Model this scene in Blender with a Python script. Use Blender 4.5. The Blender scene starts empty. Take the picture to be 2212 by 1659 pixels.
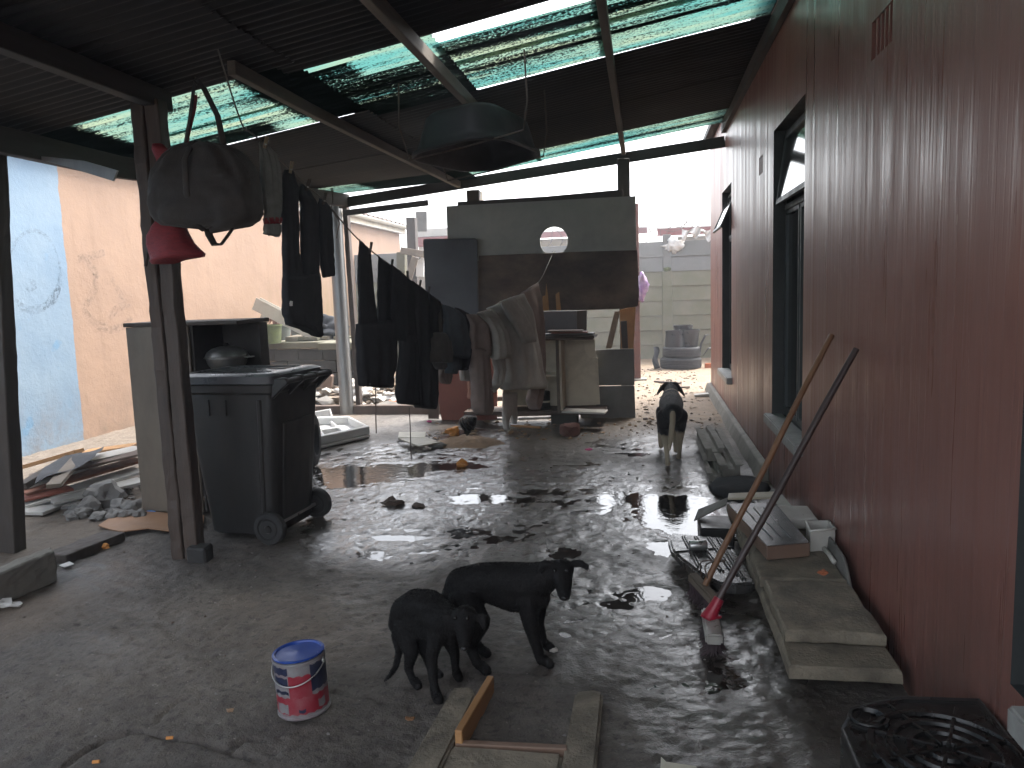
import bpy, bmesh, math, random
import numpy as np
from mathutils import Vector, Matrix, noise as mnoise

rng = random.Random(7)
scene = bpy.context.scene
COL = scene.collection

# ------------------------------------------------------------------ camera
FPX, PITCH, YAW, ROLL, CAMH = 1661.0, math.radians(6.83), math.radians(9.87), 0.034, 1.5
fw = Vector((-math.sin(YAW) * math.cos(PITCH), math.cos(YAW) * math.cos(PITCH), -math.sin(PITCH)))
rt0 = Vector((math.cos(YAW), math.sin(YAW), 0))
up0 = rt0.cross(fw)
rt = rt0 * math.cos(ROLL) - up0 * math.sin(ROLL)
up = up0 * math.cos(ROLL) + rt0 * math.sin(ROLL)
CAM = Vector((0, 0, CAMH))
cam_data = bpy.data.cameras.new("camera")
cam = bpy.data.objects.new("camera", cam_data)
COL.objects.link(cam)
cam_data.sensor_width = 36.0
cam_data.lens = FPX / 2212.0 * 36.0
cam_data.clip_start = 0.05
cam_data.clip_end = 600
cam.matrix_world = Matrix(((rt.x, up.x, -fw.x, 0), (rt.y, up.y, -fw.y, 0), (rt.z, up.z, -fw.z, CAMH), (0, 0, 0, 1)))
scene.camera = cam

# ------------------------------------------------------------------ sky, sun, exposure
SUN_EL, SUN_AZ = math.radians(56), math.radians(38)     # azimuth measured from +Y towards +X
world = bpy.data.worlds.new("World")
scene.world = world
world.use_nodes = True
wn, wl = world.node_tree.nodes, world.node_tree.links
wn.clear()
w_out = wn.new('ShaderNodeOutputWorld')
w_bg = wn.new('ShaderNodeBackground')
w_bg.inputs['Strength'].default_value = 0.12
w_sky = wn.new('ShaderNodeTexSky')
w_sky.sky_type = 'NISHITA'
w_sky.sun_disc = False
w_sky.sun_elevation = SUN_EL
w_sky.sun_rotation = SUN_AZ
w_sky.air_density = 1.0
w_sky.dust_density = 4.0
w_sky.ozone_density = 0.6
w_hs = wn.new('ShaderNodeHueSaturation')               # overcast: nearly colourless sky
w_hs.inputs['Saturation'].default_value = 0.28
wl.new(w_sky.outputs['Color'], w_hs.inputs['Color'])
wl.new(w_hs.outputs['Color'], w_bg.inputs['Color'])
wl.new(w_bg.outputs['Background'], w_out.inputs['Surface'])
sun_data = bpy.data.lights.new("sun", 'SUN')
sun_data.energy = 0.9
sun_data.angle = math.radians(20)
sun_data.color = (1.0, 0.96, 0.90)
sun = bpy.data.objects.new("sun", sun_data)
COL.objects.link(sun)
sd = Vector((math.cos(SUN_EL) * math.sin(SUN_AZ), math.cos(SUN_EL) * math.cos(SUN_AZ), math.sin(SUN_EL)))
sun.rotation_euler = sd.to_track_quat('Z', 'Y').to_euler()
sun.location = (4, 6, 12)
vs = scene.view_settings
vs.view_transform = 'Standard'
vs.look = 'None'
vs.gamma = 1.0
vs.use_curve_mapping = False
vs.exposure = 3.0

# ------------------------------------------------------------------ photo pixel -> place (pixels of the 2212 wide view)
def ray(x, y):
    x, y = float(x), float(y)
    return fw + (x - 1106) / FPX * rt - (y - 829.5) / FPX * up
def gp(x, y, z=0.0):
    z = float(z); d = ray(x, y); return CAM + (z - CAMH) / d.z * d
def xp(x, y, X):
    X = float(X); d = ray(x, y); return CAM + X / d.x * d
def yp(x, y, Y):
    Y = float(Y); d = ray(x, y); return CAM + Y / d.y * d
LA, LB = yp(560, 305, 4.0), yp(1195, 545, 8.85)          # the washing line, seen in plan
def lp(x, y, off=0.0):
    d = ray(x, y); e = LB - LA
    n = Vector((e.y, -e.x, 0)).normalized()               # towards the camera side
    t = (LA - CAM + n * off).dot(n) / d.dot(n)
    return CAM + t * d

# ------------------------------------------------------------------ materials
MATS = {}
def _nt(name):
    m = bpy.data.materials.new(name); m.use_nodes = True
    nt = m.node_tree; b = nt.nodes['Principled BSDF']
    MATS[name] = m
    return m, nt, b
def N(nt, t, **kw):
    n = nt.nodes.new(t)
    for k, v in kw.items():
        if k.startswith('i_'):
            n.inputs[k[2:].replace('_', ' ')].default_value = v
        else:
            setattr(n, k, v)
    return n
def coords(nt, stretch=(1, 1, 1), shift=True, world_space=False):
    if world_space:
        g = N(nt, 'ShaderNodeNewGeometry'); src = g.outputs['Position']
    else:
        g = N(nt, 'ShaderNodeTexCoord'); src = g.outputs['Object']
    mp = N(nt, 'ShaderNodeMapping'); mp.inputs['Scale'].default_value = stretch
    nt.links.new(src, mp.inputs['Vector'])
    if shift and not world_space:
        oi = N(nt, 'ShaderNodeObjectInfo')
        mu = N(nt, 'ShaderNodeMath', operation='MULTIPLY'); mu.inputs[1].default_value = 37.0
        nt.links.new(oi.outputs['Random'], mu.inputs[0])
        cb = N(nt, 'ShaderNodeCombineXYZ')
        for k in range(3): nt.links.new(mu.outputs[0], cb.inputs[k])
        nt.links.new(cb.outputs[0], mp.inputs['Location'])
    return mp.outputs['Vector']
def noise(nt, vec, scale, detail=5, rough=0.6, dist=0.0):
    n = N(nt, 'ShaderNodeTexNoise'); n.inputs['Scale'].default_value = scale
    n.inputs['Detail'].default_value = detail; n.inputs['Roughness'].default_value = rough
    n.inputs['Distortion'].default_value = dist
    nt.links.new(vec, n.inputs['Vector']); return n.outputs['Fac']
def ramp(nt, fac, stops):
    r = N(nt, 'ShaderNodeValToRGB'); el = r.color_ramp.elements
    while len(el) < len(stops): el.new(0.5)
    for e, (p, c) in zip(el, stops):
        e.position = p; e.color = (c, c, c, 1) if isinstance(c, (int, float)) else (*c, 1)
    nt.links.new(fac, r.inputs['Fac']); return r.outputs['Color']
def mix(nt, fac, a, b, mode='MIX'):
    m = N(nt, 'ShaderNodeMix', data_type='RGBA', blend_type=mode)
    for sock, v in ((m.inputs[0], fac), (m.inputs[6], a), (m.inputs[7], b)):
        if isinstance(v, (int, float)): sock.default_value = v
        elif isinstance(v, (tuple, list)): sock.default_value = (*v, 1)
        else: nt.links.new(v, sock)
    return m.outputs[2]
def bumpn(nt, b, height, strength, dist=0.01, prev=None):
    n = N(nt, 'ShaderNodeBump'); n.inputs['Strength'].default_value = strength
    n.inputs['Distance'].default_value = dist
    nt.links.new(height, n.inputs['Height'])
    if prev: nt.links.new(prev, n.inputs['Normal'])
    nt.links.new(n.outputs['Normal'], b.inputs['Normal'])
    return n.outputs['Normal']

def mat(name, c1, c2=None, scale=4.0, stretch=(1, 1, 1), rough=0.6, rvar=0.15, bump=0.3, bscale=60.0,
        bdist=0.004, dirt=0.35, dirtc=(0.03, 0.026, 0.022), dscale=2.5, metal=0.0, spec=0.5, sheen=0.0):
    """worn surface: two colours broken up by noise, grime in patches, uneven gloss, fine relief"""
    m, nt, b = _nt(name)
    c2 = c2 or tuple(v * 0.7 for v in c1)
    v = coords(nt, stretch)
    f = noise(nt, v, scale, 6, 0.62)
    col = mix(nt, ramp(nt, f, [(0.3, 0.0), (0.7, 1.0)]), c1, c2)
    if dirt:
        d = noise(nt, v, dscale, 7, 0.7, 0.4)
        col = mix(nt, ramp(nt, d, [(0.45, 0.0), (0.75, dirt)]), col, dirtc)
    nt.links.new(col, b.inputs['Base Color'])
    r = ramp(nt, noise(nt, v, scale * 2.3, 4), [(0.25, max(0.02, rough - rvar)), (0.75, min(1, rough + rvar))])
    nt.links.new(r, b.inputs['Roughness'])
    b.inputs['Metallic'].default_value = metal
    b.inputs['Specular IOR Level'].default_value = spec
    if sheen:
        b.inputs['Sheen Weight'].default_value = sheen
        b.inputs['Sheen Roughness'].default_value = 0.6
    if bump:
        bumpn(nt, b, noise(nt, v, bscale, 5, 0.65), bump, bdist)
    return m

mat('concrete', (0.23, 0.22, 0.19), (0.15, 0.14, 0.12), 5, rough=0.8, bump=0.7, bscale=45, dirt=0.5)
mat('slab', (0.27, 0.235, 0.175), (0.14, 0.12, 0.09), 9, rough=0.85, bump=1.0, bscale=55, bdist=0.010, dirt=0.8, dscale=4.5, dirtc=(0.045, 0.038, 0.03))
mat('vib', (0.165, 0.152, 0.112), (0.115, 0.115, 0.073), 2.2, rough=0.9, bump=0.8, bscale=40, dirt=0.4, dirtc=(0.085, 0.09, 0.038))
mat('vib_top', (0.16, 0.16, 0.155), (0.12, 0.12, 0.112), 2.2, rough=0.9, bump=0.8, bscale=40, dirt=0.3, dirtc=(0.12, 0.12, 0.1))
mat('dark_wood', (0.06, 0.045, 0.036), (0.035, 0.028, 0.024), 8, (1, 1, 0.12), 0.65, bump=0.5, bscale=60, dirt=0.3)
mat('post_wood', (0.09, 0.06, 0.045), (0.04, 0.031, 0.027), 9, (1, 1, 0.07), 0.6, bump=0.7, bscale=70, dirt=0.4)
mat('beam_wood', (0.045, 0.038, 0.034), (0.028, 0.024, 0.022), 6, (1, 0.1, 1), 0.75, bump=0.5, bscale=50, dirt=0.3)
mat('pale_beam', (0.17, 0.14, 0.105), (0.085, 0.07, 0.055), 6, (1, 0.1, 1), 0.75, bump=0.5, bscale=50, dirt=0.5)
mat('raw_wood', (0.42, 0.23, 0.09), (0.30, 0.15, 0.06), 7, (1, 0.15, 1), 0.6, bump=0.4, bscale=60, dirt=0.2)
mat('old_wood', (0.19, 0.155, 0.12), (0.11, 0.088, 0.067), 7, (1, 0.2, 1), 0.75, bump=0.6, bscale=60, dirt=0.5)
mat('melamine', (0.46, 0.45, 0.43), (0.36, 0.35, 0.32), 3, rough=0.45, bump=0.15, dirt=0.35, dirtc=(0.2, 0.16, 0.12))
mat('chip_edge', (0.24, 0.10, 0.06), (0.14, 0.06, 0.04), 12, rough=0.8, bump=0.6, bscale=90, dirt=0.3)
mat('felt', (0.07, 0.072, 0.078), (0.05, 0.05, 0.055), 15, rough=0.95, bump=0.8, bscale=150, dirt=0.2)
mat('hardboard', (0.20, 0.13, 0.09), (0.15, 0.095, 0.07), 3, rough=0.6, bump=0.2, dirt=0.3)
mat('charred', (0.15, 0.105, 0.08), (0.07, 0.052, 0.043), 3, (1, 1, 0.5), 0.8, bump=0.7, bscale=35, dirt=0.75, dscale=1.8, dirtc=(0.012, 0.011, 0.011))
mat('greyboard', (0.42, 0.42, 0.37), (0.30, 0.305, 0.275), 1.6, rough=0.6, bump=0.2, dirt=0.5, dirtc=(0.12, 0.125, 0.12), dscale=1.2)
mat('scorched', (0.21, 0.15, 0.11), (0.055, 0.042, 0.036), 1.6, (1, 1, 1.6), 0.8, bump=0.8, bscale=30, dirt=0.92, dscale=1.1, dirtc=(0.022, 0.020, 0.020))
mat('darkboard', (0.085, 0.088, 0.097), (0.065, 0.066, 0.074), 2.5, rough=0.55, bump=0.2, dirt=0.3, dirtc=(0.02, 0.02, 0.02))
mat('sootboard', (0.19, 0.185, 0.17), (0.12, 0.115, 0.108), 2.2, rough=0.7, bump=0.3, dirt=0.5)
mat('redboard', (0.24, 0.075, 0.045), (0.19, 0.06, 0.04), 3, rough=0.6, bump=0.2, dirt=0.25)
mat('cream', (0.62, 0.56, 0.44), (0.50, 0.44, 0.34), 4, rough=0.6, bump=0.25, dirt=0.5, dirtc=(0.13, 0.10, 0.07))
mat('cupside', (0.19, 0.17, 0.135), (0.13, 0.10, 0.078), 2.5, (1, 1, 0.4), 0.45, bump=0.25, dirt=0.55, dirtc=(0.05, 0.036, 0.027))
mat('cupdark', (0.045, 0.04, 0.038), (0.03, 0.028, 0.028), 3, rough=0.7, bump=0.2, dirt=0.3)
mat('bin', (0.0125, 0.0118, 0.0117), (0.019, 0.0172, 0.0165), 3, (1, 1, 0.5), 0.42, bump=0.12, bscale=200, bdist=0.001, dirt=0.35, dirtc=(0.055, 0.045, 0.038), dscale=3)
mat('black_plastic', (0.012, 0.012, 0.013), (0.018, 0.018, 0.018), 5, rough=0.35, bump=0.1, bscale=150, dirt=0.12, dirtc=(0.05, 0.045, 0.04))
mat('crate_plastic', (0.0035, 0.0035, 0.004), (0.006, 0.0058, 0.0058), 6, rough=0.3, bump=0.15, bscale=120, dirt=0.15, dirtc=(0.015, 0.013, 0.012), spec=0.4)
mat('bin_lid', (0.05, 0.052, 0.058), (0.07, 0.07, 0.075), 4, rough=0.3, rvar=0.1, bump=0.15, bscale=40, dirt=0.35, dirtc=(0.14, 0.12, 0.10))  # lighter than the bin body: sky reflection put into the lid colour
mat('scuff_highlight', (0.05, 0.05, 0.052), (0.02, 0.02, 0.021), 14, rough=0.45, bump=0.3, bscale=90, dirt=0.3)
mat('tub', (0.010, 0.0102, 0.012), (0.014, 0.014, 0.016), 4, rough=0.62, spec=0.3, rvar=0.08, bump=0.05, dirt=0.15)
mat('rubber', (0.014, 0.014, 0.015), (0.024, 0.023, 0.022), 9, rough=0.7, bump=0.4, bscale=80, dirt=0.4, dirtc=(0.06, 0.055, 0.05))
mat('wet_rubber', (0.022, 0.022, 0.022), (0.04, 0.038, 0.036), 9, rough=0.28, rvar=0.14, bump=0.5, bscale=50, dirt=0.4, dirtc=(0.09, 0.085, 0.075))
mat('galv', (0.36, 0.37, 0.37), (0.25, 0.26, 0.26), 5, (1, 1, 0.15), 0.45, bump=0.15, dirt=0.45, metal=0.7, dirtc=(0.08, 0.07, 0.06))
mat('alu', (0.32, 0.32, 0.31), (0.24, 0.24, 0.23), 6, rough=0.4, bump=0.1, dirt=0.4, metal=0.8)
mat('rust', (0.15, 0.055, 0.035), (0.09, 0.04, 0.03), 7, rough=0.7, bump=0.4, dirt=0.3)
mat('window_frame', (0.05, 0.062, 0.064), (0.038, 0.046, 0.05), 5, rough=0.5, bump=0.1, dirt=0.3)
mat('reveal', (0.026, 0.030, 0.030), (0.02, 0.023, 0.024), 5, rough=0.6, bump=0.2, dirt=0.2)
mat('sill', (0.34, 0.34, 0.32), (0.26, 0.26, 0.25), 8, rough=0.5, bump=0.4, dirt=0.4)
mat('curtain', (0.10, 0.095, 0.09), (0.07, 0.07, 0.068), 3, (1, 6, 0.4), 0.9, bump=0.3, dirt=0.2)
mat('foam', (0.62, 0.62, 0.61), (0.54, 0.54, 0.53), 6, rough=0.7, bump=0.2, bscale=120, dirt=0.25, dirtc=(0.4, 0.37, 0.32))
mat('tile', (0.46, 0.44, 0.36), (0.36, 0.34, 0.27), 5, rough=0.5, bump=0.3, dirt=0.4, dirtc=(0.18, 0.16, 0.13))
mat('stone', (0.22, 0.213, 0.20), (0.15, 0.145, 0.14), 7, rough=0.9, bump=0.9, bscale=40, dirt=0.35, dirtc=(0.1, 0.09, 0.08))
mat('rubble', (0.27, 0.21, 0.155), (0.17, 0.135, 0.10), 6, rough=0.9, bump=0.8, bscale=50, dirt=0.4, dirtc=(0.12, 0.09, 0.07))
mat('redbrick', (0.17, 0.075, 0.06), (0.10, 0.05, 0.04), 9, rough=0.9, bump=0.9, bscale=60, dirt=0.4)
mat('orangebrick', (0.45, 0.15, 0.06), (0.34, 0.11, 0.05), 9, rough=0.85, bump=0.6, bscale=60, dirt=0.3)
mat('counter', (0.15, 0.138, 0.10), (0.10, 0.095, 0.065), 5, rough=0.9, bump=0.9, bscale=40, dirt=0.5, dirtc=(0.07, 0.075, 0.03))
mat('counter_dark', (0.075, 0.072, 0.064), (0.05, 0.05, 0.042), 4, rough=0.9, bump=0.8, bscale=40, dirt=0.4)
mat('moss', (0.09, 0.11, 0.03), (0.055, 0.06, 0.025), 15, rough=0.95, bump=1.0, bscale=60, dirt=0.3)
mat('pot', (0.13, 0.135, 0.135), (0.07, 0.08, 0.05), 5, rough=0.7, bump=0.3, dirt=0.5, dirtc=(0.05, 0.06, 0.025))
mat('gutter', (0.46, 0.44, 0.39), (0.38, 0.355, 0.305), 3, rough=0.5, bump=0.15, dirt=0.4, dirtc=(0.28, 0.24, 0.16))
mat('roof_tile', (0.16, 0.11, 0.09), (0.10, 0.08, 0.07), 8, rough=0.9, bump=0.6, dirt=0.3)
mat('cardboard', (0.36, 0.20, 0.11), (0.30, 0.165, 0.09), 3, rough=0.6, bump=0.1, dirt=0.2)
mat('bag', (0.045, 0.037, 0.032), (0.028, 0.024, 0.022), 9, rough=0.8, bump=0.5, bscale=160, dirt=0.2, sheen=0.1)
mat('strap', (0.07, 0.06, 0.052), (0.045, 0.04, 0.036), 15, rough=0.85, bump=0.4, bscale=200, dirt=0.2)
mat('black_cloth', (0.024, 0.025, 0.029), (0.032, 0.032, 0.036), 12, rough=0.95, bump=0.5, bscale=240, dirt=0.15, spec=0.2, dirtc=(0.03, 0.03, 0.03))
mat('charcoal_cloth', (0.040, 0.042, 0.047), (0.030, 0.032, 0.036), 12, rough=0.95, bump=0.5, bscale=240, dirt=0.2, spec=0.2)
mat('denim', (0.10, 0.118, 0.135), (0.07, 0.083, 0.097), 14, rough=0.95, bump=0.5, bscale=240, dirt=0.25, spec=0.2)
mat('sock_grey', (0.24, 0.25, 0.23), (0.17, 0.18, 0.165), 20, rough=1, bump=0.9, bscale=200, dirt=0.2, spec=0.2)
mat('mauve_fleece', (0.34, 0.27, 0.245), (0.26, 0.21, 0.19), 10, rough=1, bump=0.8, bscale=160, dirt=0.25, spec=0.2, dirtc=(0.08, 0.065, 0.06))
mat('grey_fleece', (0.50, 0.49, 0.45), (0.40, 0.39, 0.36), 10, rough=1, bump=0.8, bscale=160, dirt=0.25, spec=0.2, dirtc=(0.14, 0.13, 0.12))
mat('pale_cloth', (0.60, 0.57, 0.53), (0.48, 0.46, 0.42), 10, rough=1, bump=0.6, bscale=200, dirt=0.2, spec=0.2, dirtc=(0.2, 0.18, 0.16))
mat('pink_cloth', (0.5, 0.27, 0.2), (0.4, 0.21, 0.16), 10, rough=1, bump=0.6, bscale=200, dirt=0.1, spec=0.2)
mat('redmesh', (0.30, 0.03, 0.04), (0.19, 0.02, 0.03), 30, (1, 1, 3), 0.6, bump=0.8, bscale=130, dirt=0.2)
mat('rope', (0.16, 0.15, 0.13), (0.1, 0.09, 0.08), 30, rough=0.9, bump=0.5, bscale=200, dirt=0.2)
mat('wire', (0.06, 0.055, 0.05), (0.09, 0.06, 0.045), 20, rough=0.6, bump=0, metal=0.4, dirt=0)
mat('peg_wood', (0.35, 0.27, 0.17), (0.25, 0.19, 0.12), 20, rough=0.7, bump=0.2, dirt=0.2)
mat('peg_dark', (0.05, 0.035, 0.03), (0.03, 0.025, 0.022), 20, rough=0.6, bump=0.2, dirt=0.1)
mat('plaster_red', (0.19, 0.04, 0.033), (0.15, 0.035, 0.03), 4, rough=0.7, bump=0.2, dirt=0.25)
mat('plaster_white', (0.36, 0.35, 0.33), (0.28, 0.27, 0.25), 4, rough=0.7, bump=0.2, dirt=0.35, dirtc=(0.35, 0.31, 0.26))
mat('plaster_yellow', (0.20, 0.145, 0.065), (0.16, 0.12, 0.055), 3, rough=0.8, bump=0.2, dirt=0.25, dirtc=(0.3, 0.24, 0.14))
mat('wall_white', (0.38, 0.36, 0.33), (0.28, 0.26, 0.235), 4, rough=0.85, bump=0.4, dirt=0.5, dirtc=(0.25, 0.21, 0.17))
mat('film', (0.55, 0.53, 0.5), (0.4, 0.39, 0.37), 9, rough=0.5, bump=0.6, bscale=30, dirt=0.3, dirtc=(0.2, 0.18, 0.15))
mat('purple', (0.15, 0.06, 0.21), (0.32, 0.24, 0.31), 9, (1, 1, 2), 0.35, bump=0.5, bscale=30, dirt=0.1)
mat('can_metal', (0.5, 0.5, 0.49), (0.4, 0.4, 0.39), 8, rough=0.35, bump=0.1, metal=0.8, dirt=0.35)
mat('can_white', (0.25, 0.25, 0.25), (0.16, 0.16, 0.17), 14, rough=0.4, bump=0.1, dirt=0.4, dirtc=(0.2, 0.04, 0.05), dscale=14)
mat('can_red', (0.24, 0.018, 0.032), (0.25, 0.02, 0.035), 8, rough=0.4, bump=0.1, dirt=0.3, dirtc=(0.3, 0.25, 0.25), dscale=11)
mat('can_navy', (0.015, 0.02, 0.06), (0.02, 0.026, 0.05), 8, rough=0.4, bump=0.1, dirt=0.2)
mat('can_lid', (0.012, 0.055, 0.30), (0.015, 0.045, 0.22), 6, rough=0.22, rvar=0.08, bump=0.05, dirt=0.15, dirtc=(0.1, 0.14, 0.25))
mat('broom_stick', (0.21, 0.105, 0.05), (0.15, 0.075, 0.038), 8, (1, 1, 0.1), 0.45, bump=0.2, dirt=0.25)
mat('dark_stick', (0.035, 0.022, 0.022), (0.055, 0.035, 0.03), 8, (1, 1, 0.1), 0.45, bump=0.2, dirt=0.25)
mat('broom_red', (0.30, 0.012, 0.03), (0.25, 0.012, 0.03), 8, rough=0.35, bump=0.05, dirt=0.2)
mat('broom_head', (0.34, 0.33, 0.30), (0.24, 0.23, 0.21), 8, rough=0.35, bump=0.2, dirt=0.4)
mat('bristle', (0.055, 0.03, 0.04), (0.03, 0.022, 0.025), 20, rough=0.8, bump=0.5, bscale=250, dirt=0.3)
mat('tin_wet', (0.25, 0.25, 0.25), (0.18, 0.18, 0.18), 6, rough=0.2, rvar=0.12, bump=0.35, bscale=28, dirt=0.35, metal=0.55)
mat('white_plastic', (0.5, 0.49, 0.45), (0.42, 0.41, 0.38), 6, rough=0.4, bump=0.1, dirt=0.35, dirtc=(0.2, 0.18, 0.15))
mat('orange_litter', (0.62, 0.26, 0.05), (0.5, 0.2, 0.04), 10, rough=0.5, bump=0.2, dirt=0.15)
mat('blue_litter', (0.02, 0.22, 0.65), (0.02, 0.18, 0.5), 10, rough=0.4, bump=0.1, dirt=0.05)
mat('white_litter', (0.7, 0.69, 0.67), (0.6, 0.58, 0.56), 10, rough=0.6, bump=0.3, dirt=0.2, dirtc=(0.3, 0.27, 0.23))
mat('pink_litter', (0.6, 0.06, 0.22), (0.5, 0.05, 0.2), 10, rough=0.5, bump=0.2, dirt=0.1)
mat('sand', (0.32, 0.22, 0.14), (0.23, 0.155, 0.10), 18, rough=0.95, bump=1.0, bscale=120, dirt=0.3, dirtc=(0.12, 0.08, 0.055))
mat('fur_black', (0.007, 0.0068, 0.0075), (0.011, 0.010, 0.0098), 16, rough=0.7, bump=0.6, bscale=150, bdist=0.003, dirt=0.2, dirtc=(0.02, 0.014, 0.011), spec=0.22)
mat('coat', (0.006, 0.0058, 0.0063), (0.010, 0.009, 0.0085), 30, rough=0.8, bump=0, dirt=0, spec=0.1)
mat('nose', (0.012, 0.011, 0.012), None, 20, rough=0.3, bump=0.3, dirt=0)
mat('eye', (0.006, 0.004, 0.003), None, 20, rough=0.22, bump=0, dirt=0)
mat('plant', (0.16, 0.07, 0.05), (0.08, 0.035, 0.03), 12, rough=0.7, bump=0.2, dirt=0.1)
mat('leaf_dry', (0.3, 0.15, 0.06), (0.2, 0.1, 0.05), 12, rough=0.8, bump=0.2, dirt=0.2)

def custom_materials():
    # --- red gloss-painted plaster: vertical comb marks and runs
    m, nt, b = _nt('red_wall')
    v = coords(nt, (1, 1, 1), False, True)
    v1 = coords(nt, (1, 9, 0.30), False, True)
    v2 = coords(nt, (1, 21, 0.40), False, True)
    v3 = coords(nt, (1, 60, 22), False, True)
    broad = noise(nt, v, 0.9, 5, 0.6)
    col = mix(nt, ramp(nt, broad, [(0.3, 0.0), (0.72, 1.0)]), (0.235, 0.100, 0.078), (0.195, 0.088, 0.072))
    col = mix(nt, ramp(nt, noise(nt, v1, 1.0, 6, 0.65), [(0.48, 0.0), (0.80, 0.35)]), col, (0.15, 0.064, 0.055))
    col = mix(nt, ramp(nt, noise(nt, v2, 1.0, 4, 0.6), [(0.58, 0.0), (0.78, 0.35)]), col, (0.25, 0.125, 0.105))
    sep = N(nt, 'ShaderNodeSeparateXYZ'); nt.links.new(v, sep.inputs[0])
    # splashed mud along the foot of the wall
    zz = N(nt, 'ShaderNodeMapRange'); zz.inputs['From Min'].default_value = 0.05; zz.inputs['From Max'].default_value = 0.75
    zz.inputs['To Min'].default_value = 1.0; zz.inputs['To Max'].default_value = 0.0
    nt.links.new(sep.outputs['Z'], zz.inputs['Value'])
    mud = N(nt, 'ShaderNodeMath', operation='MULTIPLY')
    nt.links.new(zz.outputs[0], mud.inputs[0])
    nt.links.new(ramp(nt, noise(nt, v, 2.6, 6, 0.7), [(0.40, 0.0), (0.7, 1.0)]), mud.inputs[1])
    col = mix(nt, mud.outputs[0], col, (0.045, 0.037, 0.032))
    # chips in the paint
    chips = ramp(nt, noise(nt, coords(nt, (1, 2.2, 1), False, True), 7.0, 3, 0.5), [(0.735, 0.0), (0.75, 1.0)])
    col = mix(nt, chips, col, (0.30, 0.20, 0.15))
    nt.links.new(col, b.inputs['Base Color'])
    gl = ramp(nt, noise(nt, v1, 1.6, 4, 0.6), [(0.3, 0.24), (0.7, 0.50)])
    nt.links.new(gl, b.inputs['Roughness'])
    b.inputs['Specular IOR Level'].default_value = 0.48
    runs = ramp(nt, noise(nt, v2, 1.0, 3, 0.55), [(0.50, 0.0), (0.58, 0.9), (0.66, 1.0)])
    n1 = bumpn(nt, b, runs, 0.13, 0.006)
    bumpn(nt, b, noise(nt, v3, 1.0, 3, 0.6), 0.15, 0.003, n1)

    # --- neighbour's wall: blue up to y = 7.6 then peach, rain marks and knocks
    m, nt, b = _nt('peach_wall')
    v = coords(nt, (1, 1, 1), False, True)
    vs_ = coords(nt, (1, 5, 0.4), False, True)
    sep = N(nt, 'ShaderNodeSeparateXYZ'); nt.links.new(v, sep.inputs[0])
    wob = N(nt, 'ShaderNodeMath', operation='MULTIPLY_ADD'); wob.inputs[1].default_value = 0.07
    nt.links.new(noise(nt, coords(nt, (1, 1, 2.0), False, True), 2.0, 4), wob.inputs[0]); nt.links.new(sep.outputs['Y'], wob.inputs[2])
    isb = N(nt, 'ShaderNodeMath', operation='LESS_THAN'); isb.inputs[1].default_value = 7.65
    nt.links.new(wob.outputs[0], isb.inputs[0])
    pe = mix(nt, ramp(nt, noise(nt, v, 1.3, 6, 0.65), [(0.3, 0.0), (0.7, 1.0)]), (0.255, 0.163, 0.108), (0.21, 0.133, 0.089))
    pe = mix(nt, ramp(nt, noise(nt, vs_, 1.1, 6, 0.7), [(0.52, 0.0), (0.8, 0.6)]), pe, (0.175, 0.108, 0.068))
    far = N(nt, 'ShaderNodeMapRange'); far.inputs['From Min'].default_value = 10.5; far.inputs['From Max'].default_value = 15.0
    nt.links.new(sep.outputs['Y'], far.inputs['Value'])
    low = N(nt, 'ShaderNodeMapRange'); low.inputs['From Min'].default_value = 2.3; low.inputs['From Max'].default_value = 0.4
    nt.links.new(sep.outputs['Z'], low.inputs['Value'])
    al = N(nt, 'ShaderNodeMath', operation='MULTIPLY'); nt.links.new(far.outputs[0], al.inputs[0]); nt.links.new(low.outputs[0], al.inputs[1])
    al2 = N(nt, 'ShaderNodeMath', operation='MULTIPLY'); nt.links.new(al.outputs[0], al2.inputs[0])
    nt.links.new(ramp(nt, noise(nt, vs_, 1.7, 6, 0.7), [(0.36, 0.0), (0.62, 1.0)]), al2.inputs[1])
    pe = mix(nt, al2.outputs[0], pe, (0.15, 0.115, 0.038))
    bl = mix(nt, ramp(nt, noise(nt, v, 1.1, 5, 0.6), [(0.35, 0.0), (0.65, 1.0)]), (0.11, 0.17, 0.235), (0.155, 0.21, 0.26))
    bl = mix(nt, ramp(nt, noise(nt, v, 2.1, 3, 0.5), [(0.66, 0.0), (0.69, 0.8)]), bl, (0.085, 0.175, 0.27))
    col = mix(nt, isb.outputs[0], pe, bl)
    col = mix(nt, ramp(nt, noise(nt, v, 9.0, 4, 0.7), [(0.70, 0.0), (0.74, 0.8)]), col, (0.17, 0.13, 0.10))
    foot = N(nt, 'ShaderNodeMapRange'); foot.inputs['From Min'].default_value = 0.7; foot.inputs['From Max'].default_value = 0.0
    nt.links.new(sep.outputs['Z'], foot.inputs['Value'])
    fm = N(nt, 'ShaderNodeMath', operation='MULTIPLY'); nt.links.new(foot.outputs[0], fm.inputs[0])
    nt.links.new(ramp(nt, noise(nt, v, 3.0, 6, 0.7), [(0.4, 0.0), (0.7, 0.9)]), fm.inputs[1])
    col = mix(nt, fm.outputs[0], col, (0.12, 0.085, 0.06))
    nt.links.new(col, b.inputs['Base Color'])
    b.inputs['Roughness'].default_value = 0.85
    n1 = bumpn(nt, b, noise(nt, v, 30, 6, 0.7), 0.5, 0.008)
    bumpn(nt, b, noise(nt, v, 3.0, 4, 0.6), 0.4, 0.03, n1)

    # --- dark roofing sheet (underside, sooty)
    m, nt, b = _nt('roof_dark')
    v = coords(nt, (0.15, 1, 1), False, True)
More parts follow.
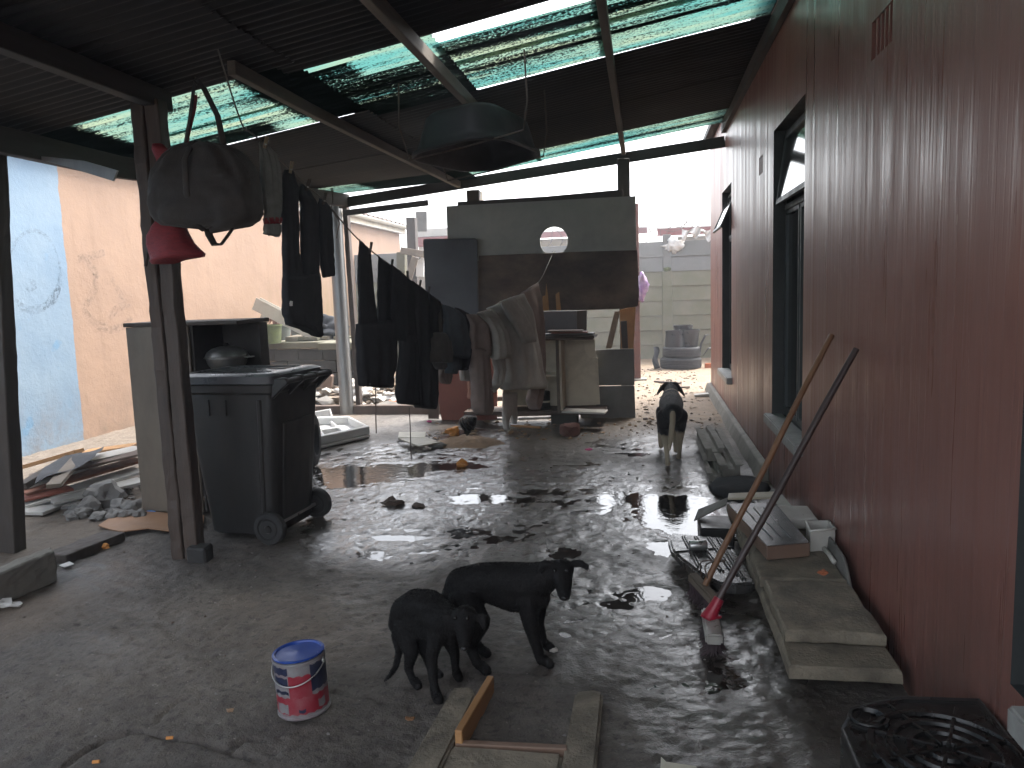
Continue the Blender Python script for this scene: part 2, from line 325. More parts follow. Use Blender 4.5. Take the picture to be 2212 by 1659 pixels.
    col = mix(nt, ramp(nt, noise(nt, v, 5, 6, 0.65), [(0.35, 0.0), (0.7, 1.0)]), (0.013, 0.0135, 0.016), (0.024, 0.0215, 0.021))
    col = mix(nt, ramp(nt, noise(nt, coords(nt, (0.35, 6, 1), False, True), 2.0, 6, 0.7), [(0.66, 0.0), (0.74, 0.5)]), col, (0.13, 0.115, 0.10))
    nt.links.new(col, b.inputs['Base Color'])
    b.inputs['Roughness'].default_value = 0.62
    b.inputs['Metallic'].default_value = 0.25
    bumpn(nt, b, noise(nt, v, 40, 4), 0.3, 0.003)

    # --- teal fibreglass sheet, algae-speckled, light comes through
    m, nt, b = _nt('roof_teal')
    nt.nodes.remove(b)
    out = nt.nodes['Material Output']
    v = coords(nt, (1, 1, 1), False, True)
    v1 = coords(nt, (0.55, 1, 1), False, True)
    sp = noise(nt, v1, 110, 2, 0.75)                                            # speckle
    pat = noise(nt, coords(nt, (0.08, 3.2, 1), False, True), 2.2, 5, 0.65)    # long dirty streaks
    at = N(nt, 'ShaderNodeAttribute', attribute_name='dirt')
    s1 = N(nt, 'ShaderNodeMath', operation='MULTIPLY_ADD'); s1.inputs[1].default_value = 0.38
    nt.links.new(pat, s1.inputs[0]); nt.links.new(sp, s1.inputs[2])
    s2 = N(nt, 'ShaderNodeMath', operation='ADD'); nt.links.new(s1.outputs[0], s2.inputs[0]); nt.links.new(at.outputs['Fac'], s2.inputs[1])
    msk = ramp(nt, s2.outputs[0], [(0.66, 0.0), (0.76, 1.0)])
    tint = mix(nt, ramp(nt, noise(nt, coords(nt, (0.2, 2.0, 1), False, True), 3.0, 4, 0.6), [(0.4, 0.0), (0.65, 1.0)]), (0.034, 0.100, 0.092), (0.100, 0.125, 0.088))
    tr = N(nt, 'ShaderNodeBsdfTranslucent'); nt.links.new(tint, tr.inputs['Color'])
    gl = N(nt, 'ShaderNodeBsdfDiffuse'); gl.inputs['Color'].default_value = (0.012, 0.02, 0.019, 1)
    mx = N(nt, 'ShaderNodeMixShader')
    nt.links.new(msk, mx.inputs[0]); nt.links.new(tr.outputs[0], mx.inputs[1]); nt.links.new(gl.outputs[0], mx.inputs[2])
    nt.links.new(mx.outputs[0], out.inputs['Surface'])

    # --- yard floor: worn concrete, wet in places; sand and dirt beyond
    m, nt, b = _nt('ground')
    v = coords(nt, (1, 1, 1), False, True)
    wet = N(nt, 'ShaderNodeAttribute', attribute_name='wet').outputs['Fac']
    sandf = N(nt, 'ShaderNodeAttribute', attribute_name='sand').outputs['Fac']
    c = mix(nt, ramp(nt, noise(nt, v, 1.7, 7, 0.68), [(0.32, 0.0), (0.68, 1.0)]), (0.120, 0.105, 0.090), (0.068, 0.059, 0.051))
    c = mix(nt, ramp(nt, noise(nt, v, 5.5, 6, 0.7), [(0.5, 0.0), (0.75, 0.8)]), c, (0.155, 0.138, 0.118))
    c = mix(nt, ramp(nt, noise(nt, v, 0.8, 5, 0.6), [(0.52, 0.0), (0.72, 0.55)]), c, (0.13, 0.095, 0.073))
    c = mix(nt, ramp(nt, noise(nt, v, 26, 4, 0.7), [(0.52, 0.0), (0.66, 0.85)]), c, (0.030, 0.026, 0.023))
    c = mix(nt, ramp(nt, noise(nt, v, 3.2, 8, 0.75, 0.6), [(0.50, 0.0), (0.62, 0.6)]), c, (0.045, 0.039, 0.034))
    c = mix(nt, ramp(nt, noise(nt, v, 48, 3, 0.6), [(0.66, 0.0), (0.72, 0.8)]), c, (0.24, 0.22, 0.19))
    sd_ = mix(nt, ramp(nt, noise(nt, v, 7, 6, 0.7), [(0.3, 0.0), (0.7, 1.0)]), (0.23, 0.165, 0.105), (0.14, 0.10, 0.065))
    c = mix(nt, sandf, c, sd_)
    c = mix(nt, wet, c, mix(nt, 0.45, c, (0.016, 0.013, 0.011)))
    nt.links.new(c, b.inputs['Base Color'])
    wn_ = N(nt, 'ShaderNodeMath', operation='MULTIPLY'); nt.links.new(wet, wn_.inputs[0])
    nt.links.new(ramp(nt, noise(nt, v, 6, 5, 0.7), [(0.3, 0.65), (0.55, 1.0)]), wn_.inputs[1])
    r = ramp(nt, wn_.outputs[0], [(0.0, 0.75), (0.3, 0.42), (0.75, 0.12), (1.0, 0.07)])
    nt.links.new(r, b.inputs['Roughness'])
    nt.links.new(wn_.outputs[0], b.inputs['Coat Weight']); b.inputs['Coat Roughness'].default_value = 0.09; b.inputs['Coat IOR'].default_value = 1.45
    cbm = N(nt, 'ShaderNodeBump'); cbm.inputs['Strength'].default_value = 0.5; cbm.inputs['Distance'].default_value = 0.006
    nt.links.new(noise(nt, v, 52, 4, 0.65), cbm.inputs['Height']); nt.links.new(cbm.outputs['Normal'], b.inputs['Coat Normal'])
    n1 = bumpn(nt, b, noise(nt, v, 30, 5, 0.65), 0.7, 0.012)
    bumpn(nt, b, noise(nt, v, 120, 3, 0.6), 0.5, 0.004, n1)

    # --- puddle water
    m, nt, b = _nt('water')
    b.inputs['Base Color'].default_value = (0.018, 0.014, 0.012, 1)
    b.inputs['Roughness'].default_value = 0.05
    b.inputs['IOR'].default_value = 1.33
    b.inputs['Specular IOR Level'].default_value = 0.7
    bumpn(nt, b, noise(nt, coords(nt, (1, 1, 1), False, True), 16, 3), 0.25, 0.006)

    # --- dark window glass
    m, nt, b = _nt('glass')
    b.inputs['Base Color'].default_value = (0.012, 0.014, 0.014, 1)
    b.inputs['Roughness'].default_value = 0.07
    b.inputs['Specular IOR Level'].default_value = 0.6

    # --- graffiti chalk / soot marks
    m, nt, b = _nt('scrawl')
    b.inputs['Base Color'].default_value = (0.045, 0.05, 0.06, 1); b.inputs['Roughness'].default_value = 0.95
    nt.links.new(ramp(nt, noise(nt, coords(nt, (1, 1, 1), False, True), 24, 4, 0.8), [(0.45, 0.0), (0.70, 0.42)]), b.inputs['Alpha'])
    m, nt, b = _nt('chalk')
    b.inputs['Base Color'].default_value = (0.5, 0.5, 0.48, 1); b.inputs['Roughness'].default_value = 0.95
    nt.links.new(ramp(nt, noise(nt, coords(nt, (1, 1, 1), False, True), 24, 4, 0.8), [(0.45, 0.0), (0.62, 0.7)]), b.inputs['Alpha'])

    # --- piebald dog: black with white collar stripes, tail and pale legs (vertex attribute 'pale')
    m, nt, b = _nt('fur_piebald')
    v = coords(nt)
    pl = N(nt, 'ShaderNodeAttribute', attribute_name='pale').outputs['Fac']
    ad = N(nt, 'ShaderNodeMath', operation='MULTIPLY_ADD'); ad.inputs[1].default_value = 0.5
    nt.links.new(noise(nt, v, 22, 3), ad.inputs[0]); nt.links.new(pl, ad.inputs[2])
    k = ramp(nt, ad.outputs[0], [(0.68, 0.0), (0.82, 1.0)])
    nt.links.new(mix(nt, k, (0.012, 0.012, 0.014), (0.36, 0.30, 0.22)), b.inputs['Base Color'])
    b.inputs['Roughness'].default_value = 0.75
    b.inputs['Sheen Weight'].default_value = 0.1
    bumpn(nt, b, noise(nt, coords(nt, (1, 0.3, 1)), 160, 4, 0.7), 0.6, 0.003)
custom_materials()

# ------------------------------------------------------------------ mesh helpers
class MB:
    def __init__(self): self.v, self.f = [], []
    def add(self, vs_, fs):
        o = len(self.v); self.v += [Vector(p) for p in vs_]; self.f += [[i + o for i in f] for f in fs]; return self
    def box(self, a, b):
        x0, y0, z0 = a; x1, y1, z1 = b
        return self.add([(x0, y0, z0), (x1, y0, z0), (x1, y1, z0), (x0, y1, z0), (x0, y0, z1), (x1, y0, z1), (x1, y1, z1), (x0, y1, z1)],
                        [(0, 3, 2, 1), (4, 5, 6, 7), (0, 1, 5, 4), (1, 2, 6, 5), (2, 3, 7, 6), (3, 0, 4, 7)])
    def hexa(self, p):     # 4 bottom corners then 4 top corners, counter-clockwise from above
        return self.add(p, [(0, 3, 2, 1), (4, 5, 6, 7), (0, 1, 5, 4), (1, 2, 6, 5), (2, 3, 7, 6), (3, 0, 4, 7)])
    def beam(self, a, b, w, h, upv=(0, 0, 1), top=True):
        """box from a to b, w wide, h deep; a and b run along the middle of the top face (or the axis)"""
        a, b = Vector(a), Vector(b); d = (b - a).normalized(); u = Vector(upv)
        s = d.cross(u).normalized(); u = s.cross(d).normalized()
        dn = u * -h if top else u * (-h / 2); tp = Vector() if top else u * (h / 2)
        q = []
        for k in (dn, tp):
            q += [a - s * w / 2 + k, a + s * w / 2 + k, b + s * w / 2 + k, b - s * w / 2 + k]
        return self.hexa(q)
    def tube(self, pts, r, n=10, cap=True, flat=1.0):
        pts = [Vector(p) for p in pts]
        rs = r if isinstance(r, (list, tuple)) else [r] * len(pts)
        base = len(self.v); prev = None
        for i, p in enumerate(pts):
            d = (pts[min(i + 1, len(pts) - 1)] - pts[max(i - 1, 0)]).normalized()
            if prev is None:
                s = d.cross(Vector((0, 0, 1)))
                if s.length < 0.05: s = d.cross(Vector((0, 1, 0)))
                s.normalize()
            else:
                s = (prev - d * prev.dot(d)).normalized()
            prev = s; t = d.cross(s)
            for k in range(n):
                a = 2 * math.pi * k / n
                self.v.append(p + (s * math.cos(a) + t * math.sin(a) * flat) * rs[i])
        for i in range(len(pts) - 1):
            for k in range(n):
                a0 = base + i * n + k; a1 = base + i * n + (k + 1) % n
                self.f.append([a0, a1, a1 + n, a0 + n])
        if cap:
            self.f.append([base + k for k in range(n)][::-1])
            self.f.append([base + (len(pts) - 1) * n + k for k in range(n)])
        return self
    def lathe(self, prof, c, n=24, axis=(0, 0, 1)):
        """closed profile of (r, h) turned about axis through c"""
        c = Vector(c); ax = Vector(axis).normalized()
        s = ax.cross(Vector((0, 1, 0)))
        if s.length < 0.1: s = ax.cross(Vector((1, 0, 0)))
        s.normalize(); t = ax.cross(s); base = len(self.v)
        for r, h in prof:
            for k in range(n):
                a = 2 * math.pi * k / n
                self.v.append(c + ax * h + (s * math.cos(a) + t * math.sin(a)) * max(r, 1e-4))
        for i in range(len(prof) - 1):
            for k in range(n):
                a0 = base + i * n + k; a1 = base + i * n + (k + 1) % n
                self.f.append([a0, a1, a1 + n, a0 + n])
        self.f.append([base + k for k in range(n)][::-1])
        self.f.append([base + (len(prof) - 1) * n + k for k in range(n)])
        return self
    def loft(self, loops):
        n = len(loops[0]); base = len(self.v)
        for l in loops: self.v += [Vector(p) for p in l]
        for i in range(len(loops) - 1):
            for k in range(n):
                a0 = base + i * n + k; a1 = base + i * n + (k + 1) % n
                self.f.append([a0, a1, a1 + n, a0 + n])
        self.f.append([base + k for k in range(n)][::-1])
        self.f.append([base + (len(loops) - 1) * n + k for k in range(n)])
        return self
    def prism(self, pts, off):
        """outline pts pushed through by the vector off"""
        pts = [Vector(p) for p in pts]; n = len(pts); off = Vector(off); base = len(self.v)
        self.v += pts + [p + off for p in pts]
        self.f.append([base + k for k in range(n)][::-1]); self.f.append([base + n + k for k in range(n)])
        for k in range(n):
            j = (k + 1) % n; self.f.append([base + k, base + j, base + n + j, base + n + k])
        return self
    def grid(self, P):
        nu, nv = len(P), len(P[0]); base = len(self.v)
        for row in P: self.v += [Vector(p) for p in row]
        for i in range(nu - 1):
            for j in range(nv - 1):
                a = base + i * nv + j; self.f.append([a, a + nv, a + nv + 1, a + 1])
        return self
    def blob(self, c, r, seed=0, sub=2, rough=0.3, freq=1.3):
        bm = bmesh.new(); bmesh.ops.create_icosphere(bm, subdivisions=sub, radius=1.0)
        c = Vector(c); o = len(self.v); sv = Vector((seed * 3.7, seed * 1.3, seed * 2.1))
        for q in bm.verts:
            k = 1 + rough * mnoise.noise(q.co * freq + sv) * 1.6
            self.v.append(c + Vector((q.co.x * r[0], q.co.y * r[1], q.co.z * r[2])) * k)
        for q in bm.faces: self.f.append([o + x.index for x in q.verts])
        bm.free(); return self
    def jitter(self, amp, freq=6.0, seed=0):
        for i, p in enumerate(self.v):
            q = p * freq + Vector((seed * 5.1, 3.3, seed))
            self.v[i] = p + Vector((mnoise.noise(q), mnoise.noise(q + Vector((9, 2, 4))), mnoise.noise(q + Vector((4, 7, 1))))) * amp
        return self
    def xform(self, M_):
        self.v = [M_ @ p for p in self.v]; return self

def base_of(o):
    v = Vector()
    while o is not None:
        v = v + o.location; o = o.parent
    return v
def rooms(o):
    return base_of(o)
def build(name, mb, m, parent=None, loc=None, smooth=False, bevel=0.0, seg=1, fix=True, angle=35, rough=None):
    if parent is not None: org = base_of(parent); 
    elif loc is not None: org = Vector(loc)
    else:
        lo = Vector((min(p.x for p in mb.v), min(p.y for p in mb.v), min(p.z for p in mb.v)))
        hi = Vector((max(p.x for p in mb.v), max(p.y for p in mb.v), lo.z))
        org = (lo + hi) / 2; org.z = lo.z
    me = bpy.data.meshes.new(name)
    me.from_pydata([tuple(p - org) for p in mb.v], [], mb.f)
    if bevel or fix:
        bm = bmesh.new(); bm.from_mesh(me)
        if fix: bmesh.ops.recalc_face_normals(bm, faces=bm.faces)
        if bevel:
            ed = [e for e in bm.edges if len(e.link_faces) == 2 and e.calc_face_angle(0) > math.radians(28)]
            bmesh.ops.bevel(bm, geom=ed, offset=bevel, segments=seg, affect='EDGES', clamp_overlap=True)
        if rough:        # (cuts, amplitude, frequency): broken, weathered faces and edges
            bmesh.ops.triangulate(bm, faces=[f for f in bm.faces if len(f.verts) > 4])
            bmesh.ops.subdivide_edges(bm, edges=bm.edges, cuts=rough[0], use_grid_fill=True)
            bm.normal_update()
            for q in bm.verts:
                w_ = (q.co + org) * rough[2]
                k_ = mnoise.noise(w_) + 0.5 * mnoise.noise(w_ * 2.3) + 0.3 * mnoise.noise(w_ * 5.1)
                q.co += q.normal * rough[1] * k_
        bm.to_mesh(me); bm.free()
    me.materials.append(MATS[m])
    if smooth:
        me.polygons.foreach_set('use_smooth', [True] * len(me.polygons))
        if smooth == 'auto':
            me.set_sharp_from_angle(angle=math.radians(angle))
    me.update()
    o = bpy.data.objects.new(name, me); COL.objects.link(o)
    if parent is not None: o.parent = parent
    else: o.location = org
    return o
def tag(o, label=None, cat=None, group=None, kind=None):
    if label: o['label'] = label
    if cat: o['category'] = cat
    if group: o['group'] = group
    if kind: o['kind'] = kind
    return o
def thing(name, label, cat, loc, group=None):
    o = bpy.data.objects.new(name, None); COL.objects.link(o); o.location = loc; o.empty_display_size = 0.1
    return tag(o, label, cat, group)
def single(name, mb, m, label, cat, group=None, **kw):
    return tag(build(name, mb, m, **kw), label, cat, group)
def copy_tree(o, parent=None):
    c = o.copy(); COL.objects.link(c); c.parent = parent
    for ch in list(o.children): copy_tree(ch, c)
    return c
def rrect(cx, cy, z, hx, hy, r, n=5):
    out = []
    for (sx, sy, a0) in ((1, 1, 0), (-1, 1, 90), (-1, -1, 180), (1, -1, 270)):
        for k in range(n + 1):
            a = math.radians(a0 + 90 * k / n)
            out.append(Vector((cx + sx * (hx - r) + r * math.cos(a), cy + sy * (hy - r) + r * math.sin(a), z)))
    return out

# numpy value noise for the ground relief
def vnoise(x, y, seed):
    xi, yi = np.floor(x).astype(np.int64), np.floor(y).astype(np.int64)
    fx, fy = x - xi, y - yi
    fx = fx * fx * (3 - 2 * fx); fy = fy * fy * (3 - 2 * fy)
    def h(a, b):
        n = (a * 374761393 + b * 668265263 + seed * 974711) & 0x7fffffff
        n = ((n ^ (n >> 13)) * 1274126177) & 0x7fffffff
        return ((n ^ (n >> 16)) & 0xffff) / 65535.0
    return (h(xi, yi) * (1 - fx) + h(xi + 1, yi) * fx) * (1 - fy) + (h(xi, yi + 1) * (1 - fx) + h(xi + 1, yi + 1) * fx) * fy
def fbm(x, y, f, oct_, seed, gain=0.5):
    s = np.zeros_like(x); a, tot = 1.0, 0.0
    for k in range(oct_):
        s += a * vnoise(x * f, y * f, seed + k * 17); tot += a; a *= gain; f *= 2.03
    return s / tot - 0.5

# ================================================================== THE SETTING
def ground_height(x, y):
    """relief of the yard in metres, plus how wet and how sandy it is"""
    big = fbm(x, y, 0.55, 4, 3); mid = fbm(x, y, 2.6, 4, 11); fine = fbm(x, y, 14, 4, 29, 0.6); lump = fbm(x, y, 42, 3, 41, 0.6)
    z = 0.012 * big + 0.014 * mid + 0.022 * fine + 0.0080 * lump
    wet = np.zeros_like(x)
    for (px, py, rx, ry, k) in WET:
        c = gp(px, py)
        wet = np.maximum(wet, k * np.exp(-(((x - c.x) / rx) ** 2 + ((y - c.y) / ry) ** 2)))
    wet = np.clip(wet * (1.15 + 1.5 * mid) + 0.9 * big * (wet > 0.15), 0, 1)
    wob = 0.55 * fbm(x, y, 3.2, 4, 77) + 0.45 * fbm(x, y, 11, 4, 79, 0.6)
    z -= 0.0055 * wet
    for (px, py, rx, ry, dep) in PUDDLES:
        c = gp(px, py)
        d = ((x - c.x) / rx) ** 2 + ((y - c.y) / ry) ** 2 + 2.2 * wob
        z -= 0.60 * dep * np.clip(1.1 - d, 0, 1)
    # cracks and broken edges of the slab
    for pts, w, dep in CRACKS:
        g = [gp(*p) for p in pts]
        wx = x + 0.035 * fbm(x, y, 9, 3, 5); wy = y + 0.035 * fbm(x, y, 9, 3, 6)
        dm = np.full_like(x, 9.0)
        for a, b in zip(g[:-1], g[1:]):
            ex, ey = b.x - a.x, b.y - a.y; L = ex * ex + ey * ey + 1e-9
            t = np.clip(((wx - a.x) * ex + (wy - a.y) * ey) / L, 0, 1)
            dm = np.minimum(dm, np.hypot(wx - a.x - t * ex, wy - a.y - t * ey))
        z -= dep * np.exp(-(dm / w) ** 2)
    # sand beyond the shelter, earth to the left of the posts
    edge = 8.25 + 0.5 * fbm(x, y, 1.1, 4, 55) * 2
    s1 = np.clip((y - edge) / 0.5, 0, 1) * np.clip((x + 0.75) / 0.5, 0, 1)
    s2 = np.clip((y - 9.5) / 0.4, 0, 1)
    s3 = np.clip((-3.35 + 0.5 * mid - x) / 0.3, 0, 1) * 0.35
    s4 = np.clip((y - 7.2 + 1.5 * mid) / 1.2, 0, 1) * np.clip((x + 0.6) / 0.5, 0, 1) * 0.45
    s5 = np.clip(1.15 - ((x + 3.15) / 0.5) ** 2 - ((y - 3.15) / 0.42) ** 2 + 1.2 * mid, 0, 1) * 0.45
    sand = np.clip(np.maximum.reduce([s1, s2, s3, s4, s5]), 0, 1)
    z += sand * (0.010 + 0.02 * fbm(x, y, 5, 4, 88))
    wet = wet * (1 - 0.85 * sand)
    return z, wet, sand
WET = [(850, 1000, 1.3, 1.2, 1.0), (1150, 1080, 1.5, 1.1, 1.0), (1420, 1090, 0.9, 1.0, 1.0), (1300, 1300, 0.65, 0.6, 0.72),
       (1560, 1420, 0.32, 0.8, 0.75), (870, 1170, 0.7, 0.5, 0.8), (1620, 1560, 0.3, 0.4, 0.65), (1350, 960, 0.7, 0.6, 0.75),
       (250, 1270, 1.0, 0.6, 0.33), (480, 1330, 0.9, 0.5, 0.25), (1000, 940, 1.0, 0.7, 0.6)]
PUDDLES = [(800, 1020, 0.55, 0.36, 0.026), (740, 1045, 0.35, 0.16, 0.02), (1450, 1105, 0.30, 0.42, 0.03), (1510, 1150, 0.22, 0.25, 0.026),
           (1330, 1075, 0.28, 0.18, 0.018), (1200, 1060, 0.4, 0.14, 0.016), (1050, 1075, 0.3, 0.14, 0.015), (980, 1005, 0.35, 0.16, 0.018),
           (1210, 1190, 0.14, 0.16, 0.024), (1340, 1305, 0.13, 0.07, 0.02), (1390, 1280, 0.2, 0.10, 0.018),
           (1090, 1165, 0.16, 0.10, 0.018), (1560, 1450, 0.10, 0.2, 0.016), (1370, 980, 0.3, 0.1, 0.016), (1010, 1150, 0.2, 0.12, 0.018),
           (790, 1200, 0.14, 0.06, 0.013), (860, 1160, 0.22, 0.07, 0.014), (1430, 1180, 0.12, 0.12, 0.02), (1250, 1000, 0.3, 0.1, 0.018)]
CRACKS = [([(137, 1656), (187, 1619), (233, 1594), (283, 1579), (333, 1584), (377, 1599), (433, 1606), (493, 1623), (560, 1645)], 0.010, 0.028),
          ([(333, 1559), (353, 1536), (383, 1513), (410, 1506)], 0.008, 0.018),
          ([(500, 1618), (530, 1596), (560, 1600)], 0.012, 0.026),
          ([(715, 1493), (760, 1497), (800, 1505), (830, 1520)], 0.008, 0.014),
          ([(1010, 1043), (1270, 1046), (1560, 1050)], 0.008, 0.008),
          ([(1300, 1226), (1400, 1238), (1480, 1246)], 0.012, 0.003),
          ([(230, 1360), (330, 1345), (420, 1350)], 0.006, 0.010),
          ([(300, 1440), (400, 1400), (490, 1345)], 0.005, 0.008)]

def make_ground():
    xs = np.concatenate([[-160, -70, -30, -14, -10, -8.5, -7.4], np.arange(-6.6, 1.0, 0.014), [1.1, 2, 4, 10, 30, 70, 160]])
    g = [1.75]
    while g[-1] < 9.4: g.append(g[-1] * 1.0043)
    ys = np.concatenate([[-80, -25, -8, -3, -1, 0, 0.8, 1.3], g, np.arange(9.5, 16.6, 0.09), [17, 18, 20, 26, 45, 90, 250]])
    Xg, Yg = np.meshgrid(xs, ys)
    z, wet, sand = ground_height(Xg, Yg)
    far = (np.abs(Xg) > 7) | (Yg < 1.4) | (Yg > 17)
    z = np.where(far, 0.0, z)
    ny, nx = Xg.shape
    co = np.stack([Xg, Yg, z], -1).reshape(-1, 3).astype(np.float32)
    idx = np.arange(ny * nx).reshape(ny, nx)
    quads = np.stack([idx[:-1, :-1], idx[:-1, 1:], idx[1:, 1:], idx[1:, :-1]], -1).reshape(-1, 4)
    me = bpy.data.meshes.new('ground')
    me.vertices.add(len(co)); me.vertices.foreach_set('co', co.ravel())
    me.loops.add(quads.size); me.loops.foreach_set('vertex_index', quads.ravel().astype(np.int32))
    me.polygons.add(len(quads)); me.polygons.foreach_set('loop_start', np.arange(0, quads.size, 4, dtype=np.int32))
    me.polygons.foreach_set('use_smooth', [True] * len(quads))
    me.update(calc_edges=True)
    for nm, arr in (('wet', wet), ('sand', sand)):
        a = me.attributes.new(nm, 'FLOAT', 'POINT'); a.data.foreach_set('value', arr.ravel().astype(np.float32))
    me.materials.append(MATS['ground'])
    o = bpy.data.objects.new('ground', me); COL.objects.link(o)
    tag(o, 'cracked wet concrete yard floor with sand beyond', kind='structure')
    return co.reshape(ny, nx, 3), xs, ys
GCO, GXS, GYS = make_ground()
def gz(x, y):
    i = min(max(int(np.searchsorted(GYS, y)), 0), len(GYS) - 1); j = min(max(int(np.searchsorted(GXS, x)), 0), len(GXS) - 1)
    return float(GCO[i, j, 2])

w = MB(); WN = {}
wxs, wys = np.arange(-3.4, 0.92, 0.12), np.arange(2.2, 8.8, 0.12)
WXX, WYY = np.meshgrid(wxs, wys, indexing='ij'); WZ, WWET, WS = ground_height(WXX, WYY)
for i in range(len(wxs) - 1):
    for j in range(len(wys) - 1):
        if WWET[i:i + 2, j:j + 2].max() < 0.42: continue
        q = []
        for a, b in ((i, j), (i + 1, j), (i + 1, j + 1), (i, j + 1)):
            if (a, b) not in WN: WN[(a, b)] = len(w.v); w.v.append(Vector((wxs[a], wys[b], -0.0085)))
            q.append(WN[(a, b)])
        w.f.append(q)
tag(build('puddle_water', w, 'water', loc=(0, 0, 0), fix=False, smooth=True), 'shallow rain puddles lying in the hollows of the floor', kind='structure')

# ------------------------------------------------------------------ the red house on the right
XW = 0.93
house = thing('red_house', 'long house with a glossy dark red painted plaster wall and steel windows', 'house', (XW + 2.5, 5, 0))
WIN = [(0.9, 2.085, 0.44, 2.573), (4.80, 5.90, 0.53, 2.573), (8.60, 9.59, 0.49, 2.573)]
VENT = [(3.215, 3.485, 2.385, 2.535), (6.40, 6.60, 2.36, 2.50)]
def house_wall():
    ops = WIN + VENT
    ys = sorted({-4.0, 11.2} | {o[0] for o in ops} | {o[1] for o in ops}); zs = sorted({-0.1, 3.42} | {o[2] for o in ops} | {o[3] for o in ops})
    mb = MB()
    for y0, y1 in zip(ys[:-1], ys[1:]):
        for z0, z1 in zip(zs[:-1], zs[1:]):
            if any(y0 >= o[0] - 1e-6 and y1 <= o[1] + 1e-6 and z0 >= o[2] - 1e-6 and z1 <= o[3] + 1e-6 for o in ops): continue
            mb.add([(XW, y0, z0), (XW, y0, z1), (XW, y1, z1), (XW, y1, z0)], [(0, 1, 2, 3)])
    rvs = []
    for k, (y0, y1, z0, z1) in enumerate(ops):
        d = 0.17 if k < 3 else 0.07; X1 = XW + d
        rv = MB()
        if k < 3: rvs.append(rv)
        for a, b in (((y0, z0), (y1, z0)), ((y1, z0), (y1, z1)), ((y1, z1), (y0, z1)), ((y0, z1), (y0, z0))):
            (rv if k < 3 else mb).add([(XW, *a), (XW, *b), (X1, *b), (X1, *a)], [(0, 1, 2, 3)])
    mb.add([(XW, 11.2, -0.1), (XW, 11.2, 3.42), (6, 11.2, 3.42), (6, 11.2, -0.1)], [(0, 1, 2, 3)])
    mb.add([(XW, -4, -0.1), (XW, -4, 3.42), (6, -4, 3.42), (6, -4, -0.1)], [(3, 2, 1, 0)])
    mb.add([(XW, -4, 3.42), (XW, 11.2, 3.42), (6, 11.2, 3.42), (6, -4, 3.42)], [(0, 1, 2, 3)])
    mb.add([(6, -4, -0.1), (6, -4, 3.42), (6, 11.2, 3.42), (6, 11.2, -0.1)], [(0, 1, 2, 3)])
    wl_ = build('wall', mb, 'red_wall', house, fix=False)
    for rv in rvs: build('reveal', rv, 'reveal', wl_, fix=False)
    return wl_
house_wall()
mb = MB().box((XW - 0.10, -4, 3.425), (6.3, 11.6, 3.50)); build('roof', mb, 'roof_dark', house)
mb = MB().box((XW - 0.045, -4, 3.19), (XW - 0.003, 9.2, 3.31)); build('wall_plate', mb.jitter(0.004, 3), 'beam_wood', house)
mb = MB().hexa([(XW - 0.10, 6.0, -0.03), (XW - 0.001, 6.0, -0.03), (XW - 0.001, 11.25, -0.03), (XW - 0.10, 11.25, -0.03),
                (XW - 0.05, 6.0, 0.10), (XW - 0.001, 6.0, 0.12), (XW - 0.001, 11.25, 0.13), (XW - 0.05, 11.25, 0.12)])
build('plinth', mb, 'concrete', house, bevel=0.008)
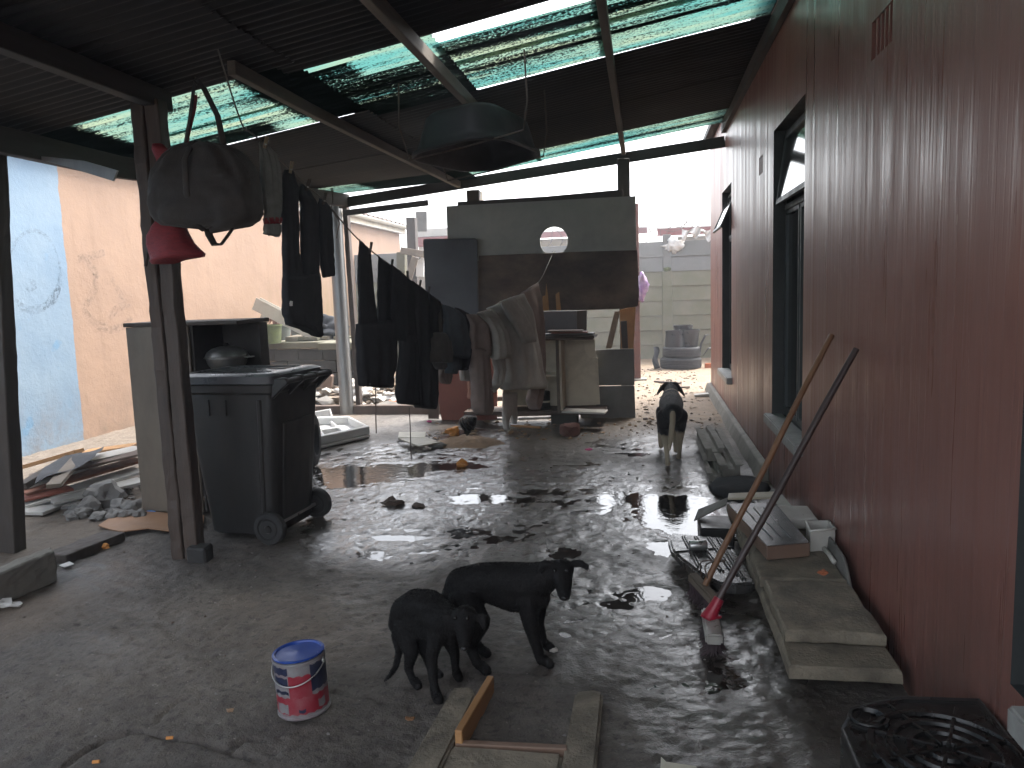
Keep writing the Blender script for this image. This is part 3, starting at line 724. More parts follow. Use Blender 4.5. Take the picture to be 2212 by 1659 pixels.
def window(k, y0, y1, z0, z1, transom, tilt):
    f = MB(); X0, X1 = XW + 0.085, XW + 0.125; b = 0.035
    f.box((X0, y0 + .002, z0 + .002), (X1, y0 + b, z1 - .002)); f.box((X0, y1 - b, z0 + .002), (X1, y1 - .002, z1 - .002))
    f.box((X0 + .002, y0 + b, z0 + .002), (X1 - .002, y1 - b, z0 + b)); f.box((X0 + .002, y0 + b, z1 - b), (X1 - .002, y1 - b, z1 - .002))
    f.box((X0 - .012, y0 + b, transom - 0.02), (X1 - .004, y1 - b, transom + 0.02))
    ym = (y0 + y1) / 2
    f.box((X0 + .004, ym - 0.018, z0 + b), (X1 - .006, ym + 0.018, transom - 0.02))
    win = build('window', f, 'window_frame', house, bevel=0.003)
    for a, c in ((y0 + b, ym - 0.018), (ym + 0.018, y1 - b)):
        build('pane', MB().box((XW + 0.10, a, z0 + b), (XW + 0.106, c, transom - 0.02)), 'glass', win)
        cas = MB()
        for q in ((a + .004, a + .03), (c - .03, c - .004)): cas.box((X0 - .006, q[0], z0 + b + .003), (X0 + .016, q[1], transom - 0.023))
        cas.box((X0 - .005, a + .03, z0 + b + .003), (X0 + .015, c - .03, z0 + b + .03)); cas.box((X0 - .005, a + .03, transom - .05), (X0 + .015, c - .03, transom - .023))
        build('casement', cas, 'window_frame', win)
    # top-hung sash standing open
    H = z1 - b - transom - 0.02; hinge = Vector((X0, 0, z1 - b)); dx, dz = -math.sin(tilt), -math.cos(tilt)
    ux = Vector((dx, 0, dz)); s = MB(); nn = Vector((dz, 0, -dx))
    def bar(u0, u1, a, c, t=0.024):
        p = [hinge + ux * u + Vector((0, yy, 0)) + nn * q for q in (-t / 2, t / 2) for (u, yy) in ((u0, a), (u1, a), (u1, c), (u0, c))]
        s.hexa(p)
    a, c = y0 + b + .004, y1 - b - .004
    bar(0.0, 0.035, a, c); bar(H - 0.035, H, a, c); bar(0.036, H - 0.036, a, a + 0.035); bar(0.036, H - 0.036, c - 0.035, c)
    sash = build('top_sash', s, 'window_frame', win)
    g = MB(); p = [hinge + ux * u + Vector((0, yy, 0)) + nn * q for q in (-0.003, 0.003) for (u, yy) in ((0.03, a + .03), (H - .03, a + .03), (H - .03, c - .03), (0.03, c - .03))]
    g.hexa(p); build('pane', g, 'glass', sash)
    cur = MB().grid([[(XW + 0.150 + 0.012 * math.sin(y * 70), y, z) for z in (z0 + .003, z1 - .003)] for y in np.linspace(y0 + .003, y1 - .003, 50)])
    build('curtain', cur, 'curtain', win, fix=False, smooth=True)
    sl = MB().box((XW - 0.055, y0 - 0.05, z0 - 0.07), (XW + 0.08, y1 + (0.05 if k else -0.11), z0 + 0.004)); build('sill', sl.jitter(0.004, 8), 'sill', win, bevel=0.008, seg=2)
window(0, *WIN[0], 2.03, 0.05); window(1, *WIN[1], 2.03, 0.13); window(2, *WIN[2], 2.05, 0.42)
for (y0, y1, z0, z1), n in zip(VENT, (5, 4)):
    f = MB().box((XW + 0.06, y0, z0), (XW + 0.068, y1, z1)); vb = build('air_brick', f, 'cupdark', house)
    for k in range(1, n - 1 + 1):
        y = y0 + (y1 - y0) * k / n
        build('slat', MB().box((XW + 0.004, y - 0.009, z0 + .001), (XW + 0.058, y + 0.009, z1 - .001)), 'red_wall', vb)

# ------------------------------------------------------------------ neighbour's house on the left
nb = thing('neighbour_house', 'peach painted house with one bright blue wall panel, white gutter and tiled roof', 'house', (-8, 9, 0))
NX = -6.25
mb = MB().box((-13, -4, -0.1), (NX, 19.6, 3.12)); build('wall', mb, 'peach_wall', nb)
mb = MB().box((NX + .002, -4, 3.10), (NX + 0.10, 19.9, 3.125)); build('soffit', mb, 'plaster_white', nb)
mb = MB().box((NX + 0.02, -4, 3.13), (NX + 0.045, 19.95, 3.30)); build('fascia', mb, 'cream', nb)
def gutter_profile(y):
    c = Vector((NX + 0.115, y, 3.30)); P = []
    for k in range(9):
        a = math.pi + math.pi * k / 8; P.append(c + Vector((0.065 * math.cos(a), 0, 0.085 * math.sin(a))))
    for k in range(8, -1, -1):
        a = math.pi + math.pi * k / 8; P.append(c + Vector((0.059 * math.cos(a), 0, 0.079 * math.sin(a) + .003)))
    return P
gut = build('gutter', MB().loft([gutter_profile(y) for y in (-4, 5, 12, 20.15)]), 'gutter', nb, smooth='auto')
for y in np.arange(9.0, 20, 1.15):
    c = Vector((NX + 0.115, y, 3.30)); P = [c + Vector((0.069 * math.cos(math.pi + math.pi * k / 8), 0, 0.09 * math.sin(math.pi + math.pi * k / 8))) for k in range(9)]
    P = P + [Vector((p.x, p.y, p.z)) + Vector((-(p.x - c.x) * .08, 0, .006)) for p in reversed(P)]
    build('gutter_joint', MB().loft([P, [p + Vector((0, 0.07, 0)) for p in P]]), 'gutter', gut, smooth='auto')
mb = MB().hexa([(-13, -4, 4.5), (NX + .06, -4, 3.27), (NX + .06, 20.1, 3.27), (-13, 20.1, 4.5), (-13, -4, 4.55), (NX + .06, -4, 3.33), (NX + .06, 20.1, 3.33), (-13, 20.1, 4.55)])
roofn = build('roof', mb, 'roof_tile', nb)
tl = MB()
tl.grid([[(NX + .10 - 0.42 * u, 0.165 - 0.33 * (1 - t) , 3.345 + 0.42 * u * 0.182 + 0.03 * math.sin(math.pi * 2 * t) ) for t in np.linspace(0, 1, 9)] for u in (0, 1)])
tl.grid([[(NX + .10 - 0.42 * u, 0.165 - 0.33 * (1 - t) , 3.330 + 0.42 * u * 0.182 + 0.03 * math.sin(math.pi * 2 * t) ) for t in np.linspace(0, 1, 9)] for u in (0, 1)])
tl.grid([[(NX + .10, 0.165 - 0.33 * (1 - t), (3.330, 3.345)[u] + 0.03 * math.sin(math.pi * 2 * t)) for t in np.linspace(0, 1, 9)] for u in (0, 1)])
t0 = build('tile', tl, 'roof_tile', roofn, fix=False)
t0.location.y += 8.0
for k in range(1, 37):
    c = t0.copy(); COL.objects.link(c); c.parent = roofn; c.location = t0.location + Vector((0, 0.326 * k, rng.uniform(-.004, .004)))
# soot and chalk scrawls on that wall
def scrawl(pts, width, m, name):
    q = [xp(px, py, NX) for px, py in pts]; P = []
    for i, p in enumerate(q):
        d = (q[min(i + 1, len(q) - 1)] - q[max(i - 1, 0)]).normalized(); n = Vector((0, -d.z, d.y))
        wv = width * (0.35 + 0.65 * math.sin(math.pi * (i + 0.6) / (len(q) + 0.2)))
        P.append([p + n * wv + Vector((0.004, 0, 0)), p - n * wv + Vector((0.004, 0, 0))])
    return build(name, MB().grid(P), m, nb, fix=False)
def arc(cx, cy, rx, ry, a0, a1, n=18): return [(cx + rx * math.cos(math.radians(a0 + (a1 - a0) * k / n)), cy + ry * math.sin(math.radians(a0 + (a1 - a0) * k / n))) for k in range(n + 1)]
scrawl(arc(72, 590, 58, 80, -20, 150), 0.045, 'scrawl', 'graffiti_stroke')
scrawl(arc(72, 590, 58, 80, 20, 70, 8), 0.06, 'scrawl', 'graffiti_stroke')
scrawl(arc(72, 590, 56, 92, 185, 345), 0.02, 'scrawl', 'graffiti_stroke')
scrawl([(60, 612), (66, 616), (72, 628)], 0.08, 'scrawl', 'graffiti_stroke')
for pts in ([(168, 560), (190, 555), (225, 545)], [(205, 590), (206, 620), (195, 645), (182, 662)], [(240, 600), (262, 640), (276, 655), (250, 668), (235, 690)],
            [(180, 665), (195, 690), (215, 705), (240, 712), (265, 705), (285, 685)], [(186, 565), (200, 580), (212, 600)]):
    scrawl(pts, 0.055, 'scrawl', 'graffiti_stroke')

# ------------------------------------------------------------------ the lean-to shelter
def zroof(x, y):
    t = min(max((y - 5.0) / 4.2, 0), 1)
    d = -0.05 + (0.9 - x) / 2.9 * 0.08 if x > -2 else 0.03 + (-2 - x) / 1.7 * 0.21
    return 3.142 + 0.17 * x + t * d
sh = thing('lean_to_shelter', 'rickety lean-to shelter of dark corrugated sheets and teal fibreglass on timber posts', 'shelter', (-1.5, 4, 0))
def sheet(x0, x1, y0, y1, m, lift=0.0, dirt=None, ragged=0.0, seed=0):
    ny = max(8, int((y1 - y0) / 0.0095)); nx = 14
    P, D = [], []
    for i in range(nx + 1):
        row = []
        for j in range(ny + 1):
            y = y0 + (y1 - y0) * j / ny; x = x0 + (x1 - x0) * i / nx
            if i in (0, nx) and ragged: x += ragged * mnoise.noise(Vector((y * 9, seed, x0))) * (1 if i else -1)
            row.append((x, y, zroof(x, y) + 0.028 + lift + 0.0095 * math.cos(2 * math.pi * y / 0.076) + 0.006 * mnoise.noise(Vector((x * 1.1, y * 0.9, seed)))))
            D.append(dirt(x, y) + 0.055 * math.cos(2 * math.pi * y / 0.076) if dirt else 0.0)
        P.append(row)
    o = build('translucent_sheet' if m == 'roof_teal' else 'corrugated_sheet', MB().grid(P), m, sh, fix=False, smooth=True)
    a = o.data.attributes.new('dirt', 'FLOAT', 'POINT'); a.data.foreach_set('value', D)
    return o
k = 0
yy = 0.22
while yy < 4.3:
    e = min(yy + 0.80, 4.35)
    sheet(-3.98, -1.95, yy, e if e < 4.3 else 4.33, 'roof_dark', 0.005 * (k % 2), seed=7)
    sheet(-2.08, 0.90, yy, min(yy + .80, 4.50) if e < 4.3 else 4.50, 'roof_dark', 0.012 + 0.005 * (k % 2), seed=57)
    yy += 0.73; k += 1
def d_left(x, y):
    e = 0.55
    if -3.45 < x < -2.40 and not (-2.95 < x < -2.85): e = -0.02 + 0.22 * mnoise.noise(Vector((x * 1.5, y * 7, 2)))
    if y > 5.25 and x < -2.6: e += 0.3
    return e
def d_mid(x, y):
    if y < 4.62 and x < -1.72: return -0.5
    if y < 4.92 and x > -1.75: return -0.06
    return 0.20 + 0.25 * max(0, (y - 5.3))
def d_right(x, y):
    s = -0.02 + 0.14 * mnoise.noise(Vector((x * 0.35, y * 5.5, 8)))
    s += 0.32 * math.exp(-((y - 5.02 - 0.04 * x) / 0.07) ** 2) + 0.30 * math.exp(-((y - 5.42 - 0.03 * x) / 0.035) ** 2)
    return s + 0.015 - (0.03 if x > 0.3 else 0)
sheet(-3.98, -1.98, 4.30, 5.02, 'roof_teal', 0.024, d_left, seed=3); sheet(-3.98, -1.98, 4.96, 5.57, 'roof_teal', 0.020, d_left, seed=4)
sheet(-2.10, -1.20, 4.44, 5.20, 'roof_teal', 0.040, d_mid, seed=5); sheet(-2.10, -1.20, 5.14, 5.86, 'roof_teal', 0.036, d_mid, seed=6)
sheet(-1.24, -0.24, 4.735, 5.24, 'roof_teal', 0.052, d_right, seed=7); sheet(-1.24, -0.24, 5.17, 5.84, 'roof_teal', 0.048, d_right, seed=8)
sheet(-0.28, 0.90, 4.46, 5.24, 'roof_teal', 0.064, d_right, seed=9); sheet(-0.28, 0.90, 5.17, 5.88, 'roof_teal', 0.060, d_right, seed=10)
k = 0; yy = 5.50
while yy < 8.3:
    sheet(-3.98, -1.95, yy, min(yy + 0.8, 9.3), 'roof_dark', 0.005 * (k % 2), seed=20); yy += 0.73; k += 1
sheet(-3.98, -1.95, yy - .02, 9.28, 'roof_teal', 0.006, lambda x, y: 0.32 if (x > -3.2) else 0.08, seed=90)
k = 0; yy = 5.78
while yy < 8.0:
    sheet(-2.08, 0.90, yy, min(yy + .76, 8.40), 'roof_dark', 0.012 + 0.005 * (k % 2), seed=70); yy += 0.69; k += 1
sheet(-2.08, -1.15, 8.36, 9.22, 'roof_teal', 0.034, lambda x, y: 0.30 if y < 8.9 else 0.02, seed=91)
sheet(-1.20, 0.90, 8.36, 9.20, 'roof_teal', 0.040, lambda x, y: 0.06 + 0.22 * mnoise.noise(Vector((x * .4, y * 6, 4))), seed=92)
def purlin(x, y0, y1, w, h, m='beam_wood', drop=0.0, nm='purlin'):
    ys = [y0] + ([5.0] if y0 < 5 < y1 else []) + [y1]; mb = MB()
    L = []
    for y in ys:
        z = zroof(x, y) + 0.012 - drop
        L.append([(x - w / 2, y, z - h), (x + w / 2, y, z - h), (x + w / 2, y, z), (x - w / 2, y, z)])
    mb.loft(L).jitter(0.004, 2.5, x); return build(nm, mb, m, sh, bevel=0.004)
purlin(-3.62, 0.2, 9.3, 0.07, 0.15, nm='eave_beam'); purlin(-2.68, 0.2, 4.18, 0.075, 0.11); purlin(-2.17, 4.0, 9.25, 0.05, 0.075, 'pale_beam')
purlin(-1.25, 0.2, 8.2, 0.055, 0.085, 'pale_beam'); purlin(-0.21, 3.0, 9.25, 0.05, 0.075, 'pale_beam'); purlin(-0.21, 0.2, 2.98, 0.05, 0.075)
# cross rafter between the dark sheets and the fibreglass
def rafter(y, x0, x1, w=0.05, h=0.11, drop=0.09, m='beam_wood', nm='rafter'):
    mb = MB(); xs = [x0, -2.0, x1] if x0 < -2 < x1 else [x0, x1]
    mb.loft([[(x, y - w / 2, zroof(x, y) - drop - h), (x, y - w / 2, zroof(x, y) - drop), (x, y + w / 2, zroof(x, y) - drop), (x, y + w / 2, zroof(x, y) - drop - h)] for x in xs])
    return build(nm, mb.jitter(0.004, 2), m, sh, bevel=0.004)
rafter(0.32, -3.66, 0.90)
mb = MB().beam((-3.72, 9.26, 2.72), (0.92, 9.26, 3.165), 0.05, 0.12); build('back_beam', mb.jitter(0.005, 2), 'beam_wood', sh, bevel=0.004)
mb = MB().beam((-3.70, 9.36, 2.585), (-2.6, 9.36, 2.66), 0.045, 0.07); build('brace', mb.jitter(0.005, 2), 'beam_wood', sh, bevel=0.004)
def post(a, b, w, d, m, nm='post', n=8, rag=0.006, seed=0):
    a, b = Vector(a), Vector(b); L = []
    for k in range(n + 1):
        c = a.lerp(b, k / n); L.append([c + Vector((sx * w / 2, sy * d / 2, 0)) for sx, sy in ((-1, -1), (1, -1), (1, 1), (-1, 1))])
    return build(nm, MB().loft(L).jitter(rag, 5, seed), m, sh, bevel=0.006, rough=(3, rag * .7, 12))
post((-2.735, 4.05, -0.03), (-2.745, 4.05, 2.66), 0.075, 0.13, 'post_wood', seed=1, n=14, rag=0.009)
post((-2.645, 4.03, -0.03), (-2.665, 4.05, 2.62), 0.085, 0.09, 'post_wood', seed=2, n=14, rag=0.008)
mb = MB().box((-2.64, 3.93, -0.02), (-2.52, 4.03, 0.09)); build('post_shoe', mb.jitter(0.008, 9), 'rubber', sh, bevel=0.01)
post((-3.95, 4.05, -0.03), (-3.775, 4.05, 2.46), 0.20, 0.10, 'dark_wood', seed=3)
post((-1.99, 9.21, -0.03), (-1.99, 9.21, 2.72), 0.15, 0.09, 'dark_wood', seed=4)
post((-0.21, 9.21, -0.03), (-0.21, 9.21, 2.98), 0.14, 0.09, 'dark_wood', seed=5)
post((-3.66, 9.42, -0.03), (-3.69, 9.42, 2.66), 0.06, 0.10, 'post_wood', seed=6)
mb = MB().tube([(-3.795, 9.32, -0.02), (-3.80, 9.32, 1.4), (-3.805, 9.32, 2.70)], 0.088, 20); build('steel_pole', mb, 'galv', sh, smooth='auto')
for z in (2.52, 0.95):
    pass
mb = MB().box((-3.60, 4.0, 2.36), (-3.575, 4.6, 2.365)); 
a, b_ = yp(45, 335, 4.25), yp(250, 388, 4.25)
mb = MB().prism([yp(40, 332, 4.25), yp(180, 347, 4.25), yp(253, 368, 4.25), yp(244, 391, 4.25), yp(150, 362, 4.25)], (0, 0.015, 0)); build('sheet_offcut', mb, 'galv', sh)
mb = MB().prism([yp(620, 395, 9.2), yp(715, 400, 9.2), yp(717, 432, 9.2), yp(615, 418, 9.2)], (0, 0.03, 0)); build('sheet_offcut', mb, 'concrete', sh)
mb = MB().beam((-6.1, 9.36, 0.115), (-2.46, 9.36, 0.115), 0.10, 0.14); single('timber_kerb', mb.jitter(0.006, 3), 'charred', 'long sooty timber kerb lying between rubble heap and wet floor', 'kerb', bevel=0.008)

# ------------------------------------------------------------------ precast wall at the end of the yard, houses behind it
VY = 16.3
vw = thing('precast_wall', 'mossy precast concrete panel wall closing off the end of the yard', 'wall', (-1, VY, 0))
PX = [-8.4, -6.6, -4.9, -3.12, -1.32, 0.48, 2.28, 4.1]
for x in PX:
    build('wall_post', MB().box((x - 0.10, VY - 0.055, -0.05), (x + 0.10, VY + 0.055, 1.82)).jitter(0.006, 4, x), 'vib', vw, bevel=0.01)
    build('wall_post', MB().box((x - 0.085, VY - 0.05, 1.821), (x + 0.085, VY + 0.05, 2.56)).jitter(0.006, 4, x), 'vib_top', vw, bevel=0.01)
row = 0.301
for k in range(8):
    for x0, x1 in zip(PX[:-1], PX[1:]):
        t = rng.uniform(-0.006, 0.006)
        pm = 'vib' if k < 6 else 'vib_top'
        xa, xb, za, zb, yb = x0 + 0.07, x1 - 0.07, 0.001 + k * row, (k + 1) * row + 0.012, VY + 0.02
        ya, yt = VY - 0.040 + t, VY - 0.016 + t
        mbp = MB().hexa([(xa, ya, za), (xb, ya, za), (xb, yb, za), (xa, yb, za), (xa, yt, zb), (xb, yt, zb), (xb, yb - .002, zb), (xa, yb - .002, zb)])
        build('panel', mbp.jitter(0.004, 1.2, k + x0), pm, vw, bevel=0.005)
c = yp(1432, 645 * 1.0, VY - .06)
single('moss_clump', MB().blob((0.48, VY - 0.06, 1.86), (0.07, 0.035, 0.045), 3, 3, 0.4), 'moss', 'yellow green moss clump on a precast wall post', 'moss')
# barbed wire in loose coils along the top
def barbed(name, pts, label):
    w = MB().tube(pts, 0.006, 5)
    for p, q in zip(pts[:-1:2], pts[1::2]):
        c = (Vector(p) + Vector(q)) / 2
        for s in (0, 1):
            d = Vector((rng.uniform(-1, 1), rng.uniform(-1, 1), rng.uniform(-1, 1))).normalized() * 0.022
            w.tube([c - d, c + d], 0.004, 4)
    return single(name, w, 'wire', label, 'wire')
def pxline(pts, Y, n=6, jit=0.0):
    P = [yp(px, py, Y) for px, py in pts]; out = []
    for i in range(len(P) - 1):
        p0, p1, p2, p3 = P[max(i - 1, 0)], P[i], P[i + 1], P[min(i + 2, len(P) - 1)]
        for k in range(n):
            t = k / n
            out.append(0.5 * ((2 * p1) + (p2 - p0) * t + (2 * p0 - 5 * p1 + 4 * p2 - p3) * t * t + (-p0 + 3 * p1 - 3 * p2 + p3) * t ** 3))
    out.append(P[-1]); return out
barbed('barbed_wire', pxline([(1384, 487), (1393, 482), (1402, 492), (1406, 510), (1398, 520), (1388, 530), (1384, 535)], VY), 'small coil of barbed wire beside the plywood screen')
barbed('barbed_wire', pxline([(1400, 494), (1412, 506), (1425, 514)], VY), 'short barbed strand sagging between two coils')
barbed('barbed_wire', pxline([(1428, 512), (1428, 496), (1452, 500), (1475, 492), (1482, 480), (1490, 474), (1503, 482), (1510, 494), (1497, 490), (1484, 481), (1470, 490), (1462, 489)], VY), 'big barbed wire coil above the precast wall near the red house')
barbed('barbed_wire', pxline([(1440, 505), (1447, 490), (1462, 482)], VY), 'curled barbed wire end over the red fascia')
barbed('barbed_wire', pxline([(1167, 541), (1185, 530), (1192, 518), (1193, 500), (1200, 496), (1212, 508), (1214, 524), (1203, 535), (1190, 528)], VY), 'barbed wire loop seen through the round hole')
film = MB().grid([[yp(1473 + u * 62, 494 + 4 * math.sin(u * 9) + v * (16 + 10 * math.sin(u * 14 + 1)), VY - 0.1 + 0.05 * math.sin(u * 20 + v * 5)) for v in np.linspace(0, 1, 8)] for u in np.linspace(0, 1, 24)])
single('plastic_film', film, 'film', 'torn grey plastic sheet snagged on the barbed wire', 'plastic', fix=False, smooth=True)
single('plastic_scrap', MB().blob(yp(1455, 530, VY - .06), (0.16, 0.03, 0.12), 5, 3, 0.9, 2.2), 'film', 'ragged grey plastic scrap hanging on precast panel', 'plastic', smooth=True)
def far_house(label, x0, x1, z, Y, wallm):
    h = thing('distant_house', label, 'house', ((x0 + x1) / 2, Y + 2, 0))
    build('wall', MB().box((x0 + 0.3, Y + .35, 0), (x1 - 0.3, Y + 6, z - 0.02)), wallm, h)
    build('fascia', MB().box((x0, Y, z), (x1, Y + 0.05, z + 0.17)), 'plaster_red', h)
    build('roof', MB().hexa([(x0, Y + .06, z + .1), (x1, Y + .06, z + .1), (x1, Y + 6.5, z + .9), (x0, Y + 6.5, z + .9), (x0, Y + .06, z + .20), (x1, Y + .06, z + .20), (x1, Y + 6.5, z + 1.0), (x0, Y + 6.5, z + 1.0)]), 'plaster_white', h)
    return h
c0 = yp(1420, 510, 19.5); far_house('house with dark red fascia and pale roof behind the big barbed coil', c0.x, 7.0, c0.z, 19.5, 'wall_white')
c0 = yp(1398, 481, 24.0); far_house('yellow walled house with red fascia seen through the round hole', -5.2, c0.x, yp(1197, 513, 24).z, 24.0, 'plaster_yellow')

# ================================================================== BOARDS AND CUPBOARD AT THE BACK
BY = 8.85
def pxboard(name, pts, Y, th, m, label, cat='board', bevel=0.003, hole=None, jit=0.0, lean=0.0, parent=None):
    P = [yp(px, py, Y) for px, py in pts]
    if lean: P = [p + Vector((0, lean * p.z, 0)) for p in P]
    if parent is not None: return build(name, MB().prism(P, (0, th, 0)).jitter(jit, 5), m, parent, bevel=bevel)
    return single(name, MB().prism(P, (0, th, 0)).jitter(jit, 5), m, label, cat, bevel=bevel)
def holed_board():
    """upper grey board with a round hole whose lower edge is cut off by the board below"""
    c = yp(1197, 521, BY); r = 0.160
    x0, x1, z0, z1 = yp(967, 500, BY).x, yp(1374, 500, BY).x, 1.87, 2.51
    n = 40; ring = [(c.x + r * math.cos(2 * math.pi * k / n), c.z + r * math.sin(2 * math.pi * k / n)) for k in range(n)]
    outer = []
    for k in range(n):
        a = 2 * math.pi * k / n; dx, dz = math.cos(a), math.sin(a)
        t = min(((x1 if dx > 0 else x0) - c.x) / dx if abs(dx) > 1e-6 else 9e9, ((z1 if dz > 0 else z0) - c.z) / dz if abs(dz) > 1e-6 else 9e9)
        outer.append((c.x + dx * t, c.z + dz * t))
    # snap nearest ring rays onto the corners
    for cx, cz in ((x0, z0), (x1, z0), (x1, z1), (x0, z1)):
        k = min(range(n), key=lambda q: (outer[q][0] - cx) ** 2 + (outer[q][1] - cz) ** 2); outer[k] = (cx, cz)
    mb = MB(); y0, y1 = BY - 0.018, BY
    for k in range(n):
        j = (k + 1) % n; A, B, C_, D = ring[k], ring[j], outer[j], outer[k]
        mb.add([(p[0], y0, p[1]) for p in (A, B, C_, D)] + [(p[0], y1, p[1]) for p in (A, B, C_, D)],
               [(0, 1, 2, 3), (7, 6, 5, 4), (0, 4, 5, 1), (2, 6, 7, 3)])
    bm_o = build('board_with_hole', mb, 'greyboard')
    return tag(bm_o, 'large grey green board with a round hole, clothes line tied through it', 'board')
holed_board()
pxboard('charred_board', [(1034, 552), (1228, 545), (1377, 540), (1380, 640), (1377, 662), (1340, 668), (1270, 670), (1190, 671), (1110, 672), (1034, 674)], BY - 0.042, 0.02, 'scorched', 'brown scorched plywood board under the board with the round hole', jit=0.006)
b1 = pxboard('splintered_wood', [(1172, 671), (1172, 640), (1178, 638), (1180, 612), (1184, 640), (1186, 671)], BY - 0.052, 0.012, 'raw_wood', 'tall splintered strip of bare orange wood on the scorched board, pointed tip', 'wood strip')
pxboard('splintered_wood', [(1202, 671), (1200, 636), (1208, 630), (1212, 671)], BY - 0.052, 0.012, 'raw_wood', 'shorter bare orange wood strip on the scorched board, nearer the post', 'wood strip')
pxboard('leaning_board', [(914, 519), (918, 516), (1026, 515), (1031, 519), (1033, 694), (922, 700)], BY - 0.075, 0.022, 'darkboard', 'smooth dark grey panel leaning beside the holed board, rounded top corners')
pxboard('top_rail', [(988, 436), (1180, 424), (1345, 409), (1346, 430), (1180, 442), (988, 451)], BY + 0.03, 0.05, 'dark_wood', 'dark timber rail fixed along the top of the holed board', 'rail')
pxboard('red_board', [(938, 792), (952, 768), (960, 770), (1040, 770), (1074, 768), (1074, 906), (1035, 909), (954, 908), (948, 870)], BY - 0.02, 0.018, 'redboard', 'rust red board standing on the floor beneath the hanging clothes', jit=0.003)
pxboard('sooty_board', [(922, 700), (950, 700), (948, 905), (925, 905)], BY + 0.02, 0.02, 'charred', 'narrow blackened upright panel left of the rust red board')
pxboard('smoky_board', [(1248, 757), (1370, 753), (1371, 832), (1251, 834)], BY + 0.04, 0.016, 'sootboard', 'square smoke stained panel standing by the sandy passage, upper half', jit=0.002)
pxboard('smoky_board', [(1251, 835), (1371, 833), (1373, 903), (1254, 906)], BY + 0.044, 0.016, 'sootboard', 'smoke stained panel below the upper one, bottom edge on the sand', jit=0.002)
pxboard('black_backboard', [(1172, 672), (1246, 671), (1246, 735), (1172, 735)], BY + 0.05, 0.014, 'darkboard', 'black board behind the cupboard top, under the scorched board')
pxboard('upright_stud', [(1246, 671), (1268, 670), (1266, 752), (1244, 752)], BY + 0.07, 0.04, 'dark_wood', 'short blackened upright stud between the cupboard and open gap', 'stud')
pxboard('leaning_plank', [(1308, 753), (1321, 753), (1340, 672), (1328, 672)], BY + 0.35, 0.025, 'old_wood', 'pale weathered plank leaning inside the gap under the screen', 'plank')
pxboard('ply_post', [(1338, 670), (1374, 660), (1368, 760), (1342, 760)], BY + 0.20, 0.03, 'raw_wood', 'orange plywood offcut with scorched face behind the open gap', 'board', jit=0.004)
pxboard('timber_offcut', [(1340, 694), (1354, 693), (1357, 753), (1344, 753)], BY + 0.10, 0.02, 'dark_wood', 'short dark slat standing before the orange plywood offcut', 'slat')

cup = thing('open_cupboard', 'old cream cupboard carcass without doors, junk piled on its top', 'cupboard', (-0.8, 8.7, 0))
cz = lambda py, px=1240: yp(px, py, 8.62).z
cx = lambda px, py=800: yp(px, py, 8.62).x
XL, XR, Z0, Z1 = cx(1090), cx(1290), 0.17, 0.955
build('back_panel', MB().box((XL, 8.80, Z0), (cx(1288) - .02, 8.812, Z1 - .02)), 'cream', cup)
build('side_panel', MB().box((XL, 8.45, Z0), (XL + .018, 8.80, Z1)), 'cream', cup, bevel=0.002)
build('divider', MB().box((cx(1213), 8.42, Z0), (cx(1213) + .022, 8.798, Z1)), 'cream', cup, bevel=0.002)
build('door_jamb', MB().box((cx(1213) - .035, 8.40, Z0 - .03), (cx(1213) - .002, 8.42, Z1)), 'old_wood', cup, bevel=0.003)
build('shelf', MB().box((XL + .02, 8.46, 0.545), (cx(1213) - .001, 8.798, 0.563)), 'cream', cup, bevel=0.002)
build('base_board', MB().box((XL - 0.45, 8.40, Z0 - .045), (XR + .10, 8.81, Z0 - .002)), 'charred', cup, bevel=0.004)
mbp = MB().prism([Vector((cx(1225), 8.78, Z0 + .01)), Vector((cx(1293), 8.78, Z0 + .01)), Vector((cx(1290), 8.78, 0.72)), Vector((cx(1272), 8.78, .73)), Vector((cx(1262), 8.78, .80)), Vector((cx(1258), 8.78, Z1 - .02)), Vector((cx(1225), 8.78, Z1 - .02))], (0, 0.012, 0))
build('broken_door', mbp.jitter(0.004, 9), 'cream', cup)
build('top_board', MB().box((XL - 0.02, 8.40, Z1), (cx(1285), 8.82, Z1 + .022)), 'charred', cup, bevel=0.003)
for k, (a, b_, h, m, ya, w_) in enumerate([(1172, 1292, 0.005, 'charred', 8.42, .22), (1180, 1286, 0.026, 'sootboard', 8.50, .20), (1196, 1272, 0.047, 'redboard', 8.46, .18), (1188, 1262, 0.064, 'hardboard', 8.47, .22)]):
    z = Z1 + .023 + h
    single('loose_board', MB().box((cx(a), ya, z), (cx(b_), ya + w_, z + 0.014)).jitter(0.004, 6, k), m, ['warped black board lowest of the pile on the open cupboard', 'grey board second from the bottom on the open cupboard', 'red brown board third up in the pile on the cupboard', 'brown hardboard sheet topmost of the pile on the cupboard'][k], 'board', 'boards on the cupboard')
mb = MB().beam((cx(1222), 8.30, 0.20), (cx(1312), 8.24, 0.19), 0.22, 0.02); single('white_board', mb, 'melamine', 'white board end lying on the cupboard base, sticking out to the passage', 'board', bevel=0.003)
can = MB().lathe([(0.0, 0), (0.062, 0), (0.066, 0.01), (0.066, 0.20), (0.06, 0.205), (0.055, 0.17), (0.0, 0.17)], (cx(1176), 8.55, Z0), 20)
pt = thing('black_tin', 'black tin with a cream band standing in the open cupboard', 'tin', (cx(1176), 8.55, Z0)); build('body', can, 'black_plastic', pt, smooth='auto')
build('band', MB().lathe([(0.0665, 0), (0.0675, 0.001), (0.0675, 0.02), (0.0665, 0.021)], (cx(1176), 8.55, Z0 + .08), 20), 'cream', pt, smooth='auto')
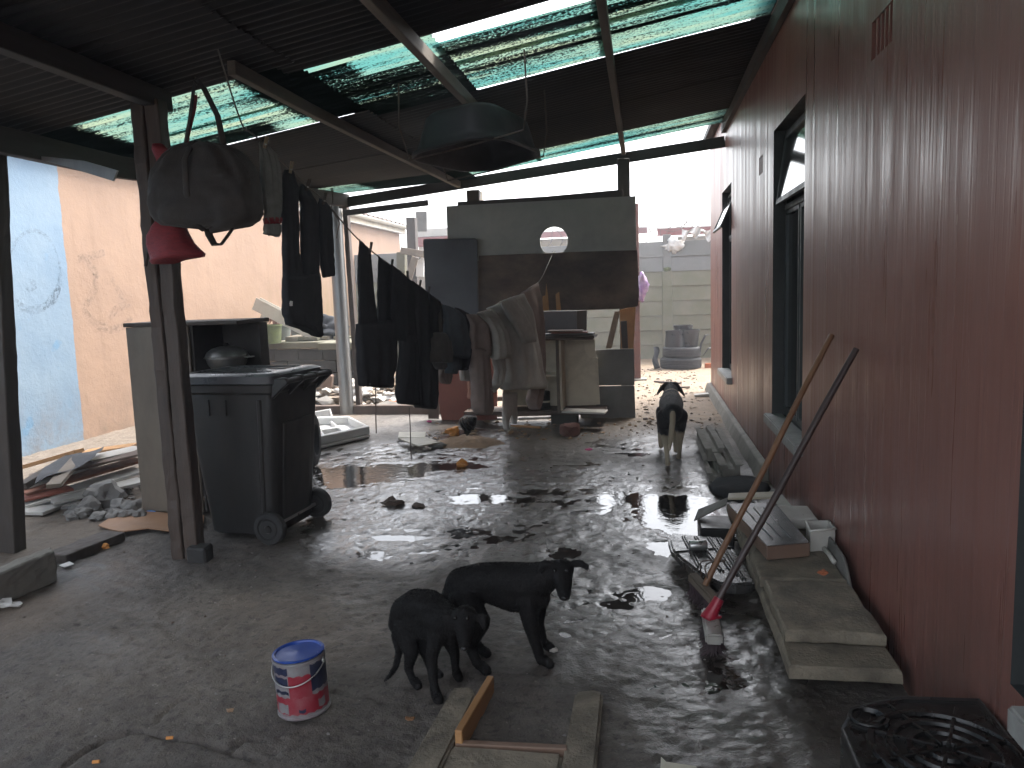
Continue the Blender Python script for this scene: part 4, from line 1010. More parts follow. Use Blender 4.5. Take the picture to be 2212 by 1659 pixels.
# charred timbers on the floor under the cupboard
for k, (p, q, z, w_, h, m, lab) in enumerate([((1040, 905), (1250, 900), 0.03, .14, .05, 'charred', 'long charred beam lowest under the open cupboard'), ((1030, 885), (1300, 872), .105, .16, .06, 'charred', 'thick charred sleeper carrying the open cupboard'),
        ((1105, 925), (1168, 929), .02, .04, .02, 'raw_wood', 'fresh orange splinter of timber lying before the cupboard'), ((1015, 898), (1075, 893), .05, .08, .04, 'old_wood', 'short yellowed timber end beside the rust red board')]):
    a, b_ = gp(*p), gp(*q); a.z = b_.z = z + h
    single('timber', MB().beam(a, b_, w_, h).jitter(0.012 if h > .03 else .004, 6, k), m, lab, 'timber', bevel=0.004)
for (px, py) in ((1060, 915), (1290, 905)):
    c = gp(px, py); pass
a = gp(1190, 918); single('concrete_block', MB().box((a.x, a.y, 0), (a.x + .30, a.y + .2, .12)).jitter(.012, 7), 'counter_dark', 'dark concrete block supporting the cupboard base', 'block', bevel=.008)

# brown steel pole beside the screen, purple bag on it
pl = thing('steel_post', 'thin red brown steel post standing in the sandy passage', 'post', (gp(1377, 822).x, gp(1377, 822).y, 0))
c = gp(1377, 822); build('pole', MB().box((c.x - .055, c.y - .055, 0.03), (c.x + .055, c.y + .055, yp(1380, 440, c.y).z)), 'rust', pl, bevel=.006)
build('footing', MB().box((c.x - .13, c.y - .13, -.02), (c.x + .15, c.y + .13, .035)).jitter(.015, 8), 'concrete', pl, bevel=.01)
P = []
for k in range(11):
    t = k / 10; py = 590 + 60 * t; cxp = yp(1386, py, c.y - .12)
    wv = 0.015 + 0.085 * math.sin(math.pi * min(1, t * 0.9 + 0.02)) ** 1.3
    P.append([cxp + Vector((wv * math.cos(a) * (1 + .25 * math.sin(3 * a + t * 6)), .08 * math.sin(a) * (0.3 + t), 0.02 * math.sin(5 * a))) for a in np.linspace(0, 2 * math.pi, 18)[:-1]])
single('plastic_bag', MB().loft(P).jitter(.04, 16, 2), 'purple', 'crumpled purple and white plastic bag hung on the brown steel post', 'bag', smooth=True)

# ------------------------------------------------------------------ tyres, pots at the end
def tyre(name, c, R, wd, axis, label, group=None, m='rubber'):
    t = thing(name, label, 'tyre', (c[0], c[1], 0), group)
    hw = wd / 2; r0 = R * 0.60
    prof = [(r0, -hw * .8), (r0 * 1.03, -hw * .95), (R * .85, -hw * 1.02), (R * .955, -hw * .9), (R * .985, -hw * .72)]
    for k in range(5):
        h0 = -hw * .72 + hw * 1.44 * (k + .06) / 5; h1 = -hw * .72 + hw * 1.44 * (k + .88) / 5
        prof += [(R, h0), (R, h1), (R * .97, h1 + .002), (R * .97, h1 + hw * .10)]
    prof += [(R * .985, hw * .72), (R * .955, hw * .9), (R * .85, hw * 1.02), (r0 * 1.03, hw * .95), (r0, hw * .8), (r0 * .99, 0)]
    mb = MB().lathe(prof, c, 40, axis)
    n = 40; mb.f = mb.f[:-2]; base = 0; last = (len(prof) - 1) * n
    for k in range(n): mb.f.append([last + k, last + (k + 1) % n, (k + 1) % n, k])
    build('tread', mb, m, t, smooth='auto')
    return t
c = gp(1472, 799); TC = Vector((0.655, c.y + .30, 0))
tyre('old_tyre', (TC.x, TC.y, .105), .375, .20, (0, 0, 1), 'bald black tyre lying on sand at the bottom of the stack')
tyre('old_tyre', (TC.x + .02, TC.y, .305), .345, .19, (0.02, 0, 1), 'black tyre lying on top of the other tyre, bins on it', )
def pot(name, c, r0, r1, h, m, label, cat='pot', rim=True, soil=None):
    t = thing(name, label, cat, c)
    pr = [(0, 0), (r0, 0), (r1, h * .9)] + ([(r1 * 1.06, h * .9), (r1 * 1.06, h), (r1 * .98, h)] if rim else [(r1, h), (r1 * .95, h)]) + [(r1 * .93, h * .8), (r0 * .9, h * .15), (0, h * .15)]
    build('body', MB().lathe(pr, c, 26), m, t, smooth='auto')
    if soil: build('soil', MB().lathe([(0, h * .8), (r1 * .9, h * .82), (r1 * .88, h * .86), (0, h * .9)], c, 20).jitter(.008, 20), soil, t)
    return t
pot('black_pot', (TC.x - .10, TC.y - .05, .40), .19, .165, .30, 'black_plastic', 'battered black plant tub on the tyres, nearer the post', 'tub')
pot('black_pot', (TC.x + .16, TC.y - .02, .40), .15, .18, .31, 'black_plastic', 'black plant tub on the tyres beside the bent stick', 'tub')
pot('black_pot', (TC.x + .06, TC.y + .26, .40), .15, .17, .38, 'black_plastic', 'taller black tub standing behind the two on the tyres', 'tub')
single('bent_stick', MB().tube([(TC.x + .34, TC.y - .1, .30), (TC.x + .36, TC.y - .1, .45), (TC.x + .44, TC.y - .08, .60), (TC.x + .50, TC.y - .05, .61)], [.02, .022, .018, .008], 7), 'rubber', 'bent black strip sticking up beside the tubs', 'strip')
single('rubber_strip', MB().tube([(TC.x + .40, TC.y, .22), (TC.x + .50, TC.y, .36), (TC.x + .62, TC.y + .02, .35), (TC.x + .78, TC.y + .05, .18)], [.02, .05, .05, .01], 8, flat=.3), 'rubber', 'curved torn rubber strip between the tyres and the red house', 'strip')
cl = MB().grid([[(TC.x - .40 - .10 * u + .02 * math.sin(v * 8), TC.y - .25 + .06 * math.sin(v * 5 + u * 3), .42 - .42 * v * (0.9 + .1 * u)) for v in np.linspace(0, 1, 12)] for u in np.linspace(0, 1, 6)])
single('black_rag', cl, 'black_cloth', 'black rag hanging down the side of the stacked tyres', 'rag', fix=False, smooth=True)
a = gp(1525, 796); single('orange_brick', MB().box((a.x - .02, a.y, 0), (a.x + .18, a.y + .1, .09)).jitter(.01, 9), 'orangebrick', 'orange brick on the sand beside the tyres', 'brick', bevel=.008)

# ------------------------------------------------------------------ junk between the neighbour's wall and the screen
def pxpole(name, p, q, Y, w_, m, label, cat='post', d=None):
    a, b_ = yp(*p, Y), yp(*q, Y)
    return single(name, MB().beam(a, b_, w_, d or w_, (0, 1, 0), False).jitter(.008, 4), m, label, cat, bevel=.005)
pxpole('fence_post', (889, 470), (905, 880), 13.2, .16, 'dark_wood', 'tall brown timber post behind the dark panel')
pxpole('notched_post', (910, 457), (911, 500), 13.6, .20, 'sootboard', 'short grey board end with slanted top poking above the fence', 'board', .05)
pxpole('cross_rail', (866, 541), (925, 551), 13.0, .12, 'old_wood', 'weathered grey cross rail nailed to the brown post', 'rail', .06)
pxpole('leaning_rail', (877, 620), (898, 555), 12.9, .12, 'old_wood', 'weathered diagonal brace below the grey cross rail', 'rail', .05)
pxpole('mossy_post', (868, 545), (870, 880), 13.4, .15, 'counter', 'mossy concrete post at the corner of the peach house')
single('white_scrap', MB().prism([yp(900, 565, 13.1), yp(916, 552, 13.1), yp(915, 598, 13.1), yp(898, 597, 13.1)], (0, .03, 0)), 'foam', 'white board scrap hanging on the brown post', 'board')
single('rough_wall', MB().prism([yp(872, 560, 13.8), yp(930, 560, 13.8), yp(935, 880, 13.8), yp(880, 880, 13.8)], (0, .15, 0)).jitter(.02, 6), 'wall_white', 'peeling pale wall stub behind the brown post', 'wall')
bw = thing('white_shed', 'small white flat roofed shed with red band behind the dark panel', 'shed', (yp(925, 520, 21).x, 21.5, 0))
A_, B_ = yp(903, 505, 21), yp(985, 495, 21)
build('wall', MB().box((A_.x, 21, 0), (B_.x, 23, A_.z - .35)), 'wall_white', bw); build('band', MB().box((A_.x - .05, 20.95, A_.z - .36), (B_.x + .3, 20.99, A_.z - .10)), 'plaster_red', bw)
build('parapet', MB().box((A_.x - .05, 20.93, A_.z - .09), (B_.x + .3, 23, A_.z + .12)), 'plaster_white', bw)
single('sky_pole', MB().beam(yp(1037, 415, 12), yp(1041, 500, 12), .09, .09, (0, 1, 0), False), 'cream', 'thin cream pole rising behind the screen', 'post')

# ------------------------------------------------------------------ mossy counter with pots along the neighbour's wall
CT = 0.85
ctr = thing('outdoor_counter', 'crumbling mossy concrete counter built against the peach wall', 'counter', (-5.2, 11, 0))
fl, fr = gp(530, 742, CT), gp(775, 742, CT)
build('slab', MB().box((NX + .01, fl.y, CT - .10), (-4.6, fl.y + 1.3, CT)).jitter(.02, 3), 'counter', ctr, bevel=.012)
build('slab', MB().box((-4.58, fr.y - .02, CT - .08), (-3.95, fr.y + 1.25, CT + .02)).jitter(.02, 3, 4), 'counter', ctr, bevel=.012)
bk = MB().box((0, 0, 0), (.38, .14, .18)).jitter(.006, 8)
first = None
for r_ in range(4):
    for k in range(6):
        x = NX + .03 + k * .395 + (.19 if r_ % 2 else 0)
        if x > -4.2: continue
        if first is None:
            first = build('brick', MB().box((x, fl.y + .12, .0), (x + .385, fl.y + .26, .175)).jitter(.008, 8), 'counter_dark', ctr, bevel=.008); fx = x
        else:
            q = first.copy(); COL.objects.link(q); q.parent = ctr; q.location = first.location + Vector((x - fx, rng.uniform(-.012, .012), r_ * .186))
def on_counter(px, py): return gp(px, py, CT + .003)
a = on_counter(597, 735); pot('plant_pot', (a.x, a.y + .1, CT), .17, .20, .24, 'pot', 'mossy square shouldered pot with a dry reddish plant on the counter', soil='moss')
for k in range(16):
    an = rng.uniform(0, 6.28); L = rng.uniform(.15, .34)
    if k == 0: plant = thing('dry_plant', 'small dry reddish brown plant growing from the mossy pot', 'plant', (a.x, a.y + .1, CT + .2))
    d = Vector((math.cos(an), math.sin(an), 0)); b0 = Vector((a.x, a.y + .1, CT + .2))
    pts = [b0, b0 + Vector((0, 0, L * .7)) + d * L * .2, b0 + Vector((0, 0, L)) + d * L * .6]
    if k < 5: build('stem', MB().tube(pts, [.006, .005, .003], 5), 'plant', plant)
    lf = MB().grid([[pts[1] + d * u * .16 + Vector((-d.y, d.x, 0)) * v * .05 * math.sin(math.pi * min(.98, u + .05)) + Vector((0, 0, .10 * u - .22 * u * u)) for v in (-1, 0, 1)] for u in np.linspace(0, 1, 5)])
    build('leaf', lf, 'plant', plant, fix=False)
a = on_counter(615, 725); pot('plant_pot', (a.x + .12, a.y + .18, CT), .24, .27, .24, 'pot', 'wide grey plant pot with a mossy top on the counter', soil='moss')
a = on_counter(572, 742)
pot('plant_pot', (a.x + .02, a.y + .05, CT), .20, .22, .28, 'moss', 'green moss covered round pot next to the orange scrap', soil='moss')
single('orange_scrap', MB().blob(Vector((fl.x + .14, fl.y + .1, CT + .055)), (.13, .08, .06), 2, 3, .5, 2), 'orangebrick', 'crumpled orange plastic scrap at the end of the mossy counter', 'litter', smooth=True)
for k in range(7):
    x = -5.45 + .22 * k + rng.uniform(-.05, .05)
    single('paving_piece', MB().box((x, fl.y + .15 + rng.uniform(0, .25), CT + .003), (x + rng.uniform(.2, .42), fl.y + .45 + rng.uniform(0, .2), CT + rng.uniform(.04, .09))).jitter(.02, 5, k), 'counter' if k % 2 else 'slab', 'broken mossy paving piece lying on the counter', 'paving', 'paving pieces on the counter', bevel=.01)
a = xp(665, 700, -5.6)
single('dark_rag', MB().blob((-5.0, fl.y + .55, CT + .16), (.30, .2, .18), 9, 4, .5, 2.2), 'charcoal_cloth', 'dark crumpled rag heap on the mossy counter', 'rag', smooth=True)
for k in range(9):
    pass
gpc = thing('gutter_piece', 'broken white plastic gutter piece with outlet resting on the plant pots', 'gutter', (-5.7, 11.6, CT))
g0, g1 = yp(548, 668, 11.2), yp(622, 706, 11.2); gd = (g1 - g0).normalized(); gn = Vector((0, 1, 0)); gu = gn.cross(gd); gu = gu if gu.z > 0 else -gu
def chan(p): return [p + gu * .20 - gn * .07, p - gn * .07 * .8, p + gn * .07 * .8, p + gu * .20 + gn * .07, p + gu * .20 + gn * .062, p + gn * .05 + gu * .01, p - gn * .05 + gu * .01, p + gu * .20 - gn * .062]
build('channel', MB().loft([chan(g0), chan(g1 + gd * .5)]), 'gutter', gpc); 
c = g0 + gd * .22 - gu * .002; build('outlet', MB().lathe([(.06, 0), (.068, .0), (.068, .16), (.06, .16)], c - gu * .16, 18, gu), 'gutter', gpc, smooth='auto')

# ------------------------------------------------------------------ rubble heap by the timber kerb
def rubble_field(n, x0, x1, y0, y1, hmax, s0, s1, seed, peak):
    r = random.Random(seed); mb = MB()
    for k in range(n):
        x, y = r.uniform(x0, x1), r.uniform(y0, y1); s = s0 + (s1 - s0) * r.random() ** 2.2
        h = hmax * math.exp(-(((x - peak[0]) / peak[2]) ** 2 + ((y - peak[1]) / peak[3]) ** 2)) * r.random() ** .5
        mb.blob((x, y, h + s * .3), (s * r.uniform(.7, 1.4), s * r.uniform(.6, 1.2), s * r.uniform(.35, .7)), k + seed, 1, .5, 1.1)
    return mb
tag(build('rubble', rubble_field(900, -5.2, -2.35, 9.46, 11.0, .30, .025, .10, 4, (-3.9, 10.2, 1.2, .6)), 'rubble', loc=(0, 0, 0)), 'heap of pale broken plaster and brick rubble', kind='stuff')
tag(build('rubble_white', rubble_field(160, -4.7, -2.5, 9.46, 10.6, .34, .03, .11, 14, (-3.7, 10.0, 1.1, .5)), 'wall_white', loc=(0, 0, 0)), 'white plaster lumps among the rubble', kind='stuff')
for k, (px, py, s, m, lab) in enumerate([(800, 865, .16, 'stone', 'big pale stone on the rubble behind the black trousers'), (700, 855, .13, 'redbrick', 'broken red brick lump on the rubble behind the bin'), (690, 868, .24, 'counter_dark', 'large dark stone slab lump behind the wheelie bin'),
        (850, 875, .10, 'orangebrick', 'orange brick bit on the rubble beside the black trousers'), (722, 845, .12, 'redbrick', 'second red brick lump against the pink slab')]):
    a = gp(px, py, .08); a.y = max(a.y, 9.55)
    single('rubble_lump', MB().blob(yp(px, py, a.y), (s, s * .8, s * .6), k + 3, 2, .35), m, lab, 'stone')
single('plastic_sheet', MB().blob(yp(770, 855, 9.9), (.28, .18, .10), 8, 4, .6, 2.2), 'white_litter', 'crumpled white plastic bag lying on the rubble heap', 'bag', smooth=True)
single('plastic_sheet', MB().blob(yp(880, 865, 9.75), (.24, .16, .13), 18, 4, .6, 2.2), 'white_litter', 'white plastic sack on the rubble near the rust red board', 'bag', smooth=True)
single('pink_slab', MB().prism([yp(672, 840, 10.0), yp(715, 838, 10.0), yp(717, 812, 10.0), yp(700, 800, 10.0), yp(682, 806, 10.0)], (0, .08, 0)).jitter(.015, 6), 'hardboard', 'broken pinkish wall slab propped behind the wheelie bin', 'slab', bevel=.008)

# ================================================================== WASHING LINE
LN = (LB - LA); LN.z = 0; LN.normalize(); LNN = Vector((LN.y, -LN.x, 0))     # along the line, and out of it towards the camera
LINE_PX = [(520, 262), (540, 285), (562, 303), (588, 330), (625, 365), (660, 400), (700, 432), (738, 478), (775, 518), (815, 552), (860, 585), (905, 622), (950, 655), (980, 672), (1010, 682), (1050, 675), (1090, 655), (1130, 634), (1165, 608), (1195, 546)]
line_pts = [lp(*p) for p in LINE_PX]
def catmull(P, n=5):
    out = []
    for i in range(len(P) - 1):
        p0, p1, p2, p3 = P[max(i - 1, 0)], P[i], P[i + 1], P[min(i + 2, len(P) - 1)]
        for k in range(n):
            t = k / n; out.append(0.5 * ((2 * p1) + (p2 - p0) * t + (2 * p0 - 5 * p1 + 4 * p2 - p3) * t * t + (-p0 + 3 * p1 - 3 * p2 + p3) * t ** 3))
    out.append(P[-1]); return out
top_hook = Vector((-2.10, 3.75, zroof(-2.10, 3.75) - 0.02))
single('washing_line', MB().tube(catmull([top_hook] + line_pts + [LB + Vector((0, .05, .0))]), 0.0045, 6), 'rope', 'thin washing line sagging from the rafters to the round hole in the board', 'rope', smooth=True)

def garment(rows, off=0.0, th=0.03, fold=0.012, nf=3.0, seed=0, nseg=28, top=0.35):
    """soft flattened tube hanging in the plane of the line; rows are (left px, right px, y px[, right y px])"""
    mb = MB(); L = []
    # resample rows smoothly
    R = [(r[0], r[1], r[2], r[3] if len(r) > 3 else r[2]) for r in rows]
    RR = []
    for i in range(len(R) - 1):
        for k in range(5):
            t = k / 5; p0, p1, p2, p3 = R[max(i - 1, 0)], R[i], R[i + 1], R[min(i + 2, len(R) - 1)]
            RR.append(tuple(.5 * (2 * b_ + (c_ - a_) * t + (2 * a_ - 5 * b_ + 4 * c_ - d_) * t * t + (-a_ + 3 * b_ - 3 * c_ + d_) * t ** 3) if False else b_ + (c_ - b_) * (t * t * (3 - 2 * t) * .35 + t * .65) for a_, b_, c_, d_ in zip(p0, p1, p2, p3)))
    RR.append(R[-1]); m = len(RR)
    for i, (xl, xr, yl, yr) in enumerate(RR):
        a, b_ = lp(xl, yl, off), lp(xr, yr, off); v = i / (m - 1)
        tk = th * (top + (1 - top) * min(1, v * 3.5)) * (1 if i < m - 1 else .7)
        ring = []
        for k in range(nseg):
            an = 2 * math.pi * k / nseg; u = .5 - .5 * math.cos(an)
            p = a.lerp(b_, u)
            s = math.sin(an)
            wv = fold * (math.sin(u * nf * 6.28 + seed + 1.3 * math.sin(v * 3 + seed)) + .6 * mnoise.noise(Vector((u * 5, v * 4, seed)))) * min(1, .25 + v * 1.6)
            wr = 0.006 * mnoise.noise(Vector((u * 9, v * 14, seed + 5)))
            ring.append(p + LNN * (math.copysign(abs(s) ** .55, s) * tk + wv + wr) + Vector((0, 0, .004 * mnoise.noise(Vector((u * 7, v * 3, seed + 9))))))
        L.append(ring)
    return mb.loft(L)
def cloth(name, parts, m, label, cat, group=None):
    mb = MB()
    for p in parts: mb_p = garment(**p); mb.add(mb_p.v, mb_p.f)
    return single(name, mb, m, label, cat, group, smooth=True)
# grey sock with red toe band
sk = thing('long_sock', 'long pale grey sock with a thin red band pegged to the line', 'sock', lp(585, 510))
build('sock', garment([(560, 582, 306, 318), (562, 596, 330, 334), (565, 603, 372, 372), (568, 606, 420, 420), (571, 606, 452, 450), (572, 604, 486, 486)], th=.022, fold=.008, seed=1), 'sock_grey', sk, smooth=True)
build('toe_band', garment([(571.6, 605.5, 470, 470), (571.6, 605, 476, 476), (571.6, 604.6, 484, 484)], th=.0245, fold=.008, seed=1, top=1), 'redmesh', sk, smooth=True)
build('toe', garment([(571.4, 605, 485, 485), (571, 604, 497, 500), (570, 602, 505, 512)], th=.022, fold=.006, seed=1, top=1), 'sock_grey', sk, smooth=True)
# dark trousers hung by the hems
cloth('dark_trousers', [dict(rows=[(616, 633, 366, 370), (613, 640, 400, 402), (613, 640, 450, 450), (613, 641, 520, 520), (613, 650, 590, 590), (614, 660, 650, 650)], th=.03, fold=.006, seed=2),
                       dict(rows=[(652, 668, 398, 412), (645, 676, 420, 430), (654, 682, 440, 444), (653, 684, 500, 500), (655, 686, 570, 570), (648, 688, 640, 640)], th=.03, fold=.006, seed=4),
                       dict(rows=[(614, 688, 600, 590), (613, 689, 650, 640), (612, 690, 680, 680), (622, 689, 700, 705), (655, 688, 708, 729)], th=.045, fold=.010, seed=3, top=.9)],
      'charcoal_cloth', 'dark charcoal trousers pegged up by both hems next to the grey sock', 'trousers')
tgs = garment([(627, 632, 650, 651), (626, 632, 656, 656), (626, 631, 661, 661)], off=.055, th=.003, fold=0, seed=3, top=1)
tr = bpy.data.objects['dark_trousers']; build('care_label', tgs, 'white_litter', tr)
cloth('dark_sock', [dict(rows=[(690, 706, 428, 440), (687, 716, 450, 456), (690, 716, 500, 500), (689, 718, 540, 540), (693, 719, 570, 568), (698, 722, 600, 596)], th=.022, fold=.008, seed=6)], 'charcoal_cloth', 'dark grey sock pegged beside the steel pole', 'sock')
# wide black trousers
cloth('black_trousers', [dict(rows=[(776, 800, 516, 544), (774, 800, 560, 562), (774, 804, 620, 620), (774, 812, 680, 680), (774, 822, 740, 740)], th=.018, fold=.006, seed=7),
                        dict(rows=[(817, 848, 554, 578), (817, 852, 600, 604), (815, 852, 660, 660), (812, 850, 720, 720), (806, 850, 760, 760)], th=.018, fold=.008, seed=8),
                        dict(rows=[(774, 850, 700, 690), (774, 852, 750, 740), (774, 850, 790, 790), (776, 843, 818, 816), (780, 842, 834, 838)], th=.055, fold=.012, seed=9, top=.9)],
      'black_cloth', 'wide black trousers hung by the hems, waist hanging lowest', 'trousers')
cloth('black_shirt', [dict(rows=[(846, 886, 572, 606), (844, 890, 620, 630), (846, 890, 670, 672), (848, 894, 720, 722), (850, 898, 735, 740)], off=.03, th=.035, fold=.014, nf=2, seed=10),
                     dict(rows=[(866, 896, 720, 720), (868, 900, 770, 770), (862, 902, 820, 820), (858, 904, 850, 852), (862, 905, 872, 876)], off=.03, th=.04, fold=.012, seed=11, top=1)],
      'black_cloth', 'long black top hanging next to the wide black trousers', 'shirt')
cloth('black_dress', [dict(rows=[(884, 926, 604, 634), (886, 930, 650, 656), (890, 936, 720, 722), (892, 940, 790, 790), (894, 941, 850, 850), (896, 936, 880, 884)], off=.015, th=.045, fold=.016, nf=2.5, seed=12)],
      'charcoal_cloth', 'long charcoal dress with soft vertical folds on the line', 'dress')
cloth('black_vest', [dict(rows=[(926, 950, 634, 652), (926, 952, 680, 680), (926, 950, 720, 722), (926, 946, 744, 746)], off=.04, th=.035, fold=.012, seed=13)], 'black_cloth', 'short black vest hanging between the dress and the cap', 'vest')
# cap with its strap
cp = thing('peaked_hat', 'dark grey cap hung up by its strap, peak downwards', 'cap', lp(950, 790))
build('crown', garment([(944, 956, 718, 720), (938, 962, 740, 742), (935, 967, 765, 765), (935, 966, 782, 784)], off=.10, th=.085, fold=.006, seed=14, top=.5), 'bag', cp, smooth=True)
build('peak', garment([(937, 962, 783, 784), (940, 962, 792, 792), (946, 957, 798, 798)], off=.13, th=.03, fold=.004, seed=15, top=1), 'bag', cp, smooth=True)
build('strap', MB().tube([lp(948, 655, .05), lp(951, 690, .09), lp(953, 722, .10)], .014, 8, flat=.4), 'strap', cp, smooth=True)
cloth('blue_grey_jacket', [dict(rows=[(957, 990, 658, 672), (959, 996, 680, 685), (962, 1003, 720, 722), (966, 1007, 750, 752), (970, 1005, 772, 776)], off=.07, th=.06, fold=.016, nf=2, seed=16),
                           dict(rows=[(968, 984, 770, 772), (968, 984, 790, 790), (966, 982, 806, 808)], off=.06, th=.04, fold=.008, seed=17, top=1)], 'denim', 'blue grey jacket folded over the line beside the cap', 'jacket')
cloth('dark_jumper', [dict(rows=[(984, 1012, 664, 678), (988, 1014, 690, 700), (990, 1013, 740, 742), (988, 1008, 780, 780), (986, 1004, 800, 800)], off=.05, th=.05, fold=.012, seed=18)], 'black_cloth', 'black jumper hanging between jacket and mauve fleece', 'jumper')
cloth('small_towel', [dict(rows=[(950, 972, 730, 732), (950, 973, 780, 780), (948, 974, 815, 814), (956, 970, 828, 830)], off=-.05, th=.03, fold=.01, seed=19)], 'mauve_fleece', 'small mauve cloth hanging lower behind the cap', 'cloth')
cloth('pale_towel', [dict(rows=[(996, 1012, 700, 700), (996, 1018, 760, 760), (994, 1024, 800, 800), (996, 1022, 822, 824)], off=-.03, th=.03, fold=.012, seed=20)], 'pale_cloth', 'pale towel end hanging behind the mauve fleece', 'towel')
cloth('pink_scarf', [dict(rows=[(1014, 1030, 760, 760), (1014, 1032, 800, 800), (1012, 1030, 840, 840), (1014, 1020, 862, 860)], off=-.02, th=.02, fold=.008, seed=21)], 'pink_cloth', 'pale pink frayed cloth end under the mauve fleece', 'scarf')
cloth('mauve_fleece', [dict(rows=[(1006, 1046, 678, 680), (1008, 1058, 700, 700), (1010, 1064, 740, 738), (1014, 1072, 775, 770)], off=.08, th=.075, fold=.022, nf=2, seed=22),
                       dict(rows=[(1018, 1050, 750, 760), (1022, 1052, 800, 800), (1026, 1056, 850, 850), (1027, 1057, 880, 882), (1032, 1054, 893, 897)], off=.10, th=.06, fold=.012, seed=23, top=1),
                       dict(rows=[(1040, 1080, 690, 690), (1046, 1084, 730, 726), (1052, 1086, 775, 770)], off=.04, th=.06, fold=.016, seed=24)], 'mauve_fleece', 'mauve grey fleece top with one sleeve hanging down', 'fleece top')
cloth('grey_hoodie', [dict(rows=[(1030, 1064, 676, 668), (1046, 1078, 686, 690), (1062, 1092, 715, 720), (1068, 1100, 745, 750), (1064, 1098, 778, 772)], off=.17, th=.06, fold=.014, seed=25),
                      dict(rows=[(1064, 1090, 770, 770), (1072, 1094, 800, 800), (1068, 1084, 830, 826), (1046, 1068, 842, 848)], off=.12, th=.035, fold=.010, seed=26, top=1)], 'grey_fleece', 'light grey hoodie thrown over the line, sleeve forwards', 'hoodie')
cloth('grey_blanket', [dict(rows=[(1052, 1130, 668, 634), (1070, 1140, 680, 668), (1078, 1150, 740, 730), (1080, 1162, 800, 790), (1078, 1172, 828, 822), (1084, 1174, 842, 840)], off=.10, th=.09, fold=.030, nf=3, seed=27),
                       dict(rows=[(1080, 1112, 652, 640), (1098, 1130, 680, 672), (1114, 1148, 710, 706), (1132, 1152, 742, 738)], off=.22, th=.05, fold=.012, seed=28)], 'grey_fleece', 'thick pale grey blanket draped over the line, stitched hem', 'blanket')
cloth('striped_towel', [dict(rows=[(1124, 1162, 636, 610), (1136, 1168, 660, 650), (1146, 1172, 720, 718), (1152, 1172, 790, 788), (1150, 1172, 830, 830), (1142, 1168, 865, 862), (1150, 1160, 884, 886)], off=.03, th=.045, fold=.018, nf=2, seed=29)], 'mauve_fleece', 'narrow mauve towel hanging at the end of the line', 'towel')
cloth('white_shirt', [dict(rows=[(1086, 1116, 846, 848), (1088, 1112, 880, 880), (1087, 1098, 905, 905), (1092, 1096, 928, 930)], off=.02, th=.02, fold=.01, seed=30),
                      dict(rows=[(1096, 1118, 846, 848), (1100, 1116, 880, 880), (1106, 1115, 905, 905), (1108, 1112, 914, 916)], off=-.02, th=.02, fold=.01, seed=31)], 'pale_cloth', 'off white shirt tails hanging lowest under the grey blanket', 'shirt')
for pts, lab in (([(811, 838), (812, 870), (812, 905), (813, 936)], 'thin black cord dangling from the wide black trousers'), ([(884, 880), (886, 920), (887, 960), (889, 994)], 'thin cord dangling from the long black top to the floor')):
    single('dangling_cord', MB().tube([lp(*p) for p in pts], .004, 5), 'wire', lab, 'cord')
def peg(px, py, dx, m, label):
    t = thing('clothes_peg', label, 'peg', lp(px, py, .02)); u = lp(px + dx, py - 17, .02); d_ = lp(px - dx * .4, py + 8, .02)
    for o_ in (-.006, .006): build('jaw', MB().beam(u + LN * o_ * 1.5, d_ + LN * o_, .009, .007, LNN, False), m, t, bevel=.001)
    build('spring', MB().tube([lp(px, py, .02) - LN * .009, lp(px, py, .02) + LN * .009], .005, 8), 'can_metal', t)
peg(573, 312, 4, 'peg_wood', 'pale peg holding the long grey sock'); peg(628, 366, 3, 'peg_wood', 'pale wooden peg on the hem of the charcoal trousers')
peg(664, 404, 5, 'peg_dark', 'dark peg on the second hem of the charcoal trousers'); peg(700, 434, 4, 'peg_dark', 'dark peg holding the dark grey sock')
peg(800, 540, 3, 'peg_dark', 'dark peg on the wide black trousers'); peg(846, 577, 2, 'peg_dark', 'dark peg where black trousers meet the long black top')
peg(882, 602, -2, 'peg_dark', 'dark peg on the long black top'); peg(906, 622, 3, 'peg_dark', 'dark peg in the middle of the charcoal dress'); peg(925, 636, 3, 'peg_dark', 'dark peg between charcoal dress and black vest')
# wire ends hanging from the rafters
a = yp(713, 392, 8.6); single('hanging_wire', MB().tube(catmull([yp(716, 395, 8.6), yp(719, 430, 8.6), yp(716, 448, 8.6), yp(722, 462, 8.6), yp(733, 480, 8.6), yp(729, 500, 8.6), yp(727, 515, 8.6)], 4), .008, 6), 'wire', 'kinked loose wire hanging from the eave by the steel pole', 'wire')

# ================================================================== BAGS AND TUB UNDER THE ROOF
bag = thing('duffel_bag', 'worn dark brown duffel bag hanging by its strap from the shelter post', 'bag', (-2.44, 4.0, 1.9))
bc = yp(442, 402, 3.86); L = []
for k in range(17):
    t = -1 + 2 * k / 16; z = t * .228
    ex = 2.3 if t > 0 else 5.0
    wx = .265 * (1 - abs(t) ** ex) ** (.5 if t > 0 else .4) * (1.0 - .05 * t) + .025
    wy = .12 * (1 - abs(t) ** (2.6 if t > 0 else 4.5)) ** .5 * (1 - .30 * t) + .012
    ring = []
    for a in np.linspace(0, 2 * math.pi, 65)[:-1]:
        ca, sa = math.cos(a), math.sin(a); fo = .010 * math.sin(9 * a + 2 * t) * max(0, t) + .016 * mnoise.noise(Vector((ca * 2.5, sa * 2.5 + t * 3, 3))) + .007 * mnoise.noise(Vector((ca * 7, sa * 7, t * 8)))
        ring.append(bc + Vector(((wx + fo) * math.copysign(abs(ca) ** .55, ca), (wy + fo * 1.3) * math.copysign(abs(sa) ** .55, sa), z - .02 * (ca > .3) * max(0, -t))))
    L.append(ring)
